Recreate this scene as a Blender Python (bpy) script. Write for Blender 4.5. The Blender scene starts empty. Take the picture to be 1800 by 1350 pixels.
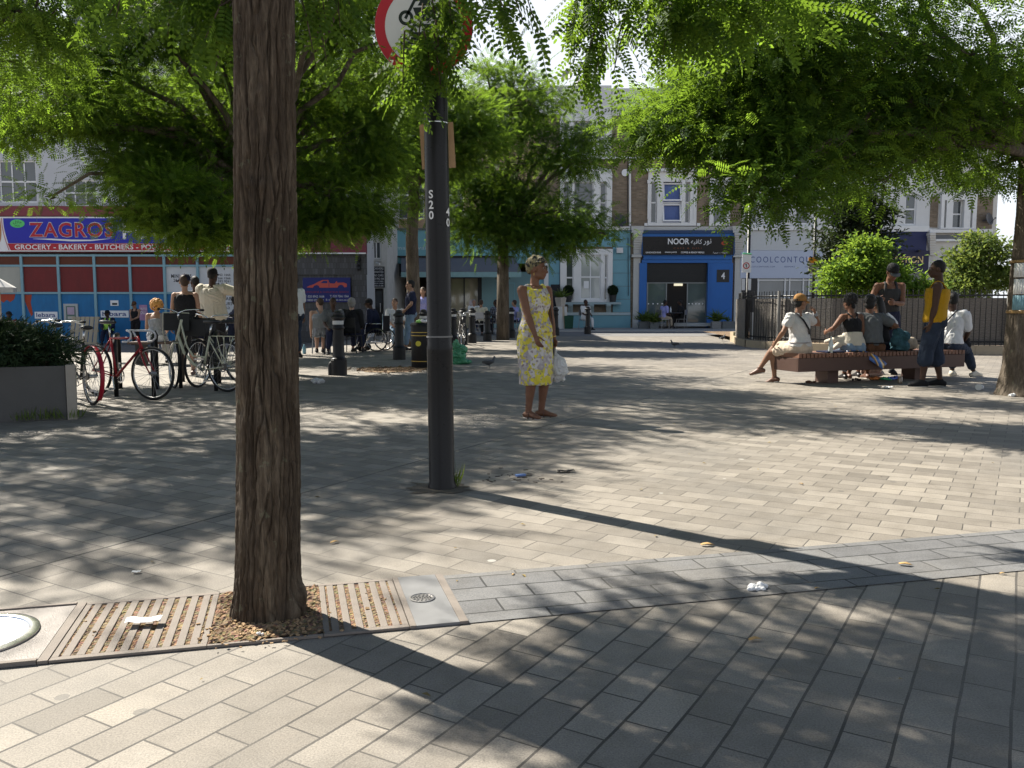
import bpy, bmesh, math, random
import numpy as np
from mathutils import Vector, Matrix, Quaternion
R = math.radians
scene = bpy.context.scene
COL = scene.collection

# ------------------------------------------------------------------ camera
CAM_H = 1.2
TILT = math.atan((675 - 534) / 1500)
cam_d = bpy.data.cameras.new('camera')
cam_d.sensor_width = 36.0
cam_d.lens = 30.0
cam_d.clip_end = 2000
cam_d.clip_start = 0.05
cam = bpy.data.objects.new('camera', cam_d)
COL.objects.link(cam)
cam.location = (0, 0, CAM_H)
cam.rotation_euler = (math.pi / 2 - TILT, 0, 0)
scene.camera = cam

# ------------------------------------------------------------------ sky, sun, exposure
SUN_EL = R(45)
SUN_AZ = Vector((-0.762, 0.647, 0)).normalized()          # horizontal direction TOWARDS the sun
SUN_DIR = Vector((SUN_AZ.x * math.cos(SUN_EL), SUN_AZ.y * math.cos(SUN_EL), math.sin(SUN_EL)))
world = bpy.data.worlds.new('World')
scene.world = world
world.use_nodes = True
wn = world.node_tree
bg = wn.nodes['Background']
sky = wn.nodes.new('ShaderNodeTexSky')
sky.sky_type = 'NISHITA'
sky.sun_disc = False
sky.sun_elevation = SUN_EL
sky.sun_rotation = math.atan2(SUN_AZ.x, SUN_AZ.y)
sky.air_density = 1.0
sky.dust_density = 0.4
sky.ozone_density = 3.5
tc_ = wn.nodes.new('ShaderNodeTexCoord'); sp_ = wn.nodes.new('ShaderNodeSeparateXYZ'); mr_ = wn.nodes.new('ShaderNodeMapRange'); nz_ = wn.nodes.new('ShaderNodeTexNoise'); ad_ = wn.nodes.new('ShaderNodeMath'); mx_ = wn.nodes.new('ShaderNodeMix')
wn.links.new(tc_.outputs['Generated'], sp_.inputs[0]); wn.links.new(tc_.outputs['Generated'], nz_.inputs['Vector']); nz_.inputs['Scale'].default_value = 3.0; nz_.inputs['Detail'].default_value = 6
ad_.operation = 'MULTIPLY_ADD'; wn.links.new(nz_.outputs[0], ad_.inputs[0]); ad_.inputs[1].default_value = 0.35; wn.links.new(sp_.outputs[2], ad_.inputs[2])
mr_.interpolation_type = 'SMOOTHSTEP'; wn.links.new(ad_.outputs[0], mr_.inputs[0])       # milky summer haze low in the sky
for i_, v_ in ((1, 0.52), (2, 0.68), (3, 0.9), (4, 0.0)): mr_.inputs[i_].default_value = v_
mx_.data_type = 'RGBA'; wn.links.new(mr_.outputs[0], mx_.inputs[0]); wn.links.new(sky.outputs[0], mx_.inputs[6]); mx_.inputs[7].default_value = (8.2, 8.6, 9.2, 1)
wn.links.new(mx_.outputs[2], bg.inputs[0])
bg.inputs[1].default_value = 0.050
sun_d = bpy.data.lights.new('sun', 'SUN')
sun_d.energy = 5.0
sun_d.angle = R(0.53)
sun_d.color = (1.0, 0.94, 0.83)
sun = bpy.data.objects.new('sun', sun_d)
COL.objects.link(sun)
sun.location = (-30, 26, 40)
sun.rotation_euler = (-SUN_DIR).to_track_quat('-Z', 'Y').to_euler()
scene.view_settings.view_transform = 'Standard'
scene.view_settings.look = 'None'
scene.view_settings.gamma = 1.0
scene.view_settings.exposure = 1.42
scene.render.engine = 'CYCLES'
scene.cycles.use_denoising = True
scene.cycles.max_bounces = 7
scene.cycles.diffuse_bounces = 3
scene.cycles.glossy_bounces = 3
scene.cycles.transmission_bounces = 5
scene.cycles.transparent_max_bounces = 8
scene.cycles.sample_clamp_indirect = 6.0

# ------------------------------------------------------------------ pixel <-> world
def sstep(t):
    t = min(1, max(0, t)); return t * t * (3 - 2 * t)
def gz(x, y):
    """height of the square: the far left side falls gently away"""
    return -0.45 * sstep((y - 17) / 15) * sstep((-x - 3.0) / 6.0)
def ray(px, py):
    u = (px - 900) / 1500; v = (675 - py) / 1500
    return Vector((u, math.cos(TILT) + v * math.sin(TILT), -math.sin(TILT) + v * math.cos(TILT)))
def wp(px, py, Y):
    d = ray(px, py); t = Y / d.y
    return Vector((d.x * t, Y, CAM_H + d.z * t))
def gp(px, py):
    d = ray(px, py); z = 0.0
    for _ in range(12):
        t = (z - CAM_H) / d.z
        z = gz(d.x * t, d.y * t)
    return Vector((d.x * t, d.y * t, z))
def gx(px, Y):
    """ground point seen in column px at distance Y"""
    x = wp(px, 560, Y).x
    return Vector((x, Y, gz(x, Y)))

# ------------------------------------------------------------------ mesh builder
class MB:
    def __init__(s):
        s.v = []; s.f = []
    def add(s, vs, fs):
        o = len(s.v)
        s.v.extend([tuple(p) for p in vs]); s.f.extend([tuple(i + o for i in f) for f in fs])
        return s
    def box(s, x0, x1, y0, y1, z0, z1):
        if x0 > x1: x0, x1 = x1, x0
        if y0 > y1: y0, y1 = y1, y0
        if z0 > z1: z0, z1 = z1, z0
        return s.add([(x0,y0,z0),(x1,y0,z0),(x1,y1,z0),(x0,y1,z0),(x0,y0,z1),(x1,y0,z1),(x1,y1,z1),(x0,y1,z1)],
                     [(0,3,2,1),(4,5,6,7),(0,1,5,4),(1,2,6,5),(2,3,7,6),(3,0,4,7)])
    def obox(s, c, ax, ay, az, hx, hy, hz):
        """box with centre c, unit axes and half sizes"""
        c, ax, ay, az = Vector(c), Vector(ax), Vector(ay), Vector(az)
        vs = [c + ax*hx*i + ay*hy*j + az*hz*k for k in (-1,1) for (i,j) in ((-1,-1),(1,-1),(1,1),(-1,1))]
        return s.add(vs, [(0,3,2,1),(4,5,6,7),(0,1,5,4),(1,2,6,5),(2,3,7,6),(3,0,4,7)])
    def pix(s, px0, py0, px1, py1, Y, t=0.1, ref=None):
        """box whose front face (at depth Y) covers this rectangle of the facade plane, t thick going back"""
        a = wp(px0, py0, Y); b = wp(px1, py1, Y); m = 0.5 * (py0 + py1) if ref is None else ref
        return s.box(wp(px0, m, Y).x, wp(px1, m, Y).x, Y, Y + t, a.z, b.z)
    def quad(s, a, b, c, d):
        return s.add([a, b, c, d], [(0, 1, 2, 3)])
    def prism(s, poly, org, ax, ay, az, depth):
        """extrude a 2-D polygon (ax, ay) along az"""
        org, ax, ay, az = Vector(org), Vector(ax), Vector(ay), Vector(az)
        n = len(poly)
        vs = [org + ax*p[0] + ay*p[1] for p in poly] + [org + ax*p[0] + ay*p[1] + az*depth for p in poly]
        fs = [tuple(range(n))[::-1], tuple(range(n, 2*n))] + [(i, (i+1) % n, n + (i+1) % n, n + i) for i in range(n)]
        return s.add(vs, fs)
    def tube(s, pts, rad, seg=8, cap=True, up=None, closed=False):
        pts = [Vector(p) for p in pts]; n = len(pts)
        if not isinstance(rad, (list, tuple)) or (len(rad) == 2 and n != 2): rad = [rad] * n
        o = len(s.v); prev = None; vs = []; fs = []
        for i, p in enumerate(pts):
            if closed: t = pts[(i+1) % n] - pts[i-1]
            else: t = pts[min(i+1, n-1)] - pts[max(i-1, 0)]
            if t.length < 1e-9: t = Vector((0,0,1))
            t.normalize()
            if prev is None:
                a = Vector(up) if up is not None else (Vector((0,0,1)) if abs(t.z) < .9 else Vector((1,0,0)))
            else: a = prev
            a = a - t * a.dot(t)
            if a.length < 1e-6: a = t.orthogonal()
            a.normalize(); b = t.cross(a); prev = a
            r = rad[i]; ra, rb = (r if isinstance(r, (list, tuple)) else (r, r))
            for k in range(seg):
                th = 2 * math.pi * k / seg
                vs.append(p + a * (ra * math.cos(th)) + b * (rb * math.sin(th)))
        m = n if closed else n - 1
        for i in range(m):
            j = (i + 1) % n
            for k in range(seg):
                k2 = (k + 1) % seg
                fs.append((i*seg + k, i*seg + k2, j*seg + k2, j*seg + k))
        if cap and not closed:
            fs.append(tuple(range(seg))[::-1]); fs.append(tuple((n-1)*seg + k for k in range(seg)))
        return s.add(vs, fs)
    def limb(s, pts, rad, seg=12, up=None):
        """tube with rounded ends"""
        pts = [Vector(p) for p in pts]; rad = [(r if isinstance(r, (list, tuple)) else (r, r)) for r in rad]
        d0 = (pts[0] - pts[1]).normalized(); d1 = (pts[-1] - pts[-2]).normalized()
        P = []; Q = []
        for k in (0.98, 0.85, 0.5):
            m = math.sqrt(1 - k*k); P.append(pts[0] + d0 * (k * min(rad[0]))); Q.append((rad[0][0]*m, rad[0][1]*m))
        P += pts; Q += rad
        for k in (0.5, 0.85, 0.98):
            m = math.sqrt(1 - k*k); P.append(pts[-1] + d1 * (k * min(rad[-1]))); Q.append((rad[-1][0]*m, rad[-1][1]*m))
        return s.tube(P, Q, seg, True, up)
    def ell(s, c, r, ax=None, seg=14, rings=9):
        c = Vector(c)
        if ax is None: ax = (Vector((1,0,0)), Vector((0,1,0)), Vector((0,0,1)))
        X, Y, Z = ax
        vs = [c - Z * r[2]]; fs = []
        for i in range(1, rings):
            ph = -math.pi/2 + math.pi * i / rings
            for k in range(seg):
                th = 2 * math.pi * k / seg
                vs.append(c + X*(r[0]*math.cos(ph)*math.cos(th)) + Y*(r[1]*math.cos(ph)*math.sin(th)) + Z*(r[2]*math.sin(ph)))
        vs.append(c + Z * r[2]); L = len(vs) - 1
        for k in range(seg):
            k2 = (k+1) % seg
            fs.append((0, 1 + k2, 1 + k)); fs.append((L, 1 + (rings-2)*seg + k, 1 + (rings-2)*seg + k2))
            for i in range(rings - 2):
                fs.append((1 + i*seg + k, 1 + i*seg + k2, 1 + (i+1)*seg + k2, 1 + (i+1)*seg + k))
        return s.add(vs, fs)
    def lathe(s, prof, org=(0,0,0), seg=20):
        """profile of (radius, z) from bottom to top"""
        org = Vector(org)
        vs = []; fs = []; n = len(prof)
        for r, z in prof:
            for k in range(seg):
                th = 2*math.pi*k/seg
                vs.append(org + Vector((r*math.cos(th), r*math.sin(th), z)))
        for i in range(n-1):
            for k in range(seg):
                k2 = (k+1) % seg
                fs.append((i*seg+k, i*seg+k2, (i+1)*seg+k2, (i+1)*seg+k))
        fs.append(tuple(range(seg))[::-1]); fs.append(tuple((n-1)*seg+k for k in range(seg)))
        return s.add(vs, fs)
    def mesh(s, name):
        me = bpy.data.meshes.new(name)
        me.from_pydata([tuple(p) for p in s.v], [], s.f); me.update()
        return me
    def build(s, name, m, parent=None, smooth=False, bevel=0):
        """ONE object; vertices are given in world space and moved into the parent's space"""
        return link(name, s.mesh(name), m, parent, smooth, bevel)

def link(name, me, m, parent=None, smooth=False, bevel=0, local=False):
    o = bpy.data.objects.new(name, me); COL.objects.link(o)
    if m is not None: me.materials.append(m)
    if parent is not None:
        if not local: me.transform(world_of(parent).inverted())
        o.parent = parent
    if smooth: me.polygons.foreach_set('use_smooth', [True] * len(me.polygons))
    if smooth == 'auto':
        try: me.set_sharp_from_angle(angle=R(40))
        except Exception: pass
    if bevel:
        b = o.modifiers.new('bevel', 'BEVEL'); b.width = bevel; b.segments = 2; b.limit_method = 'ANGLE'
    return o
def world_of(o):
    m = o.matrix_basis.copy()
    while o.parent is not None:
        o = o.parent; m = o.matrix_basis @ m
    return m
def tag(o, label, cat=None, group=None, kind=None):
    if label:
        o['label'] = label
        if len(label.split()) > 15: print('LONG', len(label.split()), label)
    if cat: o['category'] = cat
    if group: o['group'] = group
    if kind: o['kind'] = kind
    return o
def thing(name, loc, label, cat, group=None, rz=0, kind=None):
    o = bpy.data.objects.new(name, None); COL.objects.link(o)
    o.empty_display_size = 0.2
    o.matrix_basis = Matrix.Translation(Vector(loc)) @ Matrix.Rotation(rz, 4, 'Z')
    return tag(o, label, cat, group, kind)
def dup(o, parent=None):
    c = o.copy(); COL.objects.link(c)
    if parent is not None: c.parent = parent
    for ch in list(o.children): dup(ch, c)
    return c

# ------------------------------------------------------------------ materials
class NT:
    def __init__(s, name):
        s.m = bpy.data.materials.new(name); s.m.use_nodes = True
        s.t = s.m.node_tree; s.bsdf = s.t.nodes['Principled BSDF']; s.out = s.t.nodes['Material Output']
    def n(s, typ, ins=None, **props):
        nd = s.t.nodes.new(typ)
        for k, v in props.items(): setattr(nd, k, v)
        for k, v in (ins or {}).items(): s.set(nd, k, v)
        return nd
    def set(s, nd, k, v):
        sock = nd.inputs[k]
        if isinstance(v, bpy.types.NodeSocket): s.t.links.new(v, sock)
        elif isinstance(v, bpy.types.Node): s.t.links.new(v.outputs[0], sock)
        else:
            if sock.type == 'RGBA' and len(v) == 3: v = (*v, 1)
            sock.default_value = v
    def math(s, op, a, b=0.0, c=0.0):
        return s.n('ShaderNodeMath', {0: a, 1: b, 2: c}, operation=op).outputs[0]
    def mix(s, fac, a, b, blend='MIX'):
        nd = s.n('ShaderNodeMix', data_type='RGBA', blend_type=blend)
        s.set(nd, 0, fac); s.set(nd, 6, a); s.set(nd, 7, b); return nd.outputs[2]
    def ramp(s, fac, stops):
        nd = s.n('ShaderNodeValToRGB', {0: fac}); e = nd.color_ramp.elements
        while len(e) < len(stops): e.new(0.5)
        for el, (p, c) in zip(e, stops):
            el.position = p; el.color = (*c, 1) if len(c) == 3 else c
        return nd.outputs[0]
    def coord(s, which='Object'):
        return s.n('ShaderNodeTexCoord').outputs[which]
    def noise(s, vec, scale, detail=4, rough=0.55, out=0):
        nd = s.n('ShaderNodeTexNoise', {'Scale': scale, 'Detail': detail, 'Roughness': rough})
        if vec is not None: s.t.links.new(vec, nd.inputs['Vector'])
        return nd.outputs[out]
    def mapping(s, vec, rot=(0,0,0), scale=(1,1,1), loc=(0,0,0)):
        return s.n('ShaderNodeMapping', {'Vector': vec, 'Rotation': rot, 'Scale': scale, 'Location': loc}).outputs[0]
    def bump(s, h, strength=0.3, dist=0.01):
        nd = s.n('ShaderNodeBump', {'Strength': strength, 'Distance': dist, 'Height': h}); return nd.outputs[0]
    def P(s, **kw):
        for k, v in kw.items(): s.set(s.bsdf, k.replace('_', ' '), v)
        return s.m
_mc = {}
def mul(c, k): return tuple(min(1, x * k) for x in c)
def M(name, col, rough=0.6, metal=0.0, var=0.18, scale=9.0, bump=0.0, bscale=60.0, spec=0.3, stretch=(1,1,1)):
    """plain surface with a little procedural wear: colour mottling and fine relief"""
    if name in _mc: return _mc[name]
    t = NT(name); c = t.mapping(t.coord(), scale=stretch)
    f = t.noise(c, scale, 5, 0.6)
    t.P(Base_Color=t.mix(f, mul(col, 1 - var), mul(col, 1 + var)), Roughness=rough, Metallic=metal)
    t.bsdf.inputs['Specular IOR Level'].default_value = spec
    if rough > 0.15:
        t.P(Roughness=t.math('ADD', t.math('MULTIPLY', f, 0.2), rough - 0.1))
    if bump: t.P(Normal=t.bump(t.noise(c, bscale, 4, 0.6), bump, 0.01))
    _mc[name] = t.m
    return t.m
def emit_mat(name, col, s):
    t = NT(name); t.P(Base_Color=col, Emission_Color=(*col, 1), Emission_Strength=s); return t.m
def glass_mat(name, col=(0.02, 0.025, 0.03), rough=0.04):
    if name in _mc: return _mc[name]
    t = NT(name); c = t.coord()
    f = t.noise(t.mapping(c, scale=(0.9, 0.9, 0.5)), 1.4, 2)
    t.P(Base_Color=t.mix(f, mul(col, .6), mul(col, 1.5)), Roughness=rough)
    t.bsdf.inputs['Specular IOR Level'].default_value = 0.9
    t.P(Normal=t.bump(t.noise(c, 0.8, 1), 0.05, 0.05))
    _mc[name] = t.m
    return t.m

# ------------------------------------------------------------------ text
def text_mesh(s, bold=0.0, space=1.0):
    cu = bpy.data.curves.new('text', 'FONT'); cu.body = s; cu.offset = bold; cu.resolution_u = 3; cu.space_character = space
    o = bpy.data.objects.new('text', cu); COL.objects.link(o)
    dg = bpy.context.evaluated_depsgraph_get(); dg.update()
    me = bpy.data.meshes.new_from_object(o.evaluated_get(dg))
    bpy.data.objects.remove(o); bpy.data.curves.remove(cu)
    return me
def text_raw(s, bold=0.0, space=1.0):
    me = text_mesh(s, bold, space)
    v = np.array([p.co[:] for p in me.vertices]); f = [tuple(p.vertices) for p in me.polygons]
    bpy.data.meshes.remove(me)
    return v, f
def text_rect(mb, s, x0, z0, x1, z1, Y, bold=0.0, space=1.0, keep=None):
    """lettering that fills a rectangle of the plane y=Y, facing the square (towards -y); keep: 'l','c' keeps the letter shapes"""
    v, f = text_raw(s, bold, space)
    if len(v) == 0: return mb
    a, b = v.min(0), v.max(0); sx = (x1 - x0) / (b[0] - a[0]); sz = (z1 - z0) / max(1e-6, b[1] - a[1])
    if keep: sx = min(sx, sz)
    w = (b[0] - a[0]) * sx
    ox = x0 if keep != 'c' else (x0 + x1 - w) / 2
    vs = [(ox + (p[0] - a[0]) * sx, Y, z0 + (p[1] - a[1]) * sz) for p in v]
    return mb.add(vs, f)
def text_pix(mb, s, px0, py0, px1, py1, Y, bold=0.0, space=1.0, keep=None):
    a = wp(px0, py1, Y); b = wp(px1, py0, Y)
    return text_rect(mb, s, a.x, a.z, b.x, b.z, Y, bold, space, keep)

# ------------------------------------------------------------------ remeshed unions (bodies, clothes, bags)
def union_mesh(mb, voxel, smooth=4, name='u'):
    me = mb.mesh(name)
    o = bpy.data.objects.new('tmp', me); COL.objects.link(o)
    r = o.modifiers.new('r', 'REMESH'); r.mode = 'VOXEL'; r.voxel_size = voxel; r.adaptivity = 0
    if smooth:
        k = o.modifiers.new('s', 'SMOOTH'); k.factor = 0.5; k.iterations = smooth
    dg = bpy.context.evaluated_depsgraph_get(); dg.update()
    out = bpy.data.meshes.new_from_object(o.evaluated_get(dg))
    bpy.data.objects.remove(o); bpy.data.meshes.remove(me)
    out.name = name
    return out

# ------------------------------------------------------------------ small numpy noise
_rs = np.random.RandomState(7)
_lat = _rs.rand(256, 256)
def vnoise(u, v, pu=256):
    """value noise, periodic in u with whole-number period pu"""
    u0 = np.floor(u).astype(int); v0 = np.floor(v).astype(int); fu = u - u0; fv = v - v0
    fu = fu*fu*(3-2*fu); fv = fv*fv*(3-2*fv)
    a = _lat[u0 % pu, v0 % 256]; b = _lat[(u0+1) % pu, v0 % 256]; c = _lat[u0 % pu, (v0+1) % 256]; d = _lat[(u0+1) % pu, (v0+1) % 256]
    return (a*(1-fu)+b*fu)*(1-fv) + (c*(1-fu)+d*fu)*fv
def fast_mesh(name, verts, faces, attr=None):
    """verts (N,3), faces (M,4) as arrays"""
    me = bpy.data.meshes.new(name)
    me.vertices.add(len(verts)); me.vertices.foreach_set('co', np.ascontiguousarray(verts, dtype=np.float32).ravel())
    k = faces.shape[1]
    me.loops.add(faces.size); me.loops.foreach_set('vertex_index', np.ascontiguousarray(faces, dtype=np.int32).ravel())
    me.polygons.add(len(faces)); me.polygons.foreach_set('loop_start', np.arange(0, faces.size, k, dtype=np.int32))
    me.update(calc_edges=True)
    if attr is not None:
        a = me.attributes.new('tint', 'FLOAT', 'POINT'); a.data.foreach_set('value', np.ascontiguousarray(attr, dtype=np.float32))
    return me
# ================================================================== GROUND
BA = R(14.5)
BD = Vector((math.cos(BA), math.sin(BA), 0)); BN = Vector((-math.sin(BA), math.cos(BA), 0))
BO = Vector((-0.945, 3.21, 0)); BW = 0.29          # granite band: origin (at the trunk), half width
def bpt(t, n, z=0.0): return BO + BD * t + BN * n + Vector((0, 0, z))

def brick_layer(t, vec, w, h, mortar, c1, c2, cm):
    b = t.n('ShaderNodeTexBrick', {'Vector': vec, 'Color1': c1, 'Color2': c2, 'Mortar': cm, 'Scale': 1.0, 'Mortar Size': mortar,
                                   'Mortar Smooth': 0.25, 'Bias': 0.0, 'Brick Width': w, 'Row Height': h}, offset=0.5)
    return b
def paving_material(name='paving', band=False):
    t = NT(name); c = t.coord()
    warp = t.n('ShaderNodeVectorMath', {0: t.noise(c, 1.3, 3, out=1), 1: (0.5, 0.5, 0.5)}, operation='SUBTRACT').outputs[0]
    warp = t.n('ShaderNodeVectorMath', {0: warp, 'Scale': 0.022}, operation='SCALE').outputs[0]
    cw = t.n('ShaderNodeVectorMath', {0: c, 1: warp}, operation='ADD').outputs[0]
    dark = (0.048, 0.043, 0.038)
    if band:
        b1 = brick_layer(t, t.mapping(cw, rot=(0, 0, -BA), loc=(0.07, 0.055, 0)), 0.34, 0.1455, 0.005, (0.118, 0.118, 0.121), (0.160, 0.159, 0.158), (.03, .03, .03))
        col, fac = b1.outputs[0], b1.outputs[1]
    else:
        a1 = (0.190, 0.169, 0.142); a2 = (0.244, 0.219, 0.185)
        W0, W1 = (0, 0, 0), (1, 1, 1)
        tones = [(0.0, mul(a1, .80)), (0.10, mul(a1, .95)), (0.30, a1), (0.80, a2), (0.93, mul(a2, 1.06)), (1.0, (a2[0]*1.08, a2[1]*1.07, a2[2]*1.05))]
        near = brick_layer(t, t.mapping(cw, rot=(0, 0, -R(59)), loc=(0.03, 0.02, 0)), 0.262, 0.137, 0.0035, W0, W1, (.5, .5, .5))
        far = brick_layer(t, t.mapping(cw, rot=(0, 0, R(31)), loc=(0.11, 0.05, 0)), 0.262, 0.150, 0.0030, W0, W1, (.5, .5, .5))
        sx = t.n('ShaderNodeSeparateXYZ', {0: c})
        side = t.math('ADD', t.math('MULTIPLY', t.math('SUBTRACT', sx.outputs[0], BO.x), BN.x), t.math('MULTIPLY', t.math('SUBTRACT', sx.outputs[1], BO.y), BN.y))
        s2 = t.math('GREATER_THAN', side, 0.0)
        fac = t.n('ShaderNodeMix', {0: s2, 2: near.outputs[1], 3: far.outputs[1]}).outputs[0]
        jn = t.noise(c, 2.4, 4, .6)
        # the long joints of the near field are wider and full of dirt
        ny = t.n('ShaderNodeSeparateXYZ', {0: t.mapping(cw, rot=(0, 0, -R(59)), loc=(0.03, 0.02, 0))}).outputs[1]
        fr = t.math('ABSOLUTE', t.math('SUBTRACT', t.math('FRACT', t.math('DIVIDE', ny, 0.137)), .5))
        wide = t.math('MULTIPLY', t.math('GREATER_THAN', fr, t.math('SUBTRACT', .478, t.math('MULTIPLY', jn, .02))), t.math('SUBTRACT', 1.0, s2))
        fac = t.math('MAXIMUM', fac, wide)
        col = t.mix(t.math('MULTIPLY', fac, t.math('ADD', t.math('MULTIPLY', jn, .8), .52)), t.ramp(t.mix(s2, near.outputs[0], far.outputs[0]), tones), dark)
        # one long expansion joint running away from the band
        J0 = Vector((-2.077, 4.005)); jd = Vector((1.0, 1.80)).normalized()
        dj = t.math('ABSOLUTE', t.math('SUBTRACT', t.math('MULTIPLY', t.math('SUBTRACT', sx.outputs[0], J0.x), jd.y), t.math('MULTIPLY', t.math('SUBTRACT', sx.outputs[1], J0.y), jd.x)))
        jm = t.math('MULTIPLY', t.math('LESS_THAN', dj, 0.009), s2)
        col = t.mix(jm, col, dark)
        fac = t.math('MAXIMUM', fac, jm)
    # large stains, fine grain, gum spots
    big = t.noise(c, 0.55, 6, 0.62)
    col = t.mix(t.ramp(big, [(0.34, (0.8, 0.8, 0.8)), (0.52, (0.0, 0.0, 0.0))]), col, (0.150, 0.138, 0.122))
    mid = t.noise(c, 6.0, 5, 0.65)
    col = t.mix(0.55, col, t.ramp(mid, [(0.3, (0.62, 0.60, 0.57)), (0.55, (1.0, 1.0, 1.0)), (0.75, (1.12, 1.1, 1.08))]), 'MULTIPLY')
    grain = t.noise(c, 170.0, 4, 0.75)
    col = t.mix(0.75, col, t.ramp(grain, [(0.30, (0.45, 0.44, 0.43)), (0.5, (1, 1, 1)), (0.70, (1.5, 1.48, 1.45))]), 'MULTIPLY')
    vo = t.n('ShaderNodeTexVoronoi', {'Vector': c, 'Scale': 3.1, 'Randomness': 1.0})
    spot = t.math('MULTIPLY', t.math('LESS_THAN', vo.outputs[0], 0.07), t.math('GREATER_THAN', t.n('ShaderNodeSeparateXYZ', {0: vo.outputs[1]}).outputs[0], 0.55))
    col = t.mix(t.math('MULTIPLY', spot, 0.5), col, (0.07, 0.068, 0.065))
    vo2 = t.n('ShaderNodeTexVoronoi', {'Vector': t.mapping(c, loc=(3.3, 8.1, 0)), 'Scale': 2.3, 'Randomness': 1.0})
    spot2 = t.math('MULTIPLY', t.math('LESS_THAN', vo2.outputs[0], 0.05), t.math('GREATER_THAN', t.n('ShaderNodeSeparateXYZ', {0: vo2.outputs[1]}).outputs[1], 0.6))
    col = t.mix(t.math('MULTIPLY', spot2, 0.6), col, (0.42, 0.41, 0.38))
    h = t.math('ADD', t.math('MULTIPLY', t.math('SUBTRACT', 1.0, fac), 0.5), t.math('ADD', t.math('MULTIPLY', grain, 0.22), t.math('MULTIPLY', mid, 0.25)))
    t.P(Base_Color=col, Roughness=t.math('ADD', t.math('MULTIPLY', mid, 0.3), 0.55), Normal=t.bump(h, 0.55, 0.012))
    t.bsdf.inputs['Specular IOR Level'].default_value = 0.35
    return t.m
PAVING = paving_material()
BANDMAT = paving_material('granite_setts', True)
def axis(a, b, fine, lo, hi, coarse):
    v = list(np.arange(lo, hi + 1e-6, fine)); x = lo
    while x > a: x -= coarse; coarse *= 1.3; v.insert(0, max(a, x))
    x = hi; coarse = 2.0
    while x < b: x += coarse; coarse *= 1.3; v.append(min(b, x))
    return v
xs = axis(-400, 400, 1.0, -30, 30, 2.0); ys = axis(-60, 900, 1.0, -6, 50, 2.0)
g = MB(); nx = len(xs)
g.v = [(x, y, gz(x, y)) for y in ys for x in xs]
g.f = [(j*nx+i, j*nx+i+1, (j+1)*nx+i+1, (j+1)*nx+i) for j in range(len(ys)-1) for i in range(nx-1)]
ground = g.build('ground', PAVING, None, True)
tag(ground, None, kind='structure')

# granite band across the square
def strip(t0, t1, n0, n1, z, step=0.4):
    mb = MB(); k = max(1, int((t1 - t0) / step))
    for i in range(k):
        a = t0 + (t1-t0)*i/k; b = t0 + (t1-t0)*(i+1)/k
        mb.quad(bpt(a, n0, z), bpt(b, n0, z), bpt(b, n1, z), bpt(a, n1, z))
    return mb
band = strip(0.735, 9.0, -BW, BW, 0.004).build('granite_band_paving', BANDMAT)
tag(band, None, kind='structure')
band2 = strip(-9.0, -1.42, -BW, BW, 0.004).build('granite_band_paving', BANDMAT)
tag(band2, None, kind='structure')

# soil and dry litter in the tree pit
t = NT('tree_pit_soil'); c = t.coord()
vo = t.n('ShaderNodeTexVoronoi', {'Vector': c, 'Scale': 75.0})
f = t.noise(c, 30, 6, 0.7)
t.P(Base_Color=t.mix(0.55, t.ramp(f, [(0.3, (0.07, 0.047, 0.03)), (0.52, (0.22, 0.15, 0.085)), (0.75, (0.38, 0.28, 0.17))]), t.mix(0.7, vo.outputs[1], (0.25, 0.18, 0.11)), 'OVERLAY'),
    Roughness=0.95, Normal=t.bump(t.math('ADD', vo.outputs[0], f), 0.9, 0.012))
SOIL = t.m
so = MB(); rnd = random.Random(3)
NSX = 60
def soilz(tt, n):
    return 0.003 + 0.004 * math.sin(tt*31) * math.sin(n*27) + 0.003
for part in ((-0.70, 0.51),):
    pass
N1, N2 = 90, 36
so.v = [tuple(bpt(-0.69 + 1.19*i/N1, -0.275 + 0.55*j/N2, 0.005 + (0.014*rnd.random()*(1 if -0.2 < -0.69+1.19*i/N1 < 0.2 else 0.35)))) for j in range(N2+1) for i in range(N1+1)]
so.f = [(j*(N1+1)+i, j*(N1+1)+i+1, (j+1)*(N1+1)+i+1, (j+1)*(N1+1)+i) for j in range(N2) for i in range(N1)]
tag(so.build('tree_pit_soil', SOIL, None), 'dry soil and wood chips around the foot of the big foreground trunk', 'soil', kind='stuff')
# chips and pebbles: loose crumbs
ch = MB()
for i in range(480):
    tt = rnd.gauss(0, 0.085); n = rnd.gauss(-0.13, 0.10)
    if abs(tt) > 0.23 or abs(n) > 0.34: continue
    if i % 16 == 0: tt = rnd.uniform(-0.68, 0.5); n = rnd.uniform(-.27, .27)
    s_ = rnd.uniform(0.003, 0.0075); a = rnd.uniform(0, 6.3); p = bpt(tt, n, 0.012 + s_*0.3)
    ax = Vector((math.cos(a), math.sin(a), rnd.uniform(-.3, .3))).normalized(); az = Vector((rnd.uniform(-.4,.4), rnd.uniform(-.4,.4), 1)).normalized()
    ay = az.cross(ax).normalized(); az = ax.cross(ay)
    ch.obox(p, ax, ay, az, s_, s_*rnd.uniform(.3,.8), s_*rnd.uniform(.2,.5))
tag(ch.build('wood_chips', M('wood_chip', (0.30, 0.20, 0.11), 0.9, var=.6, scale=40)), 'dry wood chips and pebbles scattered round the trunk foot', 'debris', kind='stuff')

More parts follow.
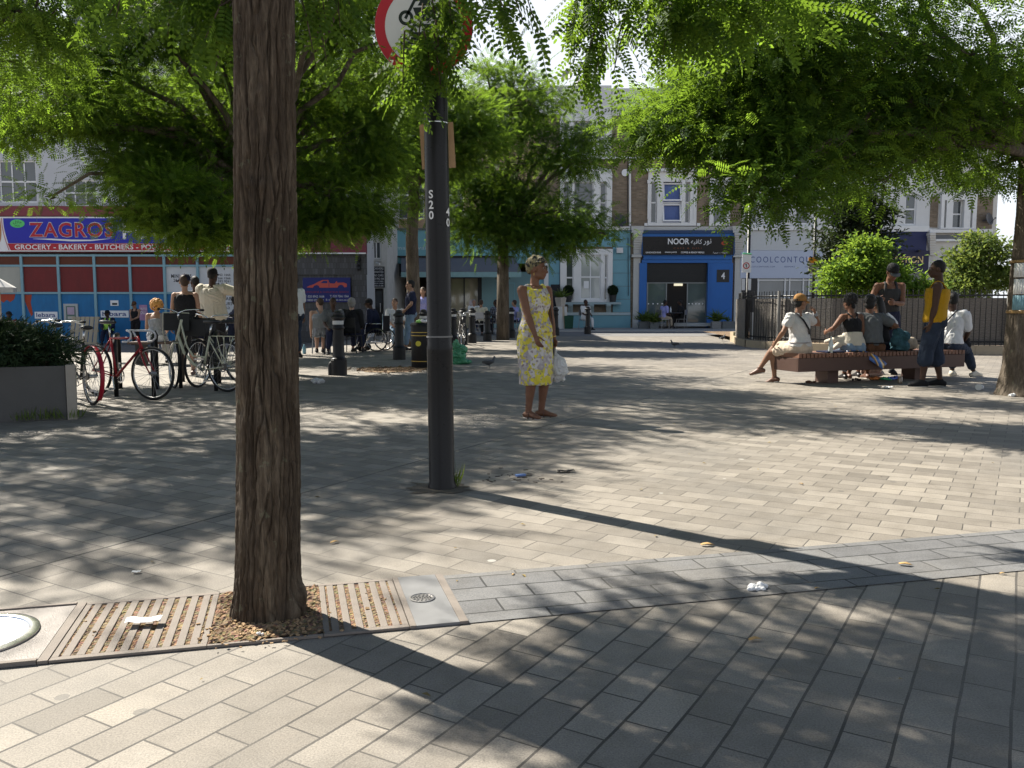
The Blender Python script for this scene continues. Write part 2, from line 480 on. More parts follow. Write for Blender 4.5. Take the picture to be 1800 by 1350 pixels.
# cast iron tree grate (two slotted halves and the frames beside them)
IRON = M('weathered_iron', (0.195, 0.168, 0.145), 0.8, 0.05, var=.3, scale=14, bump=.35, bscale=160)
def bar(mb, t0, t1, n0, n1, z0, z1, sk0=0.0, sk1=0.0):
    a = [bpt(t0+sk0, n0), bpt(t1+sk0, n0), bpt(t1+sk1, n1), bpt(t0+sk1, n1)]
    mb.add([p + Vector((0,0,z0)) for p in a] + [p + Vector((0,0,z1)) for p in a], [(0,3,2,1),(4,5,6,7),(0,1,5,4),(1,2,6,5),(2,3,7,6),(3,0,4,7)])
gr = thing('tree_grate', BO, 'brown slotted iron tree grate around the foreground trunk', 'tree grate')
def grate_half(t0, t1, n):
    mb = MB(); zt = 0.012
    bar(mb, t0, t1, -BW, -BW+0.028, 0.002, zt); bar(mb, t0, t1, BW-0.028, BW, 0.002, zt)
    p = (t1 - t0) / n
    for i in range(n + 1):
        w = p * 0.60 if 0 < i < n else p * 0.5
        a = t0 + p * i - (w/2 if 0 < i < n else (0 if i == 0 else w))
        bar(mb, a, a + w, -BW+0.0285, BW-0.0285, 0.002, zt - 0.0005)
    return mb
grate_half(-0.70, -0.20, 11).build('slotted_plate', IRON, gr, bevel=0.002)
grate_half(0.20, 0.51, 7).build('slotted_plate', IRON, gr, bevel=0.002)
for q_ in ((-0.735, -0.703, -BW, BW, 0.002, 0.0135), (0.513, 0.535, -BW, BW, 0.002, 0.0135), (0.70, 0.732, -BW, BW, 0.002, 0.0135), (-0.198, 0.198, BW-0.02, BW, 0.002, 0.013), (-0.198, 0.198, -BW, -BW+0.012, 0.002, 0.012)):
    mb = MB(); bar(mb, *q_); mb.build('edge_bar', IRON, gr)
STEEL = M('ground_steel', (0.17, 0.155, 0.145), 0.5, 0.35, var=.22, scale=20, bump=.2, bscale=200)
mb = MB(); bar(mb, 0.536, 0.699, -BW, BW, 0.002, 0.0125)
mb.build('cover_plate', M('cover_plate_paint', (0.175, 0.176, 0.178), 0.65, 0.2, var=.25), gr)
# small round drain set in the cover plate
dr = thing('drain_cover', bpt(0.60, 0.0), 'small round slotted drain cover set in the grey plate right of the trunk', 'drain')
mb = MB(); mb.lathe([(0.052, .013), (0.052, .0165), (0.046, .0175), (0.044, .0145)], bpt(0.60, 0.0), 28); mb.build('rim', M('drain_metal', (.30, .29, .28), .4, .8), dr, 'auto')
mb = MB()
for i in range(3):
    for k in range(4 + 4*i):
        a = 2*math.pi*k/(4+4*i); p = bpt(0.60, 0) + Vector((math.cos(a), math.sin(a), 0)) * (0.010 + 0.012*i)
        mb.lathe([(0.0042, .0142), (0.0042, .0182)], p, 8)
mb.build('stud', M('drain_metal', (.30, .29, .28), .4, .8), dr)
# recessed uplighter in its steel frame, left
ul = thing('ground_light', bpt(-1.03, 0), 'round recessed ground light in a steel plate at the left edge of the picture', 'ground light')
mb = MB(); bar(mb, -1.40, -0.738, -BW, BW, 0.002, 0.012); mb.build('plate', STEEL, ul)
mb = MB(); mb.lathe([(0.225, .0125), (0.225, .020), (0.20, .024), (0.19, .020), (0.185, .0125)], bpt(-1.03, 0), 48); mb.build('ring', M('polished_steel', (.75, .73, .70), .22, 1.0, var=.05), ul, 'auto')
mb = MB(); mb.lathe([(0.186, .0125), (0.186, .0165)], bpt(-1.03, 0), 48); mb.build('lens', M('frosted_lens', (.82, .82, .80), .25, 0, var=.06), ul, 'auto')
for n0, n1 in ((-BW, -BW+.02), (BW-.02, BW)):
    mb = MB(); bar(mb, -1.42, -0.738, n0, n1, 0.0121, 0.018); mb.build('edge_bar', IRON, ul)

# kerb and pavement in front of the far shops
KERB = M('kerb_granite', (0.42, 0.40, 0.37), 0.8, var=.2, scale=5, bump=.3)
FARPAVE = M('far_pavement', (0.30, 0.285, 0.26), 0.85, var=.25, scale=3, bump=.2)
kb = MB()
for i in range(22):
    x0 = -2.0 + i*1.0; kb.box(x0 + .006, x0 + .994, 37.0, 37.28, 0.0, 0.035)
tag(kb.build('kerb', KERB), None, kind='structure')
tag(MB().box(-2.0, 20, 37.283, 41.9, 0.0, 0.031).build('pavement', FARPAVE), None, kind='structure')
ROAD = M('road_surface', (0.16, 0.155, 0.15), 0.9, var=.25, scale=2.5, bump=.3, bscale=90)
tag(MB().add([(-1.5, 31.6, .004), (24, 31.6, .004), (24, 36.99, .004), (-1.5, 36.99, .004)], [(0,1,2,3)]).build('road', ROAD), None, kind='structure')

# debris patch round a tree pit, middle distance
p = gp(690, 650)
mb = MB(); n = 40
ringv = [Vector((p.x + (0.62 + 0.12*math.sin(3*a) + .05*rnd.random())*math.cos(a), p.y + (0.75 + .1*math.cos(2*a))*math.sin(a), gz(p.x, p.y) + 0.006)) for a in [2*math.pi*k/n for k in range(n)]]
mb.add(ringv, [tuple(range(n))])
for i in range(420):
    a = rnd.uniform(0, 6.28); r = abs(rnd.gauss(0, .35)); q = Vector((p.x + r*math.cos(a), p.y + 1.1*r*math.sin(a), gz(p.x, p.y) + .014)); s_ = rnd.uniform(.008, .03)
    mb.obox(q, Vector((math.cos(a*7), math.sin(a*7), 0)), Vector((-math.sin(a*7), math.cos(a*7), 0)), Vector((0,0,1)), s_, s_*.5, s_*.3)
tag(mb.build('soil_patch', SOIL), 'patch of bare soil and dry leaves left of the black pole', 'soil', kind='stuff')

# ================================================================== TREES
def leaf_template(pairs, L, ll, lw, droop=0.25, seg2=False):
    """a pinnate leaf along +x: leaflets as bent diamonds; verts (V,3), quads (Q,4)"""
    V = []; F = []
    def leaflet(base, d, nrm, l, w):
        side = np.cross(nrm, d); o = len(V)
        if seg2:
            V.extend([base, base + d*l*.22 + side*w*.44 + nrm*w*.1, base + d*l*.72 + side*w*.46 + nrm*w*.05, base + d*l - nrm*l*.08, base + d*l*.72 - side*w*.46 + nrm*w*.05, base + d*l*.22 - side*w*.44 + nrm*w*.1])
            F.append((o, o+1, o+2, o+3)); F.append((o, o+3, o+4, o+5)); return
        V.extend([base, base + d*l*0.45 + side*w*0.5 + nrm*w*.12, base + d*l - nrm*l*.10, base + d*l*0.45 - side*w*0.5 + nrm*w*.12])
        F.append((o, o+1, o+2, o+3))
    for i in range(pairs):
        u = (i + 0.6) / (pairs + 0.4); x = L*u; z = -droop*L*u*u
        for sgn in (-1, 1):
            d = np.array([0.42, sgn*0.9, -0.12]); d /= np.linalg.norm(d)
            leaflet(np.array([x, 0, z]), d, np.array([0.1, -sgn*.18, 1.0])/1.02, ll*(1 - 0.25*abs(u-.5)), lw)
    leaflet(np.array([L, 0, -droop*L]), np.array([0.93, 0, -.36]), np.array([.36, 0, .93]), ll, lw)
    o = len(V)
    w = 0.0016
    V.extend([np.array([0, -w, 0]), np.array([0, w, 0]), np.array([L, w, -droop*L]), np.array([L, -w, -droop*L])]); F.append((o, o+1, o+2, o+3))
    return np.array(V), np.array(F)
def simple_leaf(l, w):
    V = np.array([[0,0,0],[l*.45, w*.5, .08*l],[l, 0, -.12*l],[l*.45, -w*.5, .08*l]]); return V, np.array([[0,1,2,3]])
def unit(a): return a / np.maximum(1e-9, np.linalg.norm(a, axis=-1, keepdims=True))
def scatter_leaves(tmpl, pos, dirs, scale, rs, tint, uptend=0.9):
    """instance the leaf template: one frame per leaf (x along dirs, z roughly up)"""
    V, F = tmpl; n = len(pos)
    X = unit(dirs); up = np.zeros((n, 3)); up[:, 2] = uptend; up += rs.normal(0, 0.45, (n, 3))
    Z = unit(up - X * (up*X).sum(1, keepdims=True)); Y = np.cross(Z, X)
    W = pos[:, None, :] + scale[:, None, None] * (V[None, :, 0:1]*X[:, None, :] + V[None, :, 1:2]*Y[:, None, :] + V[None, :, 2:3]*Z[:, None, :])
    faces = (F[None] + (np.arange(n) * len(V))[:, None, None]).reshape(-1, 4)
    return W.reshape(-1, 3), faces, np.repeat(tint, len(V))
def leaf_material(name, c0, c1, trans, tfac=0.45, rough=0.45):
    t = NT(name)
    a = t.n('ShaderNodeAttribute', attribute_name='tint')
    col = t.mix(a.outputs['Fac'], c0, c1)
    t.P(Base_Color=col, Roughness=.62); t.bsdf.inputs['Specular IOR Level'].default_value = 0.08
    tr = t.n('ShaderNodeBsdfTranslucent', {'Color': t.mix(a.outputs['Fac'], mul(trans, .7), mul(trans, 1.35))})
    ms = t.n('ShaderNodeMixShader', {0: tfac, 1: t.bsdf.outputs[0], 2: tr.outputs[0]})
    t.t.links.new(ms.outputs[0], t.out.inputs[0])
    return t.m
LEAF = leaf_material('locust_leaf', (0.017, 0.042, 0.013), (0.048, 0.094, 0.021), (0.225, 0.36, 0.032), 0.46)
LEAF_DK = leaf_material('dark_shrub_leaf', (0.020, 0.032, 0.016), (0.045, 0.06, 0.028), (0.05, 0.07, 0.02), 0.2)
LEAF_BR = leaf_material('bright_shrub_leaf', (0.055, 0.115, 0.020), (0.115, 0.20, 0.032), (0.27, 0.40, 0.045), 0.42)
LEAF_MID = leaf_material('mid_shrub_leaf', (0.06, 0.105, 0.025), (0.13, 0.18, 0.045), (0.24, 0.30, 0.06), 0.4)
LEAF_JUN = leaf_material('juniper_leaf', (0.018, 0.034, 0.018), (0.045, 0.075, 0.032), (0.04, 0.06, 0.02), 0.15)

def bark_material(name, c0, c1, c2, vs=1.0):
    t = NT(name); c = t.coord()
    w = t.noise(t.mapping(c, scale=(vs*22, vs*22, vs*3.2)), 1.0, 6, 0.65)
    w2 = t.noise(t.mapping(c, scale=(vs*5, vs*5, vs*1.4)), 1.0, 4, 0.6)
    f = t.noise(t.mapping(c, scale=(vs*95, vs*95, vs*26)), 1.0, 5, 0.7)
    col = t.ramp(w, [(0.30, c0), (0.50, c1), (0.70, c2)])
    col = t.mix(t.ramp(w2, [(0.50, (0, 0, 0)), (0.68, (.6, .6, .6))]), col, t.mix(0.22, col, (0.14, 0.09, 0.045)))
    col = t.mix(0.7, col, t.ramp(f, [(0.3, (.55, .55, .55)), (0.6, (1.15, 1.15, 1.15))]), 'MULTIPLY')
    lich = t.math('GREATER_THAN', t.noise(c, vs*16, 4, .6), 0.66)
    col = t.mix(t.math('MULTIPLY', lich, 0.35), col, (0.16, 0.17, 0.11))
    t.P(Base_Color=col, Roughness=0.92, Normal=t.bump(t.math('ADD', t.math('MULTIPLY', f, .5), w), 0.7, 0.012))
    t.bsdf.inputs['Specular IOR Level'].default_value = 0.25
    return t.m
BARK = bark_material('furrowed_bark', (0.030, 0.021, 0.014), (0.068, 0.050, 0.034), (0.150, 0.118, 0.083))
BARK_FAR = bark_material('tree_bark', (0.045, 0.035, 0.026), (0.10, 0.08, 0.06), (0.17, 0.14, 0.11), 0.6)

def crown_points(blobs, clumps, per, rs, sig, updown=-0.25):
    """leaf positions and directions: clumps spread in each blob, leaves splayed round each clump"""
    P = []; D = []; T = []; clump_c = []
    for (c, r, k) in blobs:
        c = np.array(c); r = np.array(r)
        n = max(3, int(clumps * k))
        d = unit(rs.normal(0, 1, (n, 3))); rad = rs.uniform(0.25, 1.0, n) ** 0.55
        cc = c + d * rad[:, None] * r
        for q, dd, ra in zip(cc, d, rad):
            m = max(3, int(per * rs.uniform(.5, 1.5)))
            off = rs.normal(0, 1, (m, 3)) * sig * np.array([1.1, 1.1, .40])
            P.append(q + off)
            D.append(unit(off*0.9/sig*0.6 + dd*0.55 + rs.normal(0, .7, (m, 3)) + np.array([0, 0, updown*rs.uniform(-.3, 1.6)])))
            T.append(np.clip(rs.normal(0.45, .2, m) + rs.normal(0, .24), 0, 1))
            clump_c.append((q, c))
    return np.concatenate(P), np.concatenate(D), np.concatenate(T), clump_c

def limb_path(a, b, rs, sag=0.12, n=6):
    a = np.array(a); b = np.array(b); L = np.linalg.norm(b - a); pts = []
    for i in range(n + 1):
        u = i / n; p = a*(1-u) + b*u
        p = p + np.array([0, 0, sag*L*math.sin(math.pi*u)]) + rs.normal(0, .02*L, 3) * (1 if 0 < i < n else 0)
        pts.append(tuple(p))
    return pts

def make_tree(name, base, trunk_pts, trunk_r, blobs, label, cat='tree', group=None, tmpl=None, clumps=40, per=30, sig=0.28, lscale=(0.8, 1.25),
              leaf=None, bark=None, seed=1, twigs=0.4, fork=None, limbs=True, trunk_mesh=None, updown=-.25, lim_r=None, sprays=(), shoots=0):
    rs = np.random.RandomState(seed)
    root = thing(name, base, label, cat, group)
    P, D, T, cl = crown_points(blobs, clumps, per, rs, sig, updown)
    S_ = rs.uniform(lscale[0], lscale[1], len(P)); spr = []
    for (px, py, Y, rpx, n, side) in sprays:                  # boughs hanging into view: a twig with leaves set along it
        rr_ = rpx * Y / 1500; c = np.array(wp(px, py, Y)); m = max(1, int(n / 7))
        for q in range(m):
            tip = c + rs.normal(0, .55, 3) * rr_ * np.array([1, .6, .8]); st = tip + np.array([side*rs.uniform(.15, .45), rs.uniform(-.1, .25), rs.uniform(.18, .45)])
            mid = (st + tip) / 2 + np.array([0, 0, .05]); spr.append((st, mid, tip))
            for w in range(7):
                u = (w + .5) / 7; p = st*(1-u)**2 + 2*mid*u*(1-u) + tip*u*u; d = unit(tip - st)
                lat = unit(np.cross(d, [0, 0, 1.0])) * (1 if w % 2 else -1)
                P = np.vstack([P, p]); D = np.vstack([D, unit(d*.5 + lat*.8 + rs.normal(0, .25, 3) + np.array([0, 0, -.35]))]); T = np.append(T, np.clip(rs.normal(.5, .2), 0, 1)); S_ = np.append(S_, rs.uniform(.75, 1.05))
    for q in range(shoots):
        a, b = cl[rs.randint(len(cl))]; d = unit(unit(np.array(a) - np.array(b))*.7 + np.array([0, 0, .9]) + rs.normal(0, .3, 3)); L = rs.uniform(.2, .55); spr.append((np.array(a), a + d*L*.5, a + d*L))
        for w in range(9):
            P = np.vstack([P, a + d*L*(w+1)/9]); D = np.vstack([D, unit(d*.5 + rs.normal(0, .7, 3))]); T = np.append(T, rs.uniform(.4, 1)); S_ = np.append(S_, rs.uniform(lscale[0], lscale[1]))
    V, F, A = scatter_leaves(tmpl, P, D, S_, rs, T)
    me = fast_mesh('crown', V, F, A)
    link('crown', me, leaf or LEAF, root)
    mb = MB()
    if trunk_mesh is None and trunk_pts:
        mb.tube(trunk_pts, trunk_r, 14)
    fork = fork or (trunk_pts[-1] if trunk_pts else base)
    r0 = lim_r or ((trunk_r[-1] if trunk_r else .05) * .62)
    wood = MB()
    if limbs:
        for (c, r, k) in blobs:
            path = limb_path(fork, c, rs)
            wood.tube(path, [r0*(1-.75*i/(len(path)-1)) for i in range(len(path))], 7)
    for (a, b_, c) in spr: wood.tube([tuple(a), tuple(b_), tuple(c)], [.006, .004, .002], 5)
    for (q, c) in cl:
        if rs.rand() < twigs:
            a = np.array(c) * .55 + q * .45 if limbs else np.array(c)
            mid = (a + q) / 2 + rs.normal(0, .05, 3)
            wood.tube([tuple(a), tuple(mid), tuple(q)], [r0*.16+.004, r0*.10+.003, .003], 5)
    if trunk_mesh is not None:
        link('trunk', trunk_mesh, bark or BARK, root)
    elif trunk_pts:
        mb.build('trunk', bark or BARK_FAR, root, True)
    if wood.v: wood.build('branches', bark or BARK_FAR, root, True)
    return root
def blob(px, py, Y, rpx, k=1.0, dy=None, ry=None):
    """crown blob centred where this pixel looks at distance Y; radius in pixels of the photograph"""
    c = wp(px, py, Y); r = rpx * Y / 1500
    return (tuple(c), (r*1.08, dy if dy is not None else r, (ry*Y/1500) if ry else r*.66), k)

# --- the foreground trunk, deep furrows modelled
def furrowed_trunk(base, H, prof, lean, nth, nz, amp, seed, ridge_w, flare_bumps=()):
    th = np.linspace(0, 2*np.pi, nth, endpoint=False); z = np.linspace(-0.02, H, nz)
    TH, Z = np.meshgrid(th, z)
    U = TH / (2*np.pi)
    rr = np.interp(Z, [p[0] for p in prof], [p[1] for p in prof])
    k = ridge_w
    wob = (vnoise(U*8, Z*3.1 + seed, 8) - .5) * 1.5 + (vnoise(U*16, Z*8.0 + seed, 16) - .5) * 0.7
    n3 = vnoise(U*k*6, Z*26, int(k*6)); n4 = vnoise(U*k*10, Z*60, min(250, int(k*10)))
    wobA = (vnoise(U*6, Z*1.6 + seed, 6) - .5)*1.3 + (vnoise(U*15, Z*7.0 + seed, 15) - .5)*.8 + (vnoise(U*30, Z*24.0, 30) - .5)*.25
    wobB = (vnoise(U*5, Z*1.4 + seed*2, 5) - .5)*1.5 + (vnoise(U*13, Z*6.1 + seed*3, 13) - .5)*.9 + (vnoise(U*30, Z*21.0 + 40, 30) - .5)*.25
    kA, kB = int(k*.62), int(k*.45)
    gA = np.abs(np.sin(np.pi*(U*kA + wobA))); gB = np.abs(np.sin(np.pi*(U*kB + wobB)))
    ridge = np.minimum(gA, gB*1.15 + .05)
    ridge = np.clip(ridge*1.7, 0, 1)**.7
    crk = np.clip(1 - np.abs(vnoise(U*k*1.0, Z*9.0 + 50, k) - .5)*14, 0, 1)*.22
    h = (ridge - 1)*1.0*(0.55 + .75*vnoise(U*4, Z*1.1 + 70, 4)) - crk + (n3 - .5)*.34 + (n4 - .5)*.16 + (vnoise(U*5, Z*1.3 + 9, 5) - .5)*.7
    r = rr + amp * h
    for (bt, bz, bs, bh) in flare_bumps:
        d = np.angle(np.exp(1j*(TH - bt)))
        r = r + bh * np.exp(-((d*rr/bs)**2 + ((Z - bz)/(bs*1.2))**2))
    lx = np.interp(Z, [p[0] for p in lean], [p[1] for p in lean])
    X = base.x + lx + r*np.cos(TH); Yv = base.y + r*np.sin(TH)
    V = np.stack([X, Yv, Z + base.z], -1).reshape(-1, 3)
    i = np.arange(nth); j = np.arange(nz - 1)
    I, J = np.meshgrid(i, j); I2 = (I+1) % nth
    F = np.stack([J*nth + I, J*nth + I2, (J+1)*nth + I2, (J+1)*nth + I], -1).reshape(-1, 4)
    return V, F
tb = Vector((BO.x, BO.y, 0))
V, F = furrowed_trunk(tb, 4.6, [(-.05, .140), (.06, .128), (.25, .122), (1.0, .114), (2.4, .106), (4.6, .092)],
                      [(0, 0), (.6, .015), (1.3, .025), (2.4, .05), (4.6, .12)], 640, 1500, 0.0135, 4.0, 32,
                      [(-.35, .04, .04, .038), (-.15, .10, .03, .022), (3.6, .02, .05, .012), (-1.5, .75, .018, .010), (-1.35, 1.62, .02, .011), (-1.75, 1.63, .018, .009), (-1.5, 1.95, .014, .008)])
trunk_me = fast_mesh("trunk", V, F)
trunk_me.polygons.foreach_set('use_smooth', [True]*len(trunk_me.polygons))
PIN = leaf_template(6, 0.20, 0.048, 0.023, 0.18)
PIN7 = leaf_template(8, 0.26, 0.040, 0.021, 0.2, True)
PINF = leaf_template(4, 0.24, 0.085, 0.036, 0.15)
PINB = leaf_template(3, 0.34, 0.17, 0.075, 0.15)

# --- tree 0: big foreground trunk, its crown mostly above the frame with sprays hanging into it
B0 = [((-2.2, 5.1, 4.5), (1.25, 1.05, .8), 1.0), ((-0.6, 4.6, 4.9), (1.3, 1.1, .9), 1.0), ((-1.2, 3.2, 5.6), (1.6, 1.3, .9), 1.0), ((0.6, 3.6, 5.0), (1.2, 1.2, .8), .9),
      ((-2.5, 3.8, 5.4), (1.0, 1.0, .8), .55), ((-1.9, 5.5, 5.6), (1.4, .9, .7), .8), ((-3.0, 6.0, 5.6), (1.1, .8, .6), .4), ((-1.3, 6.0, 5.7), (1.2, .7, .6), .35), ((1.3, 4.4, 4.6), (.9, .9, .6), .6),
      ]
SP0 = [(330, 10, 4.0, 70, 56, .3), (385, 60, 4.0, 45, 35, .3), (290, 60, 4.1, 40, 14, .3), (215, 15, 4.2, 50, 14, .2), (400, 120, 4.0, 24, 7, .2), (575, 60, 4.3, 36, 21, -.3), (560, 110, 4.2, 22, 14, -.3), (600, 20, 4.4, 40, 21, -.3),
       (790, 90, 5.12, 24, 28, -.1), (800, 30, 5.1, 26, 28, -.2), (712, 160, 5.12, 24, 28, .1), (765, 150, 5.1, 28, 35, -.1), (735, 128, 5.12, 20, 14, .1), (880, 30, 4.8, 50, 28, -.4), (935, 70, 4.9, 34, 14, -.4)]
make_tree('locust_tree', tb, [], [], B0, 'thick furrowed brown trunk in the left foreground, leafy sprays hanging from above', group=None, sprays=SP0,
          tmpl=PIN7, clumps=84, per=15, sig=.18, trunk_mesh=trunk_me, fork=(-.83, 3.21, 4.3), seed=5, twigs=.6, bark=BARK, lim_r=.045)

# --- tree A behind the foreground trunk
ba = gx(452, 15.0)
BA_ = [blob(*a) for a in ((70, 180, 14.5, 75, .8), (20, 235, 14, 40, .4), (160, 110, 14.5, 75, .9), (270, 40, 14, 80, .9), (150, 205, 14, 56, .7), (255, 190, 15, 85, 1),
      (330, 260, 15, 80, 1), (240, 312, 14, 36, .35), (310, 345, 13.6, 62, .9), (370, 385, 13.8, 46, .7), (268, 385, 13.6, 34, .5), (330, 408, 13.6, 28, .35), (430, 180, 15.5, 90, 1), (390, 60, 15, 90, 1), (560, 150, 16, 95, 1.1),
      (585, 250, 16, 95, 1.2), (560, 340, 15.5, 80, 1.1), (620, 370, 16, 50, .6), (640, 300, 16.5, 55, .7), (640, 190, 16.5, 60, .7), (610, 60, 16, 60, .6), (500, 40, 15, 80, .8), (480, 400, 15, 50, .6),
      (330, -70, 15, 110, 1), (520, -90, 15.5, 120, 1), (180, -40, 15, 90, .8), (92, 345, 13.6, 16, .04), (565, 395, 15.5, 50, .6), (640, 370, 16, 45, .5), (655, 240, 16.5, 50, .6), (690, 120, 17, 60, .6), (370, -100, 12.6, 130, .9), (600, 5, 15.2, 70, .8), (725, 50, 14.8, 48, .6), (640, -65, 12.6, 80, .7), (730, -85, 12.8, 66, .5), (250, 290, 14.5, 60, .7), (420, 290, 15, 70, .9), (410, 420, 14.2, 26, .2))]
make_tree('locust_tree', ba, [ba, ba + Vector((.05, 0, 1.2)), ba + Vector((-.02, .05, 2.4)), ba + Vector((.05, 0, 3.2))], [.17, .15, .14, .12], BA_,
          'broad bushy green tree in front of the blue and red grocery sign', group='trees on the square', tmpl=PIN, clumps=44, per=34, sig=.25, seed=11, lscale=(.75, 1.15))

# --- tree F behind tree A
bf = gx(455, 21.0)
BF_ = [blob(*a) for a in ((290, 235, 21, 70, .8), (370, 250, 21, 66, .8), (330, 160, 21, 80, .9), (440, 250, 21.5, 66, .8), (220, 190, 21, 60, .6), (420, 150, 21, 70, .8), (510, 240, 21.5, 60, .7), (490, 150, 21.5, 70, .7), (380, 60, 21, 80, .7), (560, 200, 22, 60, .6), (590, 290, 21, 44, .5), (330, 300, 20, 70, .9), (430, 325, 20, 60, .9), (490, 290, 24, 66, .9), (570, 255, 25, 66, .9), (410, 240, 24, 70, .9), (630, 140, 19.6, 56, .7), (520, 330, 21, 50, .7))]
make_tree('locust_tree', bf, [bf, bf + Vector((.05, 0, 1.5)), bf + Vector((0, .1, 3.2))], [.19, .16, .13], BF_,
          'second leafy tree behind the broad one, its foliage showing through the gaps at left', group='trees on the square', tmpl=PIN, clumps=40, per=30, sig=.30, seed=121, lscale=(.95, 1.5))

# --- tree L, mostly beyond the left edge: it shades the paving on the left
bl = Vector((-9.2, 9.8, -0.05))
BL_ = [((-7.0, 10.6, 5.4), (1.5, 1.6, .9), 1.0), ((-8.6, 11.5, 5.6), (1.9, 1.6, 1.1), 1.0), ((-6.3, 9.9, 6.4), (1.6, 1.4, .8), .9), ((-8.0, 8.6, 6.2), (1.8, 1.3, .9), .5), ((-5.9, 11.6, 6.4), (1.2, 1.3, .8), .7),
       ((-5.2, 10.2, 5.8), (1.2, 1.1, .6), .8), ((-4.7, 11.2, 5.9), (1.0, .9, .5), .6), ((-6.2, 8.4, 5.6), (1.1, .9, .6), .5), ((-8.5, 10.0, 7.0), (2, 2, 1), .8), ((-7.0, 12.4, 4.6), (1.2, 1.2, .8), .7), blob(40, 20, 9.2, 70, .35)]
make_tree('locust_tree', bl, [bl, bl + Vector((0, 0, 2)), bl + Vector((.1, .1, 3.6))], [.16, .14, .12], BL_,
          'loose light green boughs reaching in over the top left corner of the picture', group='trees on the square', tmpl=PIN, clumps=56, per=26, sig=.28, seed=21, lscale=(.85, 1.3))

# --- tree B and C, middle distance
bb = gx(722, 24.0)
topb = wp(728, 335, 24.0)
BB_ = [blob(*a) for a in ((735, 255, 24, 55, .8), (690, 210, 24.5, 48, .6), (700, 290, 24.5, 45, .6), (780, 200, 24, 60, .8), (825, 200, 24.5, 40, .5), (730, 170, 25, 50, .6), (790, 280, 24, 45, .6), (760, 150, 25, 30, .2), (735, 345, 23.6, 20, .14), (835, 240, 24, 45, .6))]
make_tree('locust_tree', bb, [bb, bb*.7 + topb*.3 + Vector((.05, 0, 0)), bb*.3 + topb*.7 - Vector((.04, 0, 0)), topb], [.21, .19, .17, .15], BB_,
          'slim-trunked green tree just left of the black pole, before the pale blue cafe', group='trees on the square', tmpl=PIN, clumps=44, per=36, sig=.30, seed=31, lscale=(.95, 1.5))
bc = gx(884, 28.5)
topc = wp(884, 430, 28.5)
BC_ = [blob(*a) for a in ((880, 200, 28.5, 75, .9), (935, 180, 29, 55, .6), (880, 290, 28, 85, 1.1), (960, 260, 28.5, 66, .8), (1010, 285, 28, 45, .45), (1020, 235, 28, 36, .3), (830, 350, 28, 70, .9), (910, 375, 28, 70, 1.0),
      (980, 370, 28, 60, .8), (1030, 395, 27.8, 40, .35), (1000, 425, 27.6, 40, .3), (860, 410, 27.8, 55, .6), (930, 430, 27.6, 45, .5), (820, 405, 27.6, 40, .4), (905, 140, 29, 40, .35), (855, 130, 29, 40, .3), (800, 300, 28.5, 50, .6), (1065, 412, 27.4, 22, .1))]
make_tree('locust_tree', bc, [bc, bc*.5 + topc*.5, topc], [.22, .20, .18], BC_,
          'dense dark tree whose straight trunk stands just left of the woman in yellow', group='trees on the square', tmpl=PIN, clumps=44, per=30, sig=.34, seed=41, lscale=(1.05, 1.7))

# --- tree R on the right: trunk with posters, crown reaching far to the left
br = gp(1792, 694)
V, F = furrowed_trunk(Vector((br.x, br.y, 0)), 3.3, [(-.05, .33), (.08, .28), (.4, .225), (1.2, .195), (3.3, .16)], [(0, 0), (1.2, .0), (2.4, .03), (3.3, .0)], 200, 420, 0.012, 9.0, 22, [(-1.9, .05, .09, .06), (-.9, .06, .08, .05)])
tr_me = fast_mesh('trunk', V, F); tr_me.polygons.foreach_set('use_smooth', [True]*len(tr_me.polygons))
BR_ = [blob(*a) for a in ((1690, 90, 10, 120, 1), (1780, 180, 10.5, 110, 1), (1610, 190, 10.3, 80, .9), (1540, 90, 9.8, 110, 1), (1440, 160, 9.6, 80, .85), (1400, 60, 9.4, 100, 1), (1560, 258, 10.3, 48, .5), (1640, 272, 11, 46, .4), (1745, 300, 11.4, 50, .5),
      (1330, 150, 9.6, 75, .8), (1260, 190, 9.8, 60, .7), (1190, 220, 10, 50, .5), (1125, 248, 10.2, 28, .16), (1172, 258, 10.2, 28, .18), (1250, 232, 9.8, 44, .45), (1320, 240, 9.4, 60, .7), (1390, 270, 9.2, 55, .6), (1330, 320, 9.1, 40, .3), (1350, 365, 9.0, 32, .2),
      (1412, 318, 9.2, 30, .2), (1480, 305, 10.0, 36, .3), (1550, 318, 10.2, 26, .15), (1500, 250, 9.9, 60, .6), (1300, 60, 9, 90, .8), (1400, 190, 13.5, 70, .8), (1490, 170, 13.5, 75, .9), (1570, 210, 13.2, 70, .8), (1310, 215, 14.8, 44, .5), (1150, 195, 12.8, 34, .4), (1225, 160, 12.8, 50, .6), (1200, 180, 15, 40, .45), (1370, 225, 15.2, 60, .8), (1270, 175, 15, 60, .6), (1450, 240, 14.5, 50, .6), (1650, 230, 13, 60, .7), (1650, -60, 10, 130, .9), (1450, -60, 9.6, 110, .8))]
make_tree('locust_tree', br, [], [], BR_, 'stout tree at the right edge with posters taped to its trunk, crown spreading left', group='trees on the square', tmpl=PIN, clumps=36, per=24, sig=.23,
          trunk_mesh=tr_me, fork=(br.x, br.y, 3.1), seed=51, bark=BARK_FAR, lim_r=.06, twigs=.5)

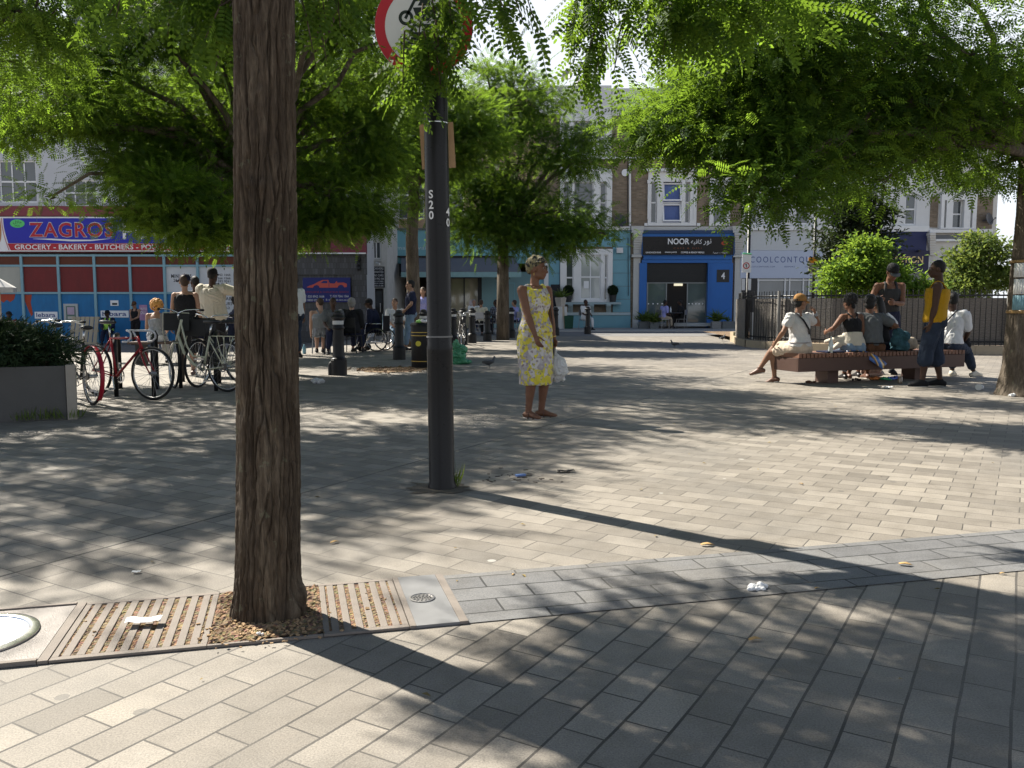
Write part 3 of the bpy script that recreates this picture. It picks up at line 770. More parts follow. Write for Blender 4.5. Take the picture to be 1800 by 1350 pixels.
# --- tree E beyond the right edge, near: sprays against the sky at the top
be = Vector((5.6, 4.6, 0))
BE_ = [blob(*a) for a in ((1190, 0, 5.8, 70, .5), (1300, -20, 5.8, 80, .5))] + \
      [((4.2, 5.0, 4.6), (1.6, 1.3, .8), .9), ((2.6, 5.6, 4.3), (1.2, 1, .6), .7)]
make_tree('locust_tree', be, [be, be + Vector((0, .1, 2.2)), be + Vector((-.2, .3, 3.9))], [.15, .13, .11], BE_,
          'near boughs with round leaflets hanging into the top of the picture right of centre', group='trees on the square', sprays=[(1015, 40, 5.6, 40, 28, .3), (1005, 120, 5.6, 32, 28, .3), (1040, 170, 5.6, 24, 14, .3), (1090, 40, 5.6, 50, 42, .3), (1150, 80, 5.7, 50, 35, .3), (1080, 110, 5.7, 30, 14, .3), (1230, 60, 5.7, 50, 28, .3)], tmpl=PIN7, clumps=34, per=13, sig=.17, seed=61, twigs=.6, lim_r=.035)

# --- shrubs behind the railings
def shrub(px, Y, blobs, label, leaf, tm, clumps, per, sig, seed, ls=(1, 1.6), name='garden_shrub'):
    b = gx(px, Y); b.z = 0
    make_tree(name, b, [b, b + Vector((.03, 0, .5)), b + Vector((0, .04, 1.0))], [.05, .04, .03], [blob(*a) for a in blobs], label, 'shrub', None, tm, clumps, per, sig, ls, leaf, BARK_FAR, seed, .5, updown=.05, shoots=90)
SL = simple_leaf(.085, .045)
shrub(1500, 27.5, ((1490, 470, 27.5, 42, 1), (1480, 420, 27.5, 36, .9), (1500, 380, 27.5, 36, .9), (1530, 420, 27.5, 36, .9), (1535, 470, 27.5, 40, .8), (1515, 345, 27.5, 22, .4), (1480, 360, 27.5, 20, .35), (1550, 380, 27.5, 18, .3), (1500, 520, 27.5, 40, .6)),
      'tall dark purple-green shrub behind the railings, in front of the pale house', LEAF_DK, simple_leaf(.12, .06), 60, 26, .24, 71)
shrub(1530, 23.6, ((1530, 474, 23.6, 40, .9), (1490, 480, 23.4, 36, .8), (1566, 486, 23.6, 28, .7), (1530, 436, 23.6, 22, .45), (1510, 435, 23.6, 20, .35), (1470, 505, 23.4, 28, .5), (1596, 512, 23.4, 22, .4), (1540, 515, 23.4, 40, .7), (1625, 508, 23.2, 20, .3)),
      'bright yellow-green bush rising above the railings behind the man in the black cap', LEAF_BR, SL, 70, 24, .16, 81, (1.1, 1.9))
shrub(1710, 24.6, ((1720, 470, 24.6, 42, 1), (1690, 500, 24.4, 36, .8), (1745, 490, 24.6, 36, .8), (1722, 425, 24.6, 22, .4), (1660, 515, 24.2, 26, .5), (1690, 455, 24.6, 24, .4), (1755, 440, 24.6, 24, .4), (1780, 480, 24.6, 36, .6)),
      'mid green leafy bush behind the railings, just left of the postered tree trunk', LEAF_MID, SL, 66, 24, .17, 91, (1.1, 1.8))
# ================================================================== BUILDINGS
def facade(mb, X0, X1, Z0, Z1, holes, Y, dep=0.18):
    """front wall at y=Y with real openings (holes: x0,x1,z0,z1) and their reveals"""
    xs_ = sorted(set([X0, X1] + [min(max(h[i], X0), X1) for h in holes for i in (0, 1)]))
    zs_ = sorted(set([Z0, Z1] + [min(max(h[i], Z0), Z1) for h in holes for i in (2, 3)]))
    for i in range(len(xs_)-1):
        for j in range(len(zs_)-1):
            cx = (xs_[i]+xs_[i+1])/2; cz = (zs_[j]+zs_[j+1])/2
            if any(h[0] < cx < h[1] and h[2] < cz < h[3] for h in holes): continue
            mb.quad((xs_[i], Y, zs_[j]), (xs_[i+1], Y, zs_[j]), (xs_[i+1], Y, zs_[j+1]), (xs_[i], Y, zs_[j+1]))
    for (a, b, c, d) in holes:
        mb.quad((a, Y, c), (a, Y, d), (a, Y+dep, d), (a, Y+dep, c)); mb.quad((b, Y, c), (b, Y+dep, c), (b, Y+dep, d), (b, Y, d))
        mb.quad((a, Y, c), (a, Y+dep, c), (b, Y+dep, c), (b, Y, c)); mb.quad((a, Y, d), (b, Y, d), (b, Y+dep, d), (a, Y+dep, d))
    return mb
def shell(mb, X0, X1, Z0, Z1, Y, D):
    """sides, back and roof slab of a house"""
    mb.quad((X0, Y, Z0), (X0, Y, Z1), (X0, Y+D, Z1), (X0, Y+D, Z0)); mb.quad((X1, Y, Z0), (X1, Y+D, Z0), (X1, Y+D, Z1), (X1, Y, Z1))
    mb.quad((X0, Y+D, Z0), (X0, Y+D, Z1), (X1, Y+D, Z1), (X1, Y+D, Z0)); mb.quad((X0, Y, Z1-.35), (X1, Y, Z1-.35), (X1, Y+D, Z1-.35), (X0, Y+D, Z1-.35))
    return mb
def prect(px0, py0, px1, py1, Y):
    a = wp(px0, py1, Y); b = wp(px1, py0, Y); return (a.x, b.x, a.z, b.z)
WHITE = M('white_render', (0.62, 0.62, 0.61), 0.75, var=.10, scale=1.6, bump=.1)
TRIM = M('white_trim_paint', (0.70, 0.70, 0.69), 0.55, var=.07, scale=4)
FRAME = M('window_frame_paint', (0.74, 0.74, 0.74), 0.4, var=.04)
GLASS = glass_mat('window_glass', (0.055, 0.065, 0.07))
GLASSD = glass_mat('shop_glass', (0.025, 0.03, 0.032))
CURT = M('net_curtain', (0.42, 0.43, 0.42), .9, var=.25, scale=7, stretch=(5, 1, .3))
CURTB = M('blue_reflection_curtain', (0.11, 0.16, 0.36), .8, var=.35, scale=7, stretch=(6, 1, .3))  # the curtain's blue takes in the blue reflection of the window
def brick_mat(name, c1, c2, cm):
    t = NT(name); c = t.coord()
    v = t.mapping(c, rot=(R(90), 0, 0))
    b = t.n('ShaderNodeTexBrick', {'Vector': v, 'Color1': c1, 'Color2': c2, 'Mortar': cm, 'Scale': 1.0, 'Mortar Size': .008, 'Brick Width': .225, 'Row Height': .075, 'Bias': 0.0})
    n = t.noise(c, 1.3, 5, .65)
    col = t.mix(.6, b.outputs[0], t.ramp(n, [(.3, (.55, .53, .5)), (.7, (1.25, 1.2, 1.15))]), 'MULTIPLY')
    t.P(Base_Color=col, Roughness=.9, Normal=t.bump(b.outputs[1], -.4, .01)); return t.m
BRICK = brick_mat('stock_brick', (0.165, 0.125, 0.085), (0.26, 0.20, 0.14), (0.20, 0.18, 0.15))
BRICKL = brick_mat('buff_brick', (0.34, 0.23, 0.14), (0.43, 0.30, 0.19), (0.30, 0.25, 0.2))
def window(root, rect, Y, rows=2, cols=1, fw=.06, pane=None, name='window', depth=.13, bar=.035, framem=None, curtain=None):
    """a window in an opening: frame with bars (one mesh), one pane mesh, and a curtain behind"""
    x0, x1, z0, z1 = rect; yf = Y + depth - .05
    mb = MB()
    mb.box(x0, x0+fw, yf, yf+.06, z0, z1); mb.box(x1-fw, x1, yf, yf+.06, z0, z1)
    mb.box(x0+fw, x1-fw, yf, yf+.06, z0, z0+fw); mb.box(x0+fw, x1-fw, yf, yf+.06, z1-fw, z1)
    for i in range(1, rows):
        z = z0 + (z1-z0)*i/rows; mb.box(x0+fw, x1-fw, yf-.005, yf+.055, z-bar, z+bar)
    for i in range(1, cols):
        x = x0 + (x1-x0)*i/cols; mb.box(x-bar*.7, x+bar*.7, yf+.003, yf+.05, z0+fw, z1-fw)
    w = mb.build(name, framem or FRAME, root)
    pn = MB().quad((x0+fw, yf+.03, z0+fw), (x1-fw, yf+.03, z0+fw), (x1-fw, yf+.03, z1-fw), (x0+fw, yf+.03, z1-fw)).build('pane', pane or GLASS, w)
    return w
def hole(px0, py0, px1, py1, Y): return prect(px0, py0, px1, py1, Y)

# ---------------------------------------------------------------- grocery block on the left (y = 36)
YL = 36.0
gl = gx(300, YL)
gro = thing('shop_building', (gl.x, YL, -.45), 'white block over a grocery with a long blue and red sign', 'building')
X0 = wp(-420, 500, YL).x; X1 = wp(645, 500, YL).x
zTop = 12.2; zF = wp(300, 362, YL).z
holes = []
for (a, b) in ((-95, -20), (0, 62), (118, 162), (205, 262), (300, 350), (390, 450), (530, 580), (600, 632)):
    for (c, d) in ((282, 356), (100, 215), (-40, 62)):
        if a == 118 and c == 282: holes.append(hole(112, 316, 168, 362, YL))
        else: holes.append(hole(a, c, b, d, YL))
mb = MB(); facade(mb, X0, X1, zF, zTop, holes, YL); shell(mb, X0, X1, -.5, zTop, YL, 11)
mb.build('wall', M('pale_block_render', (0.50, 0.51, 0.53), .8, var=.12, scale=1.2, bump=.1), gro)
for h in holes: window(gro, h, YL, 2, 3 if h[1]-h[0] > 1.2 else 2, pane=GLASS)
mb = MB(); mb.pix(-420, 362, 645, 379.5, YL - .25, .25); mb.build('red_fascia_trim', M('red_fascia', (0.20, 0.045, 0.055), .6, var=.2, scale=2), gro)
mb = MB(); mb.pix(-420, 379.6, 516, 444, YL - .1, .1); mb.build('fascia_board', M('dark_red_board', (0.13, 0.02, 0.03), .6), gro)
# the long sign
BLUE = M('sign_blue', (0.012, 0.016, 0.36), .4, var=.06); RED = M('sign_red', (0.42, 0.015, 0.03), .45, var=.08); SWHITE = M('sign_white', (0.75, 0.75, 0.75), .5, var=.04)
sg = MB().pix(-6, 381, 515, 442, YL - .22, .11).build('shop_sign', SWHITE, gro)
def arc_panel(px0, px1, py0, py1, bulge, Y, t):
    """panel whose left end bulges out in an arc (bulge in photo px)"""
    mb = MB(); pts = []
    for i in range(9):
        u = i/8; pts.append((px0 - 0 + bulge*(1 - math.sin(math.pi*(0.5 + u*.5))) , py0 + (py1-py0)*u))
    pts += [(px1, py1), (px1, py0)]
    P = [wp(a, b, Y) for a, b in pts]
    n = len(P); mb.add(P + [p + Vector((0, t, 0)) for p in P], [tuple(range(n)), tuple(range(n, 2*n))[::-1]] + [(i, n+i, n+(i+1) % n, (i+1) % n) for i in range(n)])
    return mb
arc_panel(5.5, 513, 383.5, 427.5, 9, YL - .235, .013).build('blue_panel', BLUE, sg)
mb = MB(); P = [wp(a, b, YL-.236) for a, b in ((13, 428), (513, 428), (513, 440), (19, 440))]; mb.add(P, [(0,3,2,1)]); mb.build('red_panel', RED, sg)
mb = MB()
for k, (dx, th) in enumerate(((-3.2, 1.0),)):
    A = [(5.5 + 13*(1 - math.sin(math.pi*(.5 + i/10*.5))) + dx, 383 + 57*i/10) for i in range(11)]
    for i in range(10):
        q = [wp(*A[i], YL-.236), wp(A[i][0]+th, A[i][1], YL-.236), wp(A[i+1][0]+th, A[i+1][1], YL-.236), wp(*A[i+1], YL-.236)]; mb.quad(*q)
mb.build('red_arc', RED, sg)
mb = MB(); o = text_pix(mb, 'ZAGROS', 51, 390, 199, 417.5, YL-.243, .035, 1.12); mb.build('lettering_outline', M('sign_grey', (.55, .55, .58), .5), sg)
mb = MB(); text_pix(mb, 'ZAGROS', 52.2, 391.2, 197.8, 416.6, YL-.248, .02, 1.15); mb.build('lettering', RED, sg)
mb = MB(); text_pix(mb, 'FOOD CENTRE', 216, 391.5, 500, 421, YL-.243, .025, 1.1); mb.build('lettering', SWHITE, sg)
mb = MB(); text_pix(mb, 'GROCERY - BAKERY - BUTCHERS - POULTRY - FRUIT & VEGETABLES', 26, 429.6, 455, 438.6, YL-.243, .02, 1.05); mb.build('lettering', SWHITE, sg)
mb = MB(); pts = [(58, 419.6), (90, 419.3), (125, 421), (160, 421.3), (194, 419.2)]
for i in range(4):
    th = (0.4, 2.6, 3.2, 2.4, .4); mb.quad(wp(pts[i][0], pts[i][1], YL-.243), wp(pts[i][0], pts[i][1]+th[i], YL-.243), wp(pts[i+1][0], pts[i+1][1]+th[i+1], YL-.243), wp(pts[i+1][0], pts[i+1][1], YL-.243))
mb.build('white_swoosh', SWHITE, sg)
c = wp(30.5, 393, YL-.244); mb = MB()
mb.add([c + Vector((.30*math.cos(a), 0, .17*math.sin(a))) for a in [2*math.pi*k/28 for k in range(28)]], [tuple(range(28))]); ov = mb.build('green_oval', M('sign_green', (.10, .55, .16), .5), sg)
mb = MB(); text_pix(mb, '\uFEDD\uFEFC\uFEA3', 23, 387.5, 38, 394, YL-.25); text_pix(mb, 'HALAL', 26, 395.5, 35, 398, YL-.25); mb.build('oval_lettering', M('sign_black', (.01, .02, .01), .5), sg)
mb = MB(); mb.ell(wp(-2, 402, YL-.225), (.1, .012, .55)); mb.build('bread_picture', M('bread_tone', (.45, .22, .08), .6, var=.5, scale=30), sg)
# mullion grid with coloured panels
MUL = M('pale_blue_mullion', (0.20, 0.36, 0.42), .5, var=.15, scale=3)
cols = [-219, -155, -91, -27, 37.5, 102, 165.5, 228, 288.5, 347, 414]
rows = [450, 467.5, 515, 604]
mb = MB()
for x in cols[1:]:
    mb.pix(x-2.2, 447, x+2.2, 606, YL - .12, .12, 480)
for y in (449, 467, 515): mb.pix(-300, y-1.7, 516, y+1.7, YL - .115, .10)
mb.build('mullion_grid', MUL, gro)
PB = M('panel_brown', (0.115, 0.035, 0.018), .7, var=.3, scale=3); PR = M('panel_red', (0.155, 0.018, 0.018), .6, var=.38, scale=2.6, stretch=(2, 1, .6))
PBL = M('panel_blue', (0.012, 0.145, 0.34), .55, var=.34, scale=2.6, stretch=(2, 1, .6)); PW = M('panel_white', (0.56, 0.57, 0.58), .7, var=.12, scale=3); PG = glass_mat('old_shop_glass', (0.20, 0.20, 0.16))
for i in range(len(cols)-1):
    a, b = cols[i]+2.3, cols[i+1]-2.3
    MB().pix(a, 450.8, b, 465.2, YL - .05, .04, 480).build('panel', PB, gro)
    m2 = PG if i == 3 else (PW if i >= 8 else PR)
    MB().pix(a, 468.8, b, 513.2, YL - .05, .04, 480).build('panel', m2, gro)
    m3 = PW if i == 9 else PBL
    MB().pix(a, 516.8, b, 606, YL - .05, .04, 480).build('panel', m3, gro)
# red paint splash on the leftmost blue panels
mb = MB(); P = [wp(a, b, YL-.056) for a, b in ((0, 517), (27, 517), (25, 526), (18, 531), (12, 527), (6, 532), (0, 528))]; mb.add(P, [tuple(range(7))[::-1]])
P = [wp(a, b, YL-.056) for a, b in ((42, 518), (56, 518), (54, 532), (58, 552), (55, 556), (50, 545), (44, 530))]; mb.add(P, [tuple(range(7))[::-1]])
mb.build('red_shape', M('panel_orange_red', (.36, .05, .02), .6, var=.2), gro)
BLK = M('black_letter', (0.015, 0.015, 0.018), .6, var=.1)
for (x0, y0, x1, y1) in ((61, 548, 101, 560), (177, 546, 226, 558)):
    bd = MB().pix(x0, y0, x1, y1, YL-.065, .012).build('brand_strip', SWHITE, gro)
    mb = MB(); text_pix(mb, 'lebara', x0+3, y0+1.8, x1-4, y1-2.6, YL-.07, .012); mb.build('lettering', M('navy_letter', (.02, .05, .2), .5), bd)
nt = MB().pix(194, 528, 208, 537.5, YL-.065, .012).build('notice', SWHITE, gro); MB().pix(197, 532.5, 206, 536, YL-.07, .004).build('dark_line', BLK, nt)
atm = MB(); atm.pix(112, 534, 137, 567, YL-.10, .05); a_ = atm.build('cash_machine', M('atm_grey', (.42, .43, .42), .5), gro)
MB().pix(116, 538, 133, 563, YL-.105, .004).build('surround', M('atm_green', (.10, .16, .13), .5, var=.4, scale=9), a_)
MB().pix(118, 540, 130.5, 553, YL-.11, .004).build('screen', M('atm_poster', (.42, .33, .42), .5, var=.3, scale=14), a_)
MB().pix(119, 556, 131, 561, YL-.112, .006).build('keypad', M('atm_keys', (.35, .35, .33), .4, .4), a_)
ps = MB().pix(245, 536, 259, 563, YL-.065, .012).build('poster', M('pink_poster', (.40, .22, .36), .6, var=.5, scale=9), gro)
mb = MB(); text_pix(mb, 'UNLIMITED', 247, 541, 258, 545, YL-.07); text_pix(mb, 'CALLS', 247, 547, 257, 552, YL-.07); mb.build('lettering', SWHITE, ps)
def lettered(px, name='notice_lettering', m=None, par=None):
    mb = MB()
    for (s_, a, b, c, d) in px: text_pix(mb, s_, a, b, c, d, YL-.056, .012, 1.1)
    return mb.build(name, m or BLK, par or gro)
lettered([('MINI CABS', 301, 482, 336.5, 488.5), ('24 HOURS', 305, 490, 334, 495.5)])
lettered([('020 8962 1666', 369, 481, 405, 485), ('020 7266 1566', 369, 487, 405, 491), ('0800 092 9261', 369, 492.5, 405, 496.5)])
for x in (375, 389):
    mb = MB(); P = [wp(a, b, YL-.056) for a, b in ((x, 498.2), (x+8, 498.2), (x+8, 496.8), (x+11, 498.8), (x+8, 500.8), (x+8, 499.4), (x, 499.4))]; mb.add(P, [tuple(range(7))[::-1]]); mb.build('arrow', BLK, gro)
lettered([('MINI CABS', 370, 522, 411, 528), ('24 HOURS', 374, 531, 408, 536.5), ('020 8962', 374, 539, 404, 543.5)])
# right part: red fascia, dark tiled front with the car banner
mb = MB(); mb.pix(516.2, 398, 643, 445.5, YL - .3, .3); mb.build('red_fascia', M('red_fascia_plain', (0.175, 0.038, 0.050), .6, var=.15, scale=2), gro)
for q_ in ((514, 541), (543, 643)): MB().pix(q_[0], 444, q_[1], 446.3, YL-.33, .03).build('white_fascia_line', SWHITE, gro)
t = NT('dark_tile'); c = t.coord(); b = t.n('ShaderNodeTexBrick', {'Vector': t.mapping(c, rot=(R(90), 0, 0)), 'Color1': (.025, .027, .033), 'Color2': (.075, .08, .095), 'Mortar': (.012, .012, .013), 'Scale': 1.0, 'Brick Width': .12, 'Row Height': .24, 'Mortar Size': .008, 'Bias': -.4})
t.P(Base_Color=b.outputs[0], Roughness=.45); DTILE = t.m
mb = MB(); mb.pix(414, 446.5, 521, 612, YL - .02, .04); mb.pix(521, 446.5, 645, 483, YL - .02, .04); mb.pix(624, 483, 645, 612, YL-.02, .04); mb.pix(521, 483, 624, 612, YL+.10, .04); mb.build('tiled_front', DTILE, gro)
bn = MB().pix(532.5, 488, 616, 531, YL-.02, .05).build('banner', M('banner_navy', (.016, .022, .14), .55, var=.12), gro)
car = [(539, 505), (543, 502.5), (551, 500), (560, 495), (567, 492), (577, 492), (580, 498), (588, 498.5), (592, 493.5), (593, 497), (604, 496.5), (610, 499), (609.5, 504.5), (605, 505), (603, 501.5), (599, 500.5), (595, 502), (593.5, 505.5), (562, 505.8), (560, 502), (556, 500.8), (552, 502.5), (550, 505.8), (541, 505.5)]
mb = MB(); P = [wp(a, b, YL-.027) for a, b in car]; mb.add(P, [tuple(range(len(P)))[::-1]]); mb.build('car_emblem', M('banner_coral', (.50, .08, .06), .5), bn)
mb = MB(); P = [wp(a, b, YL-.029) for a, b in ((563, 497.5), (568.5, 493.8), (575.5, 493.8), (575.5, 498))]; mb.add(P, [(3, 2, 1, 0)]); P = [wp(a, b, YL-.029) for a, b in ((577.8, 493), (578.6, 493), (578.6, 505), (577.8, 505))]; mb.add(P, [(3, 2, 1, 0)]); mb.build('car_window', M('banner_navy', (.016, .022, .14)), bn)
mb = MB(); text_pix(mb, 'LIMOUSINE & CHAUFFEUR SERVICE', 537, 511.8, 613, 515, YL-.027); mb.build('lettering', M('banner_dark_red', (.25, .03, .06), .5), bn)
mb = MB(); text_pix(mb, 'T: 020 8962 1666', 536, 519, 570, 523.2, YL-.027, .01); text_pix(mb, 'T: 020 7266 1566', 580, 518.6, 613, 522.6, YL-.027, .01); text_pix(mb, 'F: 0800 092 9201', 536, 525.5, 569, 529.5, YL-.027, .01); text_pix(mb, 'E: mail@ak-cars.co.uk', 573, 525.2, 615, 529.3, YL-.027, .01); mb.build('lettering', M('banner_grey', (.5, .5, .52), .5), bn)
mb = MB()
for k in range(3): mb.ell(wp(630, 456 + k*8, YL-.12), (.08, .08, .09), seg=10, rings=6)
mb.pix(627, 450, 633, 474, YL-.06, .05); mb.build('wall_lamp', M('lamp_black', (.02, .02, .022), .4), gro)
# ---------------------------------------------------------------- narrow white doorway house
YN = 38.0
nar = thing('narrow_house', (wp(662, 560, YN).x, YN, -.4), 'narrow grubby white house front with a black doorway and a black notice above it', 'building')
NX0, NX1 = wp(644, 500, YN).x, wp(681, 500, YN).x
hs = [hole(653, 424, 669, 455, YN), hole(653, 507, 674, 592, YN), hole(652, 300, 672, 360, YN), hole(652, 180, 672, 245, YN)]
mb = MB(); facade(mb, NX0, NX1, -.5, 10.6, hs, YN); shell(mb, NX0, NX1, -.5, 10.6, YN, 8); mb.build('wall', M('grubby_white', (.50, .49, .47), .85, var=.3, scale=2.2, bump=.3, bscale=20), nar)
window(nar, hs[0], YN, 1, 2, .05, curtain=None); window(nar, hs[2], YN, 2, 1); window(nar, hs[3], YN, 2, 1)
mb = MB(); mb.pix(653.2, 507.2, 673.8, 592, YN+.12, .05); dd = mb.build('door', M('black_door', (.018, .018, .02), .35), nar)
mb = MB(); mb.pix(656, 512, 671, 540, YN+.115, .004); mb.build('door_glass', GLASSD, dd); mb = MB(); mb.pix(668, 533, 669, 549, YN+.09, .02); mb.build('handle', M('handle_steel', (.5, .5, .5), .3, .9), dd)
nb = MB().pix(655, 468.5, 676, 505.5, YN-.05, .05).build('notice_board', M('board_black', (.012, .013, .02), .5), nar)
mb = MB()
for (s_, a, b, c, d) in (('DRIVERS', 657, 470, 674, 474), ('WANTED', 657, 476, 674, 480), ('AK CARS', 657, 482, 674, 486), ('020 8962 1666', 656.5, 488, 675, 491.6), ('NEW CUSTOMERS', 657, 493.4, 674, 495.6), ('MINI CABS', 657, 497, 674, 499.4), ('OPEN 24 HRS', 657, 501, 674, 504)): text_pix(mb, s_, a, b, c, d, YN-.055, .02)
mb.build('lettering', M('banner_grey', (.5, .5, .52)), nb)
mb = MB(); mb.pix(648.5, 519, 652.5, 527, YN-.03, .03); mb.build('entry_phone', M('brass_plate', (.45, .36, .15), .4, .5), nar)
mb = MB(); mb.pix(655, 456.5, 671, 459.5, YN-.1, .1); mb.build('window_sill', M('grubby_white', (.5, .49, .47)), nar)
mb = MB(); mb.tube([wp(664, 463, YN-.02), wp(664, 462, YN-.2)], .02, 8); mb.tube([wp(661, 462, YN-.25), wp(667.5, 464.5, YN-.38)], .05, 10); mb.build('security_camera', M('cam_white', (.6, .6, .6), .4), nar)

# ---------------------------------------------------------------- pale blue cafe
YC = 42.0
TEAL = M('pale_blue_paint', (0.165, 0.37, 0.43), .55, var=.10, scale=2.2)
TEAL2 = M('grey_blue_paint', (0.17, 0.29, 0.31), .6, var=.12, scale=2.2)
caf = thing('cafe_building', (wp(800, 560, YC).x, YC, 0), 'buff brick building over a pale blue cafe front with a grey awning', 'building')
CX0, CX1 = wp(680.5, 500, YC).x, wp(941, 500, YC).x
hs = [hole(a, c, b, d, YC) for (a, b) in ((700, 745), (770, 815), (850, 895)) for (c, d) in ((300, 385), (170, 240), )]
zc = wp(800, 463, YC).z
mb = MB(); facade(mb, CX0, CX1, zc, 11.4, hs, YC); shell(mb, CX0, CX1, -.1, 11.4, YC, 10); mb.build('wall', BRICKL, caf)
for h in hs: window(caf, h, YC, 2, 1)
mb = MB(); mb.pix(680.7, 404, 940.7, 463, YC - .5, .497); mb.build('fascia', TEAL, caf)
mb = MB(); mb.pix(680, 401, 941, 404.6, YC-.56, .5); mb.build('fascia_capping', M('lead_grey', (.12, .13, .14), .6), caf)
mb = MB(); text_pix(mb, 'maida vale place', 697, 432, 790, 441, YC-.51, .012, 1.05); mb.build('lettering', M('pale_letter', (.42, .55, .60), .5), caf)
MB().pix(681, 463.2, 695.5, 594, YC-.4, .4).build('shop_pilaster', TEAL2, caf); MB().pix(847, 478, 941, 594, YC-.05, .2).build('shopfront', TEAL2, caf)
mb = MB(); mb.pix(870, 484, 897, 491, YC-.055, .004); mb.build('vent_panel', M('vent_dark', (.10, .15, .14), .6), caf)
mb = MB(); mb.pix(871, 497, 905, 498, YC-.06, .01); mb.pix(871, 497, 872, 594, YC-.06, .01); mb.pix(904, 497, 905, 594, YC-.06, .01); mb.build('door_panel', TEAL, caf)
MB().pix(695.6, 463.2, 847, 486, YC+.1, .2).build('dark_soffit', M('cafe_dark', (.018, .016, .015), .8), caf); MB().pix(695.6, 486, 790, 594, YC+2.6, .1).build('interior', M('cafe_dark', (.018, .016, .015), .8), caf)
mb = MB(); mb.pix(788, 486, 793, 594, YC-.02, .14); mb.pix(840, 486, 847, 594, YC-.02, .14); mb.pix(793, 486, 840, 489, YC-.02, .14); mb.pix(793, 578, 840, 594, YC-.02, .14); mb.pix(815, 489, 817, 578, YC, .1); mb.build('window_frame', M('frame_black', (.02, .02, .022), .4), caf)
mb = MB(); mb.pix(793.2, 489.2, 839.8, 577.8, YC+.08, .02); mb.build('pane', glass_mat('painted_cream_reflection', (.30, .27, .19)), caf)  # the cream light mirrored in the pane is put into its base colour
cp = MB(); cp.pix(700, 503, 720, 507, YC+2.5, .02); cp.build('menu_board', M('menu_board', (.09, .07, .05), .6), caf)
lb = MB(); lb.ell(wp(704, 476, YC+.6), (.06, .06, .06), seg=10, rings=6); lb.build('lit_bulb', emit_mat('warm_bulb', (1, .62, .22), 6), caf)
aw = MB(); a0 = wp(705, 452, YC-.5); a1 = wp(905, 452, YC-.5); b0 = wp(705, 477, YC-1.9); b1 = wp(916, 477, YC-1.9)
aw.add([a0, a1, b1, b0, a0 - Vector((0,0,.03)), a1 - Vector((0,0,.03)), b1 - Vector((0,0,.03)), b0 - Vector((0,0,.03))], [(0,3,2,1),(4,5,6,7),(0,4,7,3),(1,2,6,5),(3,7,6,2),(0,1,5,4)])
awo = aw.build('awning', M('awning_grey', (.135, .145, .165), .85, var=.1, scale=6), caf)
mb = MB(); mb.add([b0 - Vector((0,.01,.03)), b1 - Vector((0,.01,.03)), b1 - Vector((0,.01,.27)), b0 - Vector((0,.01,.27)), b0 - Vector((0,-.02,.03)), b1 - Vector((0,-.02,.03)), b1 - Vector((0,-.02,.27)), b0 - Vector((0,-.02,.27))], [(0,3,2,1),(4,5,6,7),(3,7,6,2),(0,1,5,4),(0,4,7,3),(1,2,6,5)]); mb.build('valance', M('valance_teal', (.22, .36, .37), .7), awo)
mb = MB(); mb.pix(697, 449.5, 901, 452.5, YC-.62, .1); mb.build('awning_cassette', M('lamp_black', (.02, .02, .022)), awo)

# ---------------------------------------------------------------- houses of the terrace
def house(name, label, px0, px1, ztop, holes_px, wallm, Y=YC, zb=-.1):
    r = thing(name, (wp((px0+px1)/2, 560, Y).x, Y, 0), label, 'building')
    x0, x1 = wp(px0, 500, Y).x, wp(px1, 500, Y).x
    hs = [hole(*h, Y) for h in holes_px]
    mb = MB(); facade(mb, x0, x1, zb, ztop, hs, Y); shell(mb, x0, x1, zb, ztop, Y, 10); mb.build('wall', wallm, r)
    return r, hs
def surround(root, px0, py0, px1, py1, holes_px, Y, name='window_surround', proud=.10, m=None):
    x0, x1, z0, z1 = prect(px0, py0, px1, py1, Y); hs = [hole(*h, Y) for h in holes_px]
    mb = MB(); facade(mb, x0, x1, z0, z1, hs, Y - proud, proud - .003)
    yb = Y - .004; yf = Y - proud
    mb.quad((x0, yf, z0), (x0, yf, z1), (x0, yb, z1), (x0, yb, z0)); mb.quad((x1, yf, z0), (x1, yb, z0), (x1, yb, z1), (x1, yf, z1))
    mb.quad((x0, yf, z1), (x1, yf, z1), (x1, yb, z1), (x0, yb, z1)); mb.quad((x0, yf, z0), (x0, yb, z0), (x1, yb, z0), (x1, yf, z0))
    return mb.build(name, m or TRIM, root)
# blue house
H1 = [(990, 213, 1000, 269), (1008, 213, 1040, 269), (1051, 213, 1065, 269), (990, 320, 1001, 392), (1008, 320, 1043, 392), (1054, 320, 1066, 392)]
zt = wp(1020, 152, YC).z
h1, hs = house('terraced_house', 'brick terraced house with white window bays over a pale blue ground floor', 941.3, 1108.5, zt - .1, H1, BRICK)
for h in hs: window(h1, h, YC, 2, 1, .05, depth=.1, curtain=None)
mb = MB(); P = [wp(a, b, YC-.08) for a, b in ((941.5, 202), (941.5, 178), (958, 156), (985, 150), (1075, 150), (1075, 202))]; n = len(P)
mb.add(P + [p + Vector((0, .4, 0)) for p in P], [tuple(range(n))[::-1], tuple(range(n, 2*n))] + [(i, (i+1) % n, n+(i+1) % n, n+i) for i in range(n)]); mb.build('parapet', WHITE, h1)
surround(h1, 984, 203, 1075, 274, H1[:3], YC); surround(h1, 984, 306, 1076, 397, H1[3:], YC)
mb = MB(); P = [wp(a, b, YC-.10) for a, b in ((984, 305.7), (984, 294), (1032, 288), (1074, 298), (1076, 305.7))]; n = 5
mb.add(P + [p + Vector((0, .097, 0)) for p in P], [tuple(range(n))[::-1], tuple(range(n, 2*n))] + [(i, (i+1) % n, n+(i+1) % n, n+i) for i in range(n)]); mb.build('pediment', TRIM, h1)
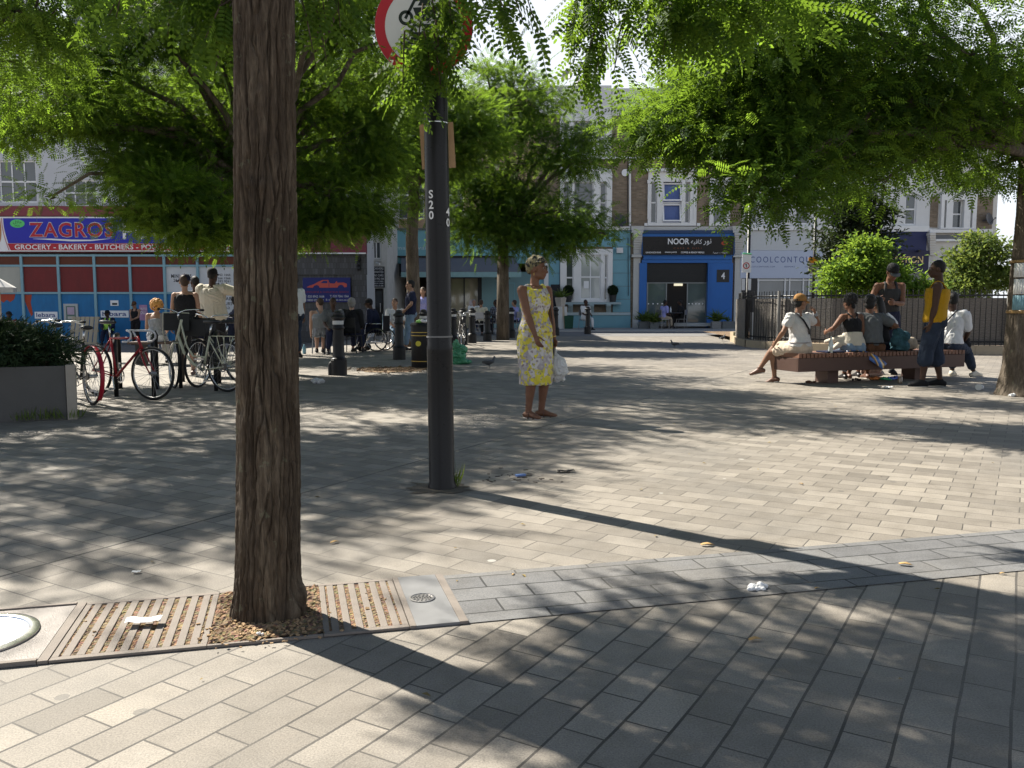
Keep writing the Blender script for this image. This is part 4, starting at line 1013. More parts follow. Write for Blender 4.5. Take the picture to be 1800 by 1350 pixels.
mb = MB(); mb.pix(941.6, 274.3, 1108, 279, YC-.14, .137); mb.build('string_course', TRIM, h1)
mb = MB(); mb.pix(941.6, 398, 1108, 404.5, YC-.22, .217); mb.build('cornice', TRIM, h1)
mb = MB(); mb.tube([wp(1107.3, 280, YC-.08), wp(1107.3, 397, YC-.08)], .055, 10); mb.build('drainpipe', TRIM, h1)
# rusticated pale blue ground floor: stone courses with grooves
mb = MB(); ys_ = [405, 434, 457, 480, 503, 526, 549]
for i in range(6):
    y0, y1 = ys_[i] + .3, ys_[i+1] - .3
    for (xa, xb) in ((941.6, 984), (1077, 1108.2)) if y1 > 436 else ((941.6, 1108.2),):
        n = max(1, round((xb-xa)/26)); w = (xb-xa)/n; off = 0
        for k in range(n): mb.pix(xa+w*k+.3, y0, xa+w*(k+1)-.3, y1, YC-.06, .057)
mb.pix(941.6, 549.3, 1108.2, 554, YC-.09, .087); mb.pix(941.6, 554.3, 1108.2, 583, YC-.06, .057)
mb.build('rusticated_front', M('blue_stucco', (.165, .34, .41), .7, var=.10, scale=1.8, bump=.1), h1)
mb = MB(); mb.pix(941.6, 549.2, 1108.2, 553.8, YC-.11, .018); mb.build('plinth_band', M('pale_blue_trim', (.42, .50, .53), .6), h1)
G1 = [(994, 448, 1008, 528), (1019.5, 448, 1056, 526), (1061, 448, 1068, 528)]
surround(h1, 984.3, 438, 1076.7, 531, G1, YC, proud=.16)
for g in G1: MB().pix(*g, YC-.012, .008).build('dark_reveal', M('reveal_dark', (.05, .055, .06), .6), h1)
for k, g in enumerate(G1):
    w = window(h1, hole(*g, YC), YC, 2, 2 if k == 1 else 1, .05, depth=-.02, pane=glass_mat('net_curtain_glass', (.36, .38, .36)) if k == 1 else GLASS)
MB().pix(1026, 494, 1035, 507, YC-.08, .01).build('window_notice', SWHITE, h1)
mb = MB(); mb.pix(984, 531.2, 1092, 535, YC-.55, .55)
for x in (1003, 1040, 1070):
    for i in range(6):
        d = .5*(1-i/6)**1.5; mb.pix(x-4, 535 + i*2.6, x+4, 535 + (i+1)*2.6, YC-.06-d, d)
mb.build('bracketed_shelf', M('shelf_grey_blue', (.30, .38, .40), .7, var=.12), h1)
mb = MB(); mb.pix(956, 450, 964, 583, YC-.14, .075); mb.build('pilaster', TRIM, h1)
mb = MB(); mb.box(wp(957.5, 468, YC).x, wp(962, 468, YC).x, YC-.25, YC-.142, wp(1, 477, YC).z, wp(1, 467, YC).z); mb.build('door_light', M('lamp_black', (.02, .02, .022)), h1)
mb = MB(); mb.pix(968, 500, 984, 540, YC-.3, .04); mb.build('black_board', M('board_black', (.012, .013, .02)), h1)
al = MB(); c = wp(1099, 303.5, YC-.08); al.tube([c, c + Vector((0, .08, 0))], .17, 20); al.build('alarm_box', SWHITE, h1)
mb = MB(); mb.box(wp(1083, 440, YC).x, wp(1094, 440, YC).x, YC-.28, YC-.063, wp(1, 445, YC).z, wp(1, 436, YC).z); mb.build('wall_lamp', M('cam_white', (.6, .6, .6)), h1)
def dish(root, c, r, tilt, name='satellite_dish', m=None):
    mb = MB(); n = 18; ring = []
    fwd = Vector(tilt).normalized(); a = fwd.orthogonal().normalized(); b = fwd.cross(a)
    vs = [c - fwd*.02]; fs = []
    for k, (rr, d) in enumerate(((.5, .02), (1, .09))):
        for i in range(n):
            th = 2*math.pi*i/n; vs.append(c + (a*math.cos(th) + b*math.sin(th))*r*rr + fwd*d*r*2)
    for i in range(n):
        j = (i+1) % n; fs += [(0, 1+i, 1+j), (1+i, 1+n+i, 1+n+j, 1+j)]
    mb.add(vs, fs); mb.tube([c + fwd*.0 - Vector((0, 0, r*.9)), c + fwd*r*1.1 - Vector((0, 0, r*.15))], .015, 6); mb.box(*(lambda p: (p.x-.03, p.x+.03, p.y-.03, p.y+.03, p.z-.03, p.z+.03))(c + fwd*r*1.1 - Vector((0, 0, r*.15))))
    mb.tube([c - fwd*.02, c - fwd*.3], .03, 8)
    o = mb.build(name, m or M('dish_dark', (.05, .05, .055), .5), root); sm = o.modifiers.new('s', 'SOLIDIFY'); sm.thickness = .012
    return o
dish(h1, wp(1090, 388, YC-.34), .32, (.45, -.8, .3))
dish(h1, wp(998, 131, YC+1.2), .30, (-.55, -.75, .35), m=M('dish_grey', (.22, .22, .22), .5))
MB().pix(1015, 140, 1030, 152, YC+1.5, .9).build('chimney', WHITE, h1); MB().tube([wp(1002, 100, YC+1.2), wp(1002, 152, YC+1.2)], .02, 6).build('aerial_mast', WHITE, h1)

for q_ in (((941.8, 281), (1000, 284), (1060, 281.5), (1103, 283), (1103, 396)), ((1080, 420), (1092, 421), (1104, 418), (1104.5, 520))): MB().tube([wp(a, b, YC-.10) for a, b in q_], .014, 6).build('cable', BLK, h1)
# cafe with the black sign and bright blue front
H2 = [(1143, 320, 1155, 392), (1164, 320, 1198, 392), (1203, 320, 1213, 392), (1253, 325, 1277, 392), (1146, 225, 1156, 268), (1164, 225, 1198, 268), (1204, 225, 1214, 268), (1254, 225, 1278, 268)]
h2, hs = house('terraced_house', 'brick terraced house over a bright blue cafe front with a black sign', 1108.8, 1301, zt - .35, H2, BRICK)
for k, h in enumerate(hs):
    if k != 1: window(h2, h, YC, 2, 1, .05, depth=.1)
surround(h2, 1138, 301, 1225, 397, H2[:3], YC); surround(h2, 1246, 312, 1284, 397, H2[3:4], YC); surround(h2, 1140, 210, 1222, 272, H2[4:7], YC); surround(h2, 1248, 210, 1284, 272, H2[7:], YC)
mb = MB(); mb.pix(1131, 296, 1230, 300.7, YC-.28, .277); mb.build('window_hood', TRIM, h2)
for q_ in ((1133, 1138), (1225.2, 1231)): MB().pix(q_[0], 392, q_[1], 397, YC-.1, .097).build('foot_block', TRIM, h2)
for x in (1140, 1221):
    mb = MB(); mb.pix(x-2, 316, x+2, 322, YC-.16, .057); mb.pix(x-1.5, 321.9, x+1.5, 385, YC-.13, .027); mb.build('window_column', TRIM, h2)
mb = MB(); mb.pix(1109, 275.2, 1300.8, 279.6, YC-.14, .137); mb.build('string_course', TRIM, h2)
mb = MB(); mb.pix(1076, 155, 1300.8, 203, YC-.09, .4); mb.build('parapet', WHITE, h2)
# the open pivot window with a curtain coloured after its blue reflection
w_ = MB(); r_ = hole(*H2[1], YC)
w_.box(r_[0], r_[0]+.05, YC+.05, YC+.11, r_[2], r_[3]); w_.box(r_[1]-.05, r_[1], YC+.05, YC+.11, r_[2], r_[3]); w_.box(r_[0]+.05, r_[1]-.05, YC+.05, YC+.11, r_[2], r_[2]+.05)
zm = (r_[2]+r_[3])/2; w_.box(r_[0]+.05, r_[1]-.05, YC+.05, YC+.11, zm-.04, zm+.04); wo = w_.build('window', FRAME, h2)
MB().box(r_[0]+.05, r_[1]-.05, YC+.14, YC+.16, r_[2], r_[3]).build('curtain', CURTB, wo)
for (za, zb_) in ((zm+.06, r_[3]-.02), (r_[2]+.06, zm-.04)):
    tilt_ = R(14); hgt = zb_-za; up = Vector((0, math.sin(tilt_), math.cos(tilt_))); nrm = Vector((0, -math.cos(tilt_), math.sin(tilt_))); org = Vector(((r_[0]+r_[1])/2, YC-.16, za))
    s = MB(); wd = (r_[1]-r_[0])/2-.04; X = Vector((1, 0, 0))
    for (cx, cz, hx, hz) in ((-wd, hgt/2, .035, hgt/2), (wd, hgt/2, .035, hgt/2), (0, .035, wd-.036, .035), (0, hgt-.035, wd-.036, .035)):
        s.obox(org + X*cx + up*cz, X, nrm, up, hx, .03, hz)
    so_ = s.build('sash', FRAME, wo)
# shopfront
BLUEP = M('bright_blue_paint', (.022, .125, .40), .5, var=.12, scale=1.6)
DBLUE = M('dark_blue_paint', (.02, .05, .13), .5)
mb = MB(); mb.pix(1128.5, 404.8, 1291, 410, YC-.42, .417); mb.build('shop_cornice', DBLUE, h2)
mb = MB(); mb.pix(1128.5, 410.2, 1291, 449.5, YC-.34, .337); mb.pix(1131, 449.7, 1287, 456, YC-.28, .277); mb.pix(1128.5, 456.2, 1287, 462, YC-.22, .217); mb.build('shop_fascia', BLUEP, h2)
sgn = MB().pix(1130, 415.8, 1290, 448, YC-.40, .057).build('shop_sign', M('sign_gloss_black', (.012, .010, .010), .3, var=.3, scale=3, spec=.2), h2)
mb = MB(); text_pix(mb, 'NOOR', 1174, 419, 1212, 429.6, YC-.405, .02); text_pix(mb, '\uFEEA\uFEF4\uFED3\uFE8E\uFEDB', 1214.5, 420.5, 1234, 430.5, YC-.405); text_pix(mb, '\uFEAD\uFEEE\uFEE7', 1236.5, 420, 1250.5, 431, YC-.405); mb.build('lettering', SWHITE, sgn)
mb = MB(); text_pix(mb, 'CAFE & DELI', 1184, 435, 1233, 437.6, YC-.405, 0, 1.4); mb.build('lettering', M('sign_copper', (.22, .07, .03), .5), sgn)
mb = MB(); text_pix(mb, 'SANDWICH BAR', 1135, 442.3, 1162, 445.2, YC-.405, .02); text_pix(mb, 'FRESH JUICE', 1169, 442.3, 1189.5, 445.2, YC-.405, .02); text_pix(mb, 'COFFEE & READY MEALS', 1197, 442.2, 1238, 445.2, YC-.405, .02)
text_pix(mb, '\uFE94\uFEF4\uFE91\uFEAE\uFECB \uFE95\uFEFB\uFEEE\uFED7\uFE84\uFEE3', 1253, 441.8, 1281, 446, YC-.405); mb.build('lettering', SWHITE, sgn)
c = wp(1273.5, 427.5, YC-.405); mb = MB(); n = 24
for k in range(n):
    a0, a1 = 2*math.pi*k/n, 2*math.pi*(k+1)/n; f = lambda a, q: c + Vector((.16*q*math.cos(a), 0, .10*q*math.sin(a))); mb.quad(f(a0, 1), f(a1, 1), f(a1, .45), f(a0, .45))
mb.build('red_emblem', M('sign_orange_red', (.35, .05, .02), .5), sgn)
for q_ in ((1123.5, 462.2, 1136.5, 574, YC-.20, .197), (1246.5, 462.2, 1287.5, 568, YC-.20, .197), (1244, 462.2, 1246.3, 576, YC-.3, .297)): MB().pix(*q_).build('shop_pilaster', BLUEP, h2)
n4 = MB().pix(1260, 474, 1282, 496, YC-.215, .014).build('number_plate', M('plate_dark', (.035, .035, .033), .6), h2)
mb = MB(); text_pix(mb, '4', 1267.5, 479, 1274.5, 490.5, YC-.22, .02); mb.build('lettering', SWHITE, n4)
sh = MB()
for k in range(17): sh.pix(1136.8, 462.3 + k*2.0, 1243.8, 464.1 + k*2.0, YC-.06 - .012*(k % 2), .05)
sh.build('roller_shutter', M('shutter_dark', (.022, .024, .026), .45, .3), h2)
mb = MB(); mb.pix(1136.8, 496.5, 1243.8, 498.2, YC-.05, .05); mb.pix(1136.8, 498.3, 1139, 570, YC-.05, .05); mb.pix(1170, 498.3, 1172, 570, YC-.045, .04); mb.pix(1207, 498.3, 1209, 570, YC-.045, .04); mb.pix(1241.6, 498.3, 1243.8, 570, YC-.05, .05); mb.build('shop_window_frame', M('frame_grey', (.20, .22, .23), .4, .4), h2)
for q_ in ((1139.2, 1169.8), (1209.2, 1241.4)): MB().pix(q_[0], 498.4, q_[1], 570, YC-.02, .012).build('shop_glass', glass_mat('grey_green_glass', (.085, .11, .11)), h2)
mb = MB(); mb.pix(1172.2, 498.4, 1206.8, 572, YC-.004, .003); mb.build('doorway', M('doorway_dark', (.02, .017, .015), .9), h2)
mb = MB()
for x in list(range(1140, 1170, 8)) + list(range(1211, 1241, 6)): mb.ell(wp(x, 534, YC-.024), (.035, .004, .035), seg=8, rings=4)
mb.build('manifestation_dots', SWHITE, h2)
MB().pix(1185, 498.4, 1200, 502.5, YC-.13, .08).build('door_lamp', emit_mat('shop_lamp', (.9, .8, .55), .28), h2)
for (a, b) in ((1110, 1131), (1287.8, 1309)):
    mb = MB(); mb.pix(a+1, 404.8, b, 409, YC-.5, .497); mb.pix(a, 397.2, b+1, 404.5, YC-.42, .417)
    for i in range(9):
        d = .42*(1-i/9)**1.4 + .12; mb.pix(a+4, 409.2 + i*4.2, b-2, 409 + (i+1)*4.2, YC-d, d-.003)
    mb.pix(a+1, 447.2, b-3, 452, YC-.3, .297); mb.pix(a+3, 452.2, b-6, 580, YC-.14, .137); mb.pix(a+2, 566, b-5, 580, YC-.17, .027)
    mb.build('corbel_pilaster', M('pilaster_grey', (.47, .47, .45), .7, var=.12, scale=2), h2)
mb = MB(); mb.pix(1132, 398.2, 1287, 404.5, YC-.22, .217); mb.build('cornice', M('pilaster_grey', (.47, .47, .45)), h2)
mb = MB(); mb.pix(1124, 568, 1300, 573.5, YC-1.1, .85); mb.build('entrance_slab', M('slab_grey', (.34, .36, .37), .7), h2)

# white rendered house with the pale shop sign
H3 = [(1308, 335, 1333, 394), (1352, 335, 1378, 394), (1398, 335, 1424, 394), (1308, 225, 1333, 272), (1352, 225, 1378, 272), (1398, 225, 1424, 272)]
h3, hs = house('terraced_house', 'white rendered house over the shop with the pale blue-white sign, behind the railings', 1301.3, 1447, zt - .6, H3, WHITE)
for h in hs: window(h3, h, YC, 2, 1, .06, depth=.12)
MB().pix(1301.6, 398, 1446.6, 404.5, YC-.25, .247).build('cornice', TRIM, h3); MB().pix(1301.6, 275, 1446.6, 279, YC-.14, .137).build('string_course', TRIM, h3)
mb = MB(); mb.pix(1305, 405, 1426, 440, YC-.12, .117); mb.build('fascia', M('fascia_offwhite', (.50, .52, .53), .7, var=.08), h3)
s3 = MB().pix(1301.8, 440.3, 1446, 489, YC-.16, .157).build('shop_sign', M('sign_pale_blue', (.44, .49, .60), .5, var=.06, scale=1.2), h3)
mb = MB(); text_pix(mb, 'COOLCONTOUR', 1319, 451, 1434, 461.5, YC-.165, -.004, 1.35); text_pix(mb, 'COOLCONTOURS.COM', 1320, 467.5, 1362, 470, YC-.165, 0, 1.2); text_pix(mb, 'BESPOKE', 1379, 467.5, 1397, 470, YC-.165, 0, 1.2); text_pix(mb, 'LONDON', 1415, 467.5, 1433, 470, YC-.165, 0, 1.2); mb.build('lettering', M('navy_letter', (.02, .05, .2)), s3)
mb = MB(); mb.pix(1301.8, 489.2, 1330, 577, YC-.1, .097); mb.build('dark_shopfront', M('frame_black', (.02, .02, .022)), h3)
mb = MB(); mb.pix(1331, 489.2, 1446, 577, YC-.02, .017); mb.build('shop_glass', glass_mat('shop_glass_grey', (.10, .11, .115)), h3)
mb = MB()
for x in (1331, 1378, 1386, 1410, 1420, 1444): mb.pix(x, 489.2, x+2.2, 577, YC-.09, .066)
mb.pix(1331, 491.5, 1446, 493.5, YC-.095, .004); mb.build('shop_window_frame', TRIM, h3)
# hidden pale house and the navy shop
H4 = [(1490, 270, 1505, 340), (1525, 310, 1545, 395), (1590, 340, 1612, 395), (1560, 225, 1590, 272), (1600, 225, 1625, 272)]
h4, hs = house('terraced_house', 'pale house over a navy blue shop with gold lettering, seen between the bushes', 1447.3, 1634, zt - .5, H4, WHITE)
for h in hs: window(h4, h, YC, 2, 1, .06, depth=.12)
NAVY = M('navy_paint', (.018, .025, .085), .5, var=.12)
mb = MB(); mb.pix(1447.6, 397, 1633.7, 407, YC-.2, .197); mb.build('cornice', TRIM, h4)
mb = MB(); mb.pix(1550, 407.3, 1629, 440, YC-.16, .157); mb.build('navy_fascia', NAVY, h4)
s4 = MB().pix(1535, 440.2, 1632.5, 477, YC-.28, .277).build('shop_sign', M('sign_navy_grey', (.022, .022, .055), .5), h4)
mb = MB(); text_pix(mb, 'ENTATION', 1553, 450.5, 1623, 462.5, YC-.285, .015); mb.build('lettering', M('gold_letter', (.62, .47, .20), .4, .2), s4)
mb = MB(); mb.pix(1550, 477.2, 1632, 577, YC-.02, .017); mb.build('shop_glass', GLASSD, h4)
mb = MB(); mb.tube([wp(1615, 441, YC-.3), wp(1617, 441, YC-.7)], .06, 8); mb.build('sign_lamp', M('lamp_black', (.02, .02, .022)), h4)
# cream corner building
H5 = [(1655, 353, 1661, 401), (1670, 352, 1692, 401), (1701, 353, 1707, 401), (1654, 447, 1665, 480), (1680, 447, 1690, 480)]
CREAM = M('cream_stucco', (.56, .54, .50), .75, var=.10, scale=1.8)
h5, hs = house('corner_house', 'cream stucco corner house with a three-light bay window above the bushes', 1634.3, 1746, zt - .8, H5, CREAM)
for h in hs: window(h5, h, YC, 2, 1, .05, depth=.1)
for q_ in ((1635, 345, 1649, 400), (1716, 345, 1745, 402)): MB().pix(*q_, YC-.02, .017).build('brick_panel', BRICK, h5)
surround(h5, 1649.5, 340, 1714.5, 403, H5[:3], YC, proud=.22)
MB().pix(1634.6, 403.3, 1745.6, 409, YC-.28, .277).build('cornice', TRIM, h5); MB().pix(1645, 420, 1745.6, 424, YC-.2, .197).build('string_course', TRIM, h5)
mb = MB(); mb.pix(1645, 413, 1712, 419.7, YC-.12, .117); mb.build('lead_flashing', M('lead_grey', (.12, .13, .14)), h5)
mb = MB()
for i in range(9):
    d = .42*(1-i/9)**1.4 + .12; mb.pix(1630.5 if False else 1635, 409.3 + i*4.4, 1645, 409.1 + (i+1)*4.4, YC-d, d-.003)
mb.build('corbel', CREAM, h5)
dish(h5, wp(1738, 385, YC-.3), .3, (.5, -.8, .2))
# ================================================================== STREET FURNITURE
BLKPAINT = M('black_gloss_paint', (0.010, 0.010, 0.011), .30, var=.35, scale=14, bump=.03, bscale=30, spec=.18)
IRONBLK = M('black_cast_iron', (0.013, 0.013, 0.014), .42, var=.3, scale=10, bump=.15, bscale=60, spec=.25)
CHROME = M('chrome', (.6, .6, .6), .2, 1.0, var=.05)
RUBBER = M('tyre_rubber', (.018, .018, .018), .8, var=.2)
ZIPW = M('white_plastic', (.66, .66, .66), .4, var=.06)
# --- the black pole in the foreground with its round sign
pb = gp(777, 857); PR_ = .083
pole = thing('sign_pole', pb, 'tall black foreground pole with white characters and a round red-rimmed sign', 'pole')
ptop = Vector((pb.x - .045, pb.y, 5.2))
def pole_c(z): return pb + (ptop - pb) * (z / 5.2)
mb = MB()
zs_ = [0, .02, .04, .9, .92, .94, 1.6, 2.4, 2.95, 3.6, 5.2]
mb.tube([pole_c(z) for z in zs_], [PR_+.012, PR_+.010, PR_+.001, PR_, PR_+.001, PR_-.004, PR_-.005, PR_-.007, PR_-.008, PR_-.02, PR_-.025], 40)
mb.build('pole', BLKPAINT, pole, 'auto')
mb = MB(); mb.tube([pole_c(.985), pole_c(.995)], [PR_+.001]*2, 40, cap=False); mb.build('scuff_line', M('scuff_grey', (.16, .16, .16), .6), pole)
def on_pole(mb, s, th0, zc, h, bold=.02):
    v, f = text_raw(s, bold); a, b = v.min(0), v.max(0); k = h / (b[1]-a[1]); vs = []
    for p in v:
        x = (p[0] - (a[0]+b[0])/2)*k; z = zc + (p[1] - (a[1]+b[1])/2)*k; c = pole_c(z); r = PR_ - .0005; th = th0 + x / r
        vs.append(c + Vector((r*math.sin(th), -r*math.cos(th), 0)))
    return mb.add(vs, f)
mb = MB()
def zpx(py, px=765): return wp(px, py, pb.y - PR_).z
for s_, y in (('S', 341), ('2', 359.5), ('0', 378)): on_pole(mb, s_, -.42, zpx(y), .052)
for s_, y in (('4', 371), ('0', 390)): on_pole(mb, s_, 1.02, zpx(y), .052)
mb.build('lettering', ZIPW, pole)
# the round sign: flat disc facing the square
sc_ = wp(745, 46, pb.y - .12); SR = .30
mb = MB(); mb.tube([sc_ + Vector((0, .012, 0)), sc_], SR, 48); disc = mb.build('round_sign', M('sign_back_grey', (.40, .40, .40), .5), pole)
mb = MB(); n = 64
for k in range(n):
    a0, a1 = 2*math.pi*k/n, 2*math.pi*(k+1)/n; f = lambda a, r: sc_ + Vector((r*math.cos(a), -.003, r*math.sin(a))); mb.quad(f(a0, SR*.995), f(a0, SR*.79), f(a1, SR*.79), f(a1, SR*.995))
mb.build('red_ring', M('sign_ring_red', (.42, .012, .02), .4, var=.06), disc)
mb = MB(); mb.add([sc_ + Vector((SR*.80*math.cos(a), -.002, SR*.80*math.sin(a))) for a in [2*math.pi*k/n for k in range(n)]], [tuple(range(n))[::-1]]); mb.build('white_face', M('sign_face_white', (.62, .62, .60), .45, var=.05), disc)
mb = MB()
def on_sign(poly): mb.add([sc_ + Vector((SR*p[0], -.004, SR*p[1])) for p in poly], [tuple(range(len(poly)))[::-1]])
def ring(cx, cy, r0, r1):
    for k in range(24):
        a0, a1 = 2*math.pi*k/24, 2*math.pi*(k+1)/24; f = lambda a, r: sc_ + Vector((SR*(cx + r*math.cos(a)), -.004, SR*(cy + r*math.sin(a)))); mb.quad(f(a0, r1), f(a0, r0), f(a1, r0), f(a1, r1))
ring(-.36, .16, .085, .15); ring(.34, .16, .085, .15)
on_sign([(-.40, .16), (-.35, .13), (-.16, .48), (-.06, .50), (-.05, .54), (-.20, .53)])
on_sign([(-.22, .36), (.20, .38), (.38, .42), (.40, .36), (.24, .26), (.14, .10), (-.12, .10), (-.16, .2)])
on_sign([(-.12, .40), (.0, .62), (.10, .66), (.14, .40)]); on_sign([(-.12, .56), (.0, .52), (.05, .60), (-.02, .63)])
on_sign([(.02 + .09*math.cos(a), .70 + .08*math.sin(a)) for a in [2*math.pi*k/14 for k in range(14)]])
for (y0, y1, w) in ((-.20, -.12, .30), (-.28, -.22, .46), (-.36, -.30, .48), (-.44, -.38, .48), (-.58, -.48, .46)): on_sign([(-w/1, y0), (w/1, y0), (w/1, y1), (-w/1, y1)])
on_sign([(-.30, -.12), (-.22, .04), (.22, .04), (.30, -.12), (.24, -.12), (.18, -.01), (-.18, -.01), (-.24, -.12)])
on_sign([(-.46, -.58), (-.34, -.58), (-.34, -.66), (-.46, -.66)]); on_sign([(.34, -.58), (.46, -.58), (.46, -.66), (.34, -.66)])
on_sign([(-.48, -.2), (-.44, -.2), (-.44, -.58), (-.48, -.58)]); on_sign([(.44, -.2), (.48, -.2), (.48, -.58), (.44, -.58)])
mb.build('vehicle_emblem', M('sign_black', (.01, .02, .01)), disc)
mb = MB(); mb.box(sc_.x-.04, sc_.x+.04, sc_.y+.0125, pb.y, sc_.z+.10, sc_.z+.14); mb.box(sc_.x-.04, sc_.x+.04, sc_.y+.0125, pb.y, sc_.z-.16, sc_.z-.12); mb.build('bracket', CHROME, disc)
rd_ = random.Random(12); mb = MB(); ring_ = []
for k in range(36):
    a = 2*math.pi*k/36; r_ = .115 + .05*rd_.random() + (.09 if -2.6 < (a - 4.9) < .9 else 0)*rd_.random(); ring_.append(pb + Vector((r_*1.25*math.cos(a), r_*math.sin(a), .0045)))
mb.add(ring_, [tuple(range(36))]); tag(mb.build('dirt', M('dirt_brown', (.105, .088, .068), .95, var=.45, scale=30, bump=.5)), 'brown dirt gathered on the paving round the foot of the black pole', 'dirt', kind='stuff')
# boards strapped behind the pole
cardb = M('weathered_board', (.42, .27, .15), .8, var=.3, scale=8)
bd = thing('board', pole_c(2.2) + Vector((0, .12, 0)), 'weathered brown board strapped behind the black pole below the round sign', 'board')
a, b = wp(739, 216, pb.y+.1), wp(799, 296, pb.y+.1); T_ = Matrix.Rotation(R(-3.2), 4, 'Y')
mb = MB(); cx, cz = (a.x+b.x)/2, (a.z+b.z)/2
mb.obox((cx, pb.y+.105, cz), T_ @ Vector((1,0,0)), (0,1,0), T_ @ Vector((0,0,1)), (b.x-a.x)/2, .006, (a.z-b.z)/2); mb.build('panel', cardb, bd)
mb = MB(); mb.tube([pole_c(zpx(213))+Vector((0,0,-.002)), pole_c(zpx(213))+Vector((0,0,.004))], PR_-.003, 32, cap=False); mb.build('strap', CHROME, bd)

# --- bollards
def bollard(p, h, label, white=True, group='black bollards'):
    r = thing('bollard', p, label, 'bollard', group)
    prof = [(.155, 0), (.155, .26), (.145, .27), (.150, .285), (.128, .30), (.112, .33), (.104, .60), (.100, .78), (.106, .785), (.120, .80), (.120, .82), (.106, .835), (.100, .85), (.100, .95), (.125, .96), (.140, .975), (.140, 1.0), (.12, 1.015), (.085, 1.03), (.09, 1.05), (.075, 1.085), (.03, 1.10), (.012, 1.102)]
    k = h / 1.10
    mb = MB(); mb.lathe([(a*.88, b*k) for a, b in prof], p, 24); mb.build('post', IRONBLK, r, 'auto')
    if white:
        mb = MB(); mb.tube([p + Vector((0, 0, .87*k)), p + Vector((0, 0, .935*k))], .0925, 24, cap=False); mb.build('white_band', M('band_white', (.50, .50, .49), .5, var=.12), r)
    return r
for (px, py, h, lab, w) in ((596, 659, 1.08, 'large black bollard with a small stub at its foot, before the grey vest man', True), (702, 632, 1.07, 'black bollard in front of the man in the navy t-shirt', False),
    (745, 622, 1.07, 'black bollard partly hidden behind the litter bin and pole', True), (797, 611, 1.08, 'black bollard just right of the foreground pole, by the parked bicycle', True), (814, 606, 1.08, 'black bollard second to the right of the foreground pole', True), (830, 603, 1.08, 'black bollard beside the seated person in the white shirt', True),
    (857, 599.5, .98, 'short stained bollard between the seated white shirt and the tree trunk', False), (899, 594, 1.08, 'black bollard touching the right side of the middle tree trunk', True), (977, 590, 1.08, 'black bollard right of the woman, in front of the white pedestal', False), (1033, 587.5, 1.1, 'black bollard in front of the person seated by the pale blue house', False)):
    b_ = bollard(gp(px, py), h, lab, w)
    if px == 596:
        q = gp(px - 11, py); mb = MB(); mb.lathe([(.055, 0), (.055, .16), (.045, .2), (.02, .225)], q + Vector((-.02, -.02, 0)), 14); mb.build('stub', IRONBLK, b_, 'auto')
# --- litter bin
p = gp(742, 646); lb = thing('litter_bin', p, 'round black litter bin with gold bands and a yellow badge behind the pole', 'litter bin')
mb = MB(); mb.lathe([(.19, 0), (.20, .02), (.205, .70), (.205, .78)], p, 28); mb.build('body', IRONBLK, lb, 'auto')
mb = MB(); mb.lathe([(.215, .78), (.22, .80), (.20, .84), (.13, .86), (.12, .83)], p, 28); mb.build('lid', IRONBLK, lb, 'auto')
GOLD = M('gold_paint', (.42, .29, .07), .45, .3)
for z in (.60, .66, .12): mb = MB(); mb.tube([p + Vector((0, 0, z)), p + Vector((0, 0, z+.015))], .207, 28, cap=False); mb.build('gold_band', GOLD, lb)
c = p + Vector((-.045, -.205, .46)); mb = MB(); mb.tube([c, c - Vector((0, .006, 0))], .05, 16); mb.build('yellow_badge', M('badge_yellow', (.55, .48, .05), .5), lb)
cp = p + Vector((.03, -.12, .845)); cr = thing('rubbish', cp, 'crumpled white and green wrappers heaped on top of the litter bin', 'litter')
rr = random.Random(4)
for m_, dx in ((ZIPW, .06), (M('wrapper_green', (.20, .45, .10), .5), -.06), (ZIPW, -.0)):
    mb = MB()
    for k in range(4): mb.ell(cp + Vector((dx + rr.uniform(-.03, .03), rr.uniform(-.04, .04), .02 + rr.uniform(0, .02))), (.05, .04, .03), seg=7, rings=5)
    link('wrapper', union_mesh(mb, .008, 2), m_, cr)
# --- green rubbish bag
from mathutils import noise as mnoise
def crease(me, amp, sc):
    return displace(me, lambda p: amp*((abs(mnoise.noise(p*sc)) - .25)*1.6 + (abs(mnoise.noise(p*sc*2.3)) - .25)*.8))
def displace(me, fn):
    n = len(me.vertices); co = np.empty(n*3, np.float32); no = np.empty(n*3, np.float32)
    me.vertices.foreach_get('co', co); me.vertices.foreach_get('normal', no); co = co.reshape(-1, 3); no = no.reshape(-1, 3)
    h = np.array([fn(Vector(p)) for p in co.tolist()], np.float32)
    me.vertices.foreach_set('co', (co + no*h[:, None]).ravel()); me.update()
    return me
p = gp(806, 640); mb = MB(); rr = random.Random(9)
for k in range(26):
    a = rr.uniform(0, 6.28); q = rr.uniform(0, .14); z = rr.uniform(.06, .34); mb.ell(p + Vector((q*math.cos(a)*(1.15-z), q*math.sin(a), z)), (.10*rr.uniform(.7, 1.2), .10, .09*rr.uniform(.6, 1.2)), seg=8, rings=6)
mb.ell(p + Vector((-.04, 0, .40)), (.07, .07, .10), seg=8, rings=6); mb.ell(p + Vector((.06, 0, .05)), (.22, .18, .06)); mb.ell(p, (.16, .14, .09))
t = NT('green_plastic_bag'); c = t.coord(); t.P(Base_Color=t.mix(t.noise(c, 7, 4), (.015, .16, .06), (.10, .34, .18)), Roughness=.22, Normal=t.bump(t.noise(c, 28, 3, .6), .9, .03))
o = link('rubbish_bag', crease(union_mesh(mb, .010, 2), .022, 9), t.m, None, True); tag(o, 'green plastic rubbish bag slumped on the paving beside the black pole', 'rubbish bag')

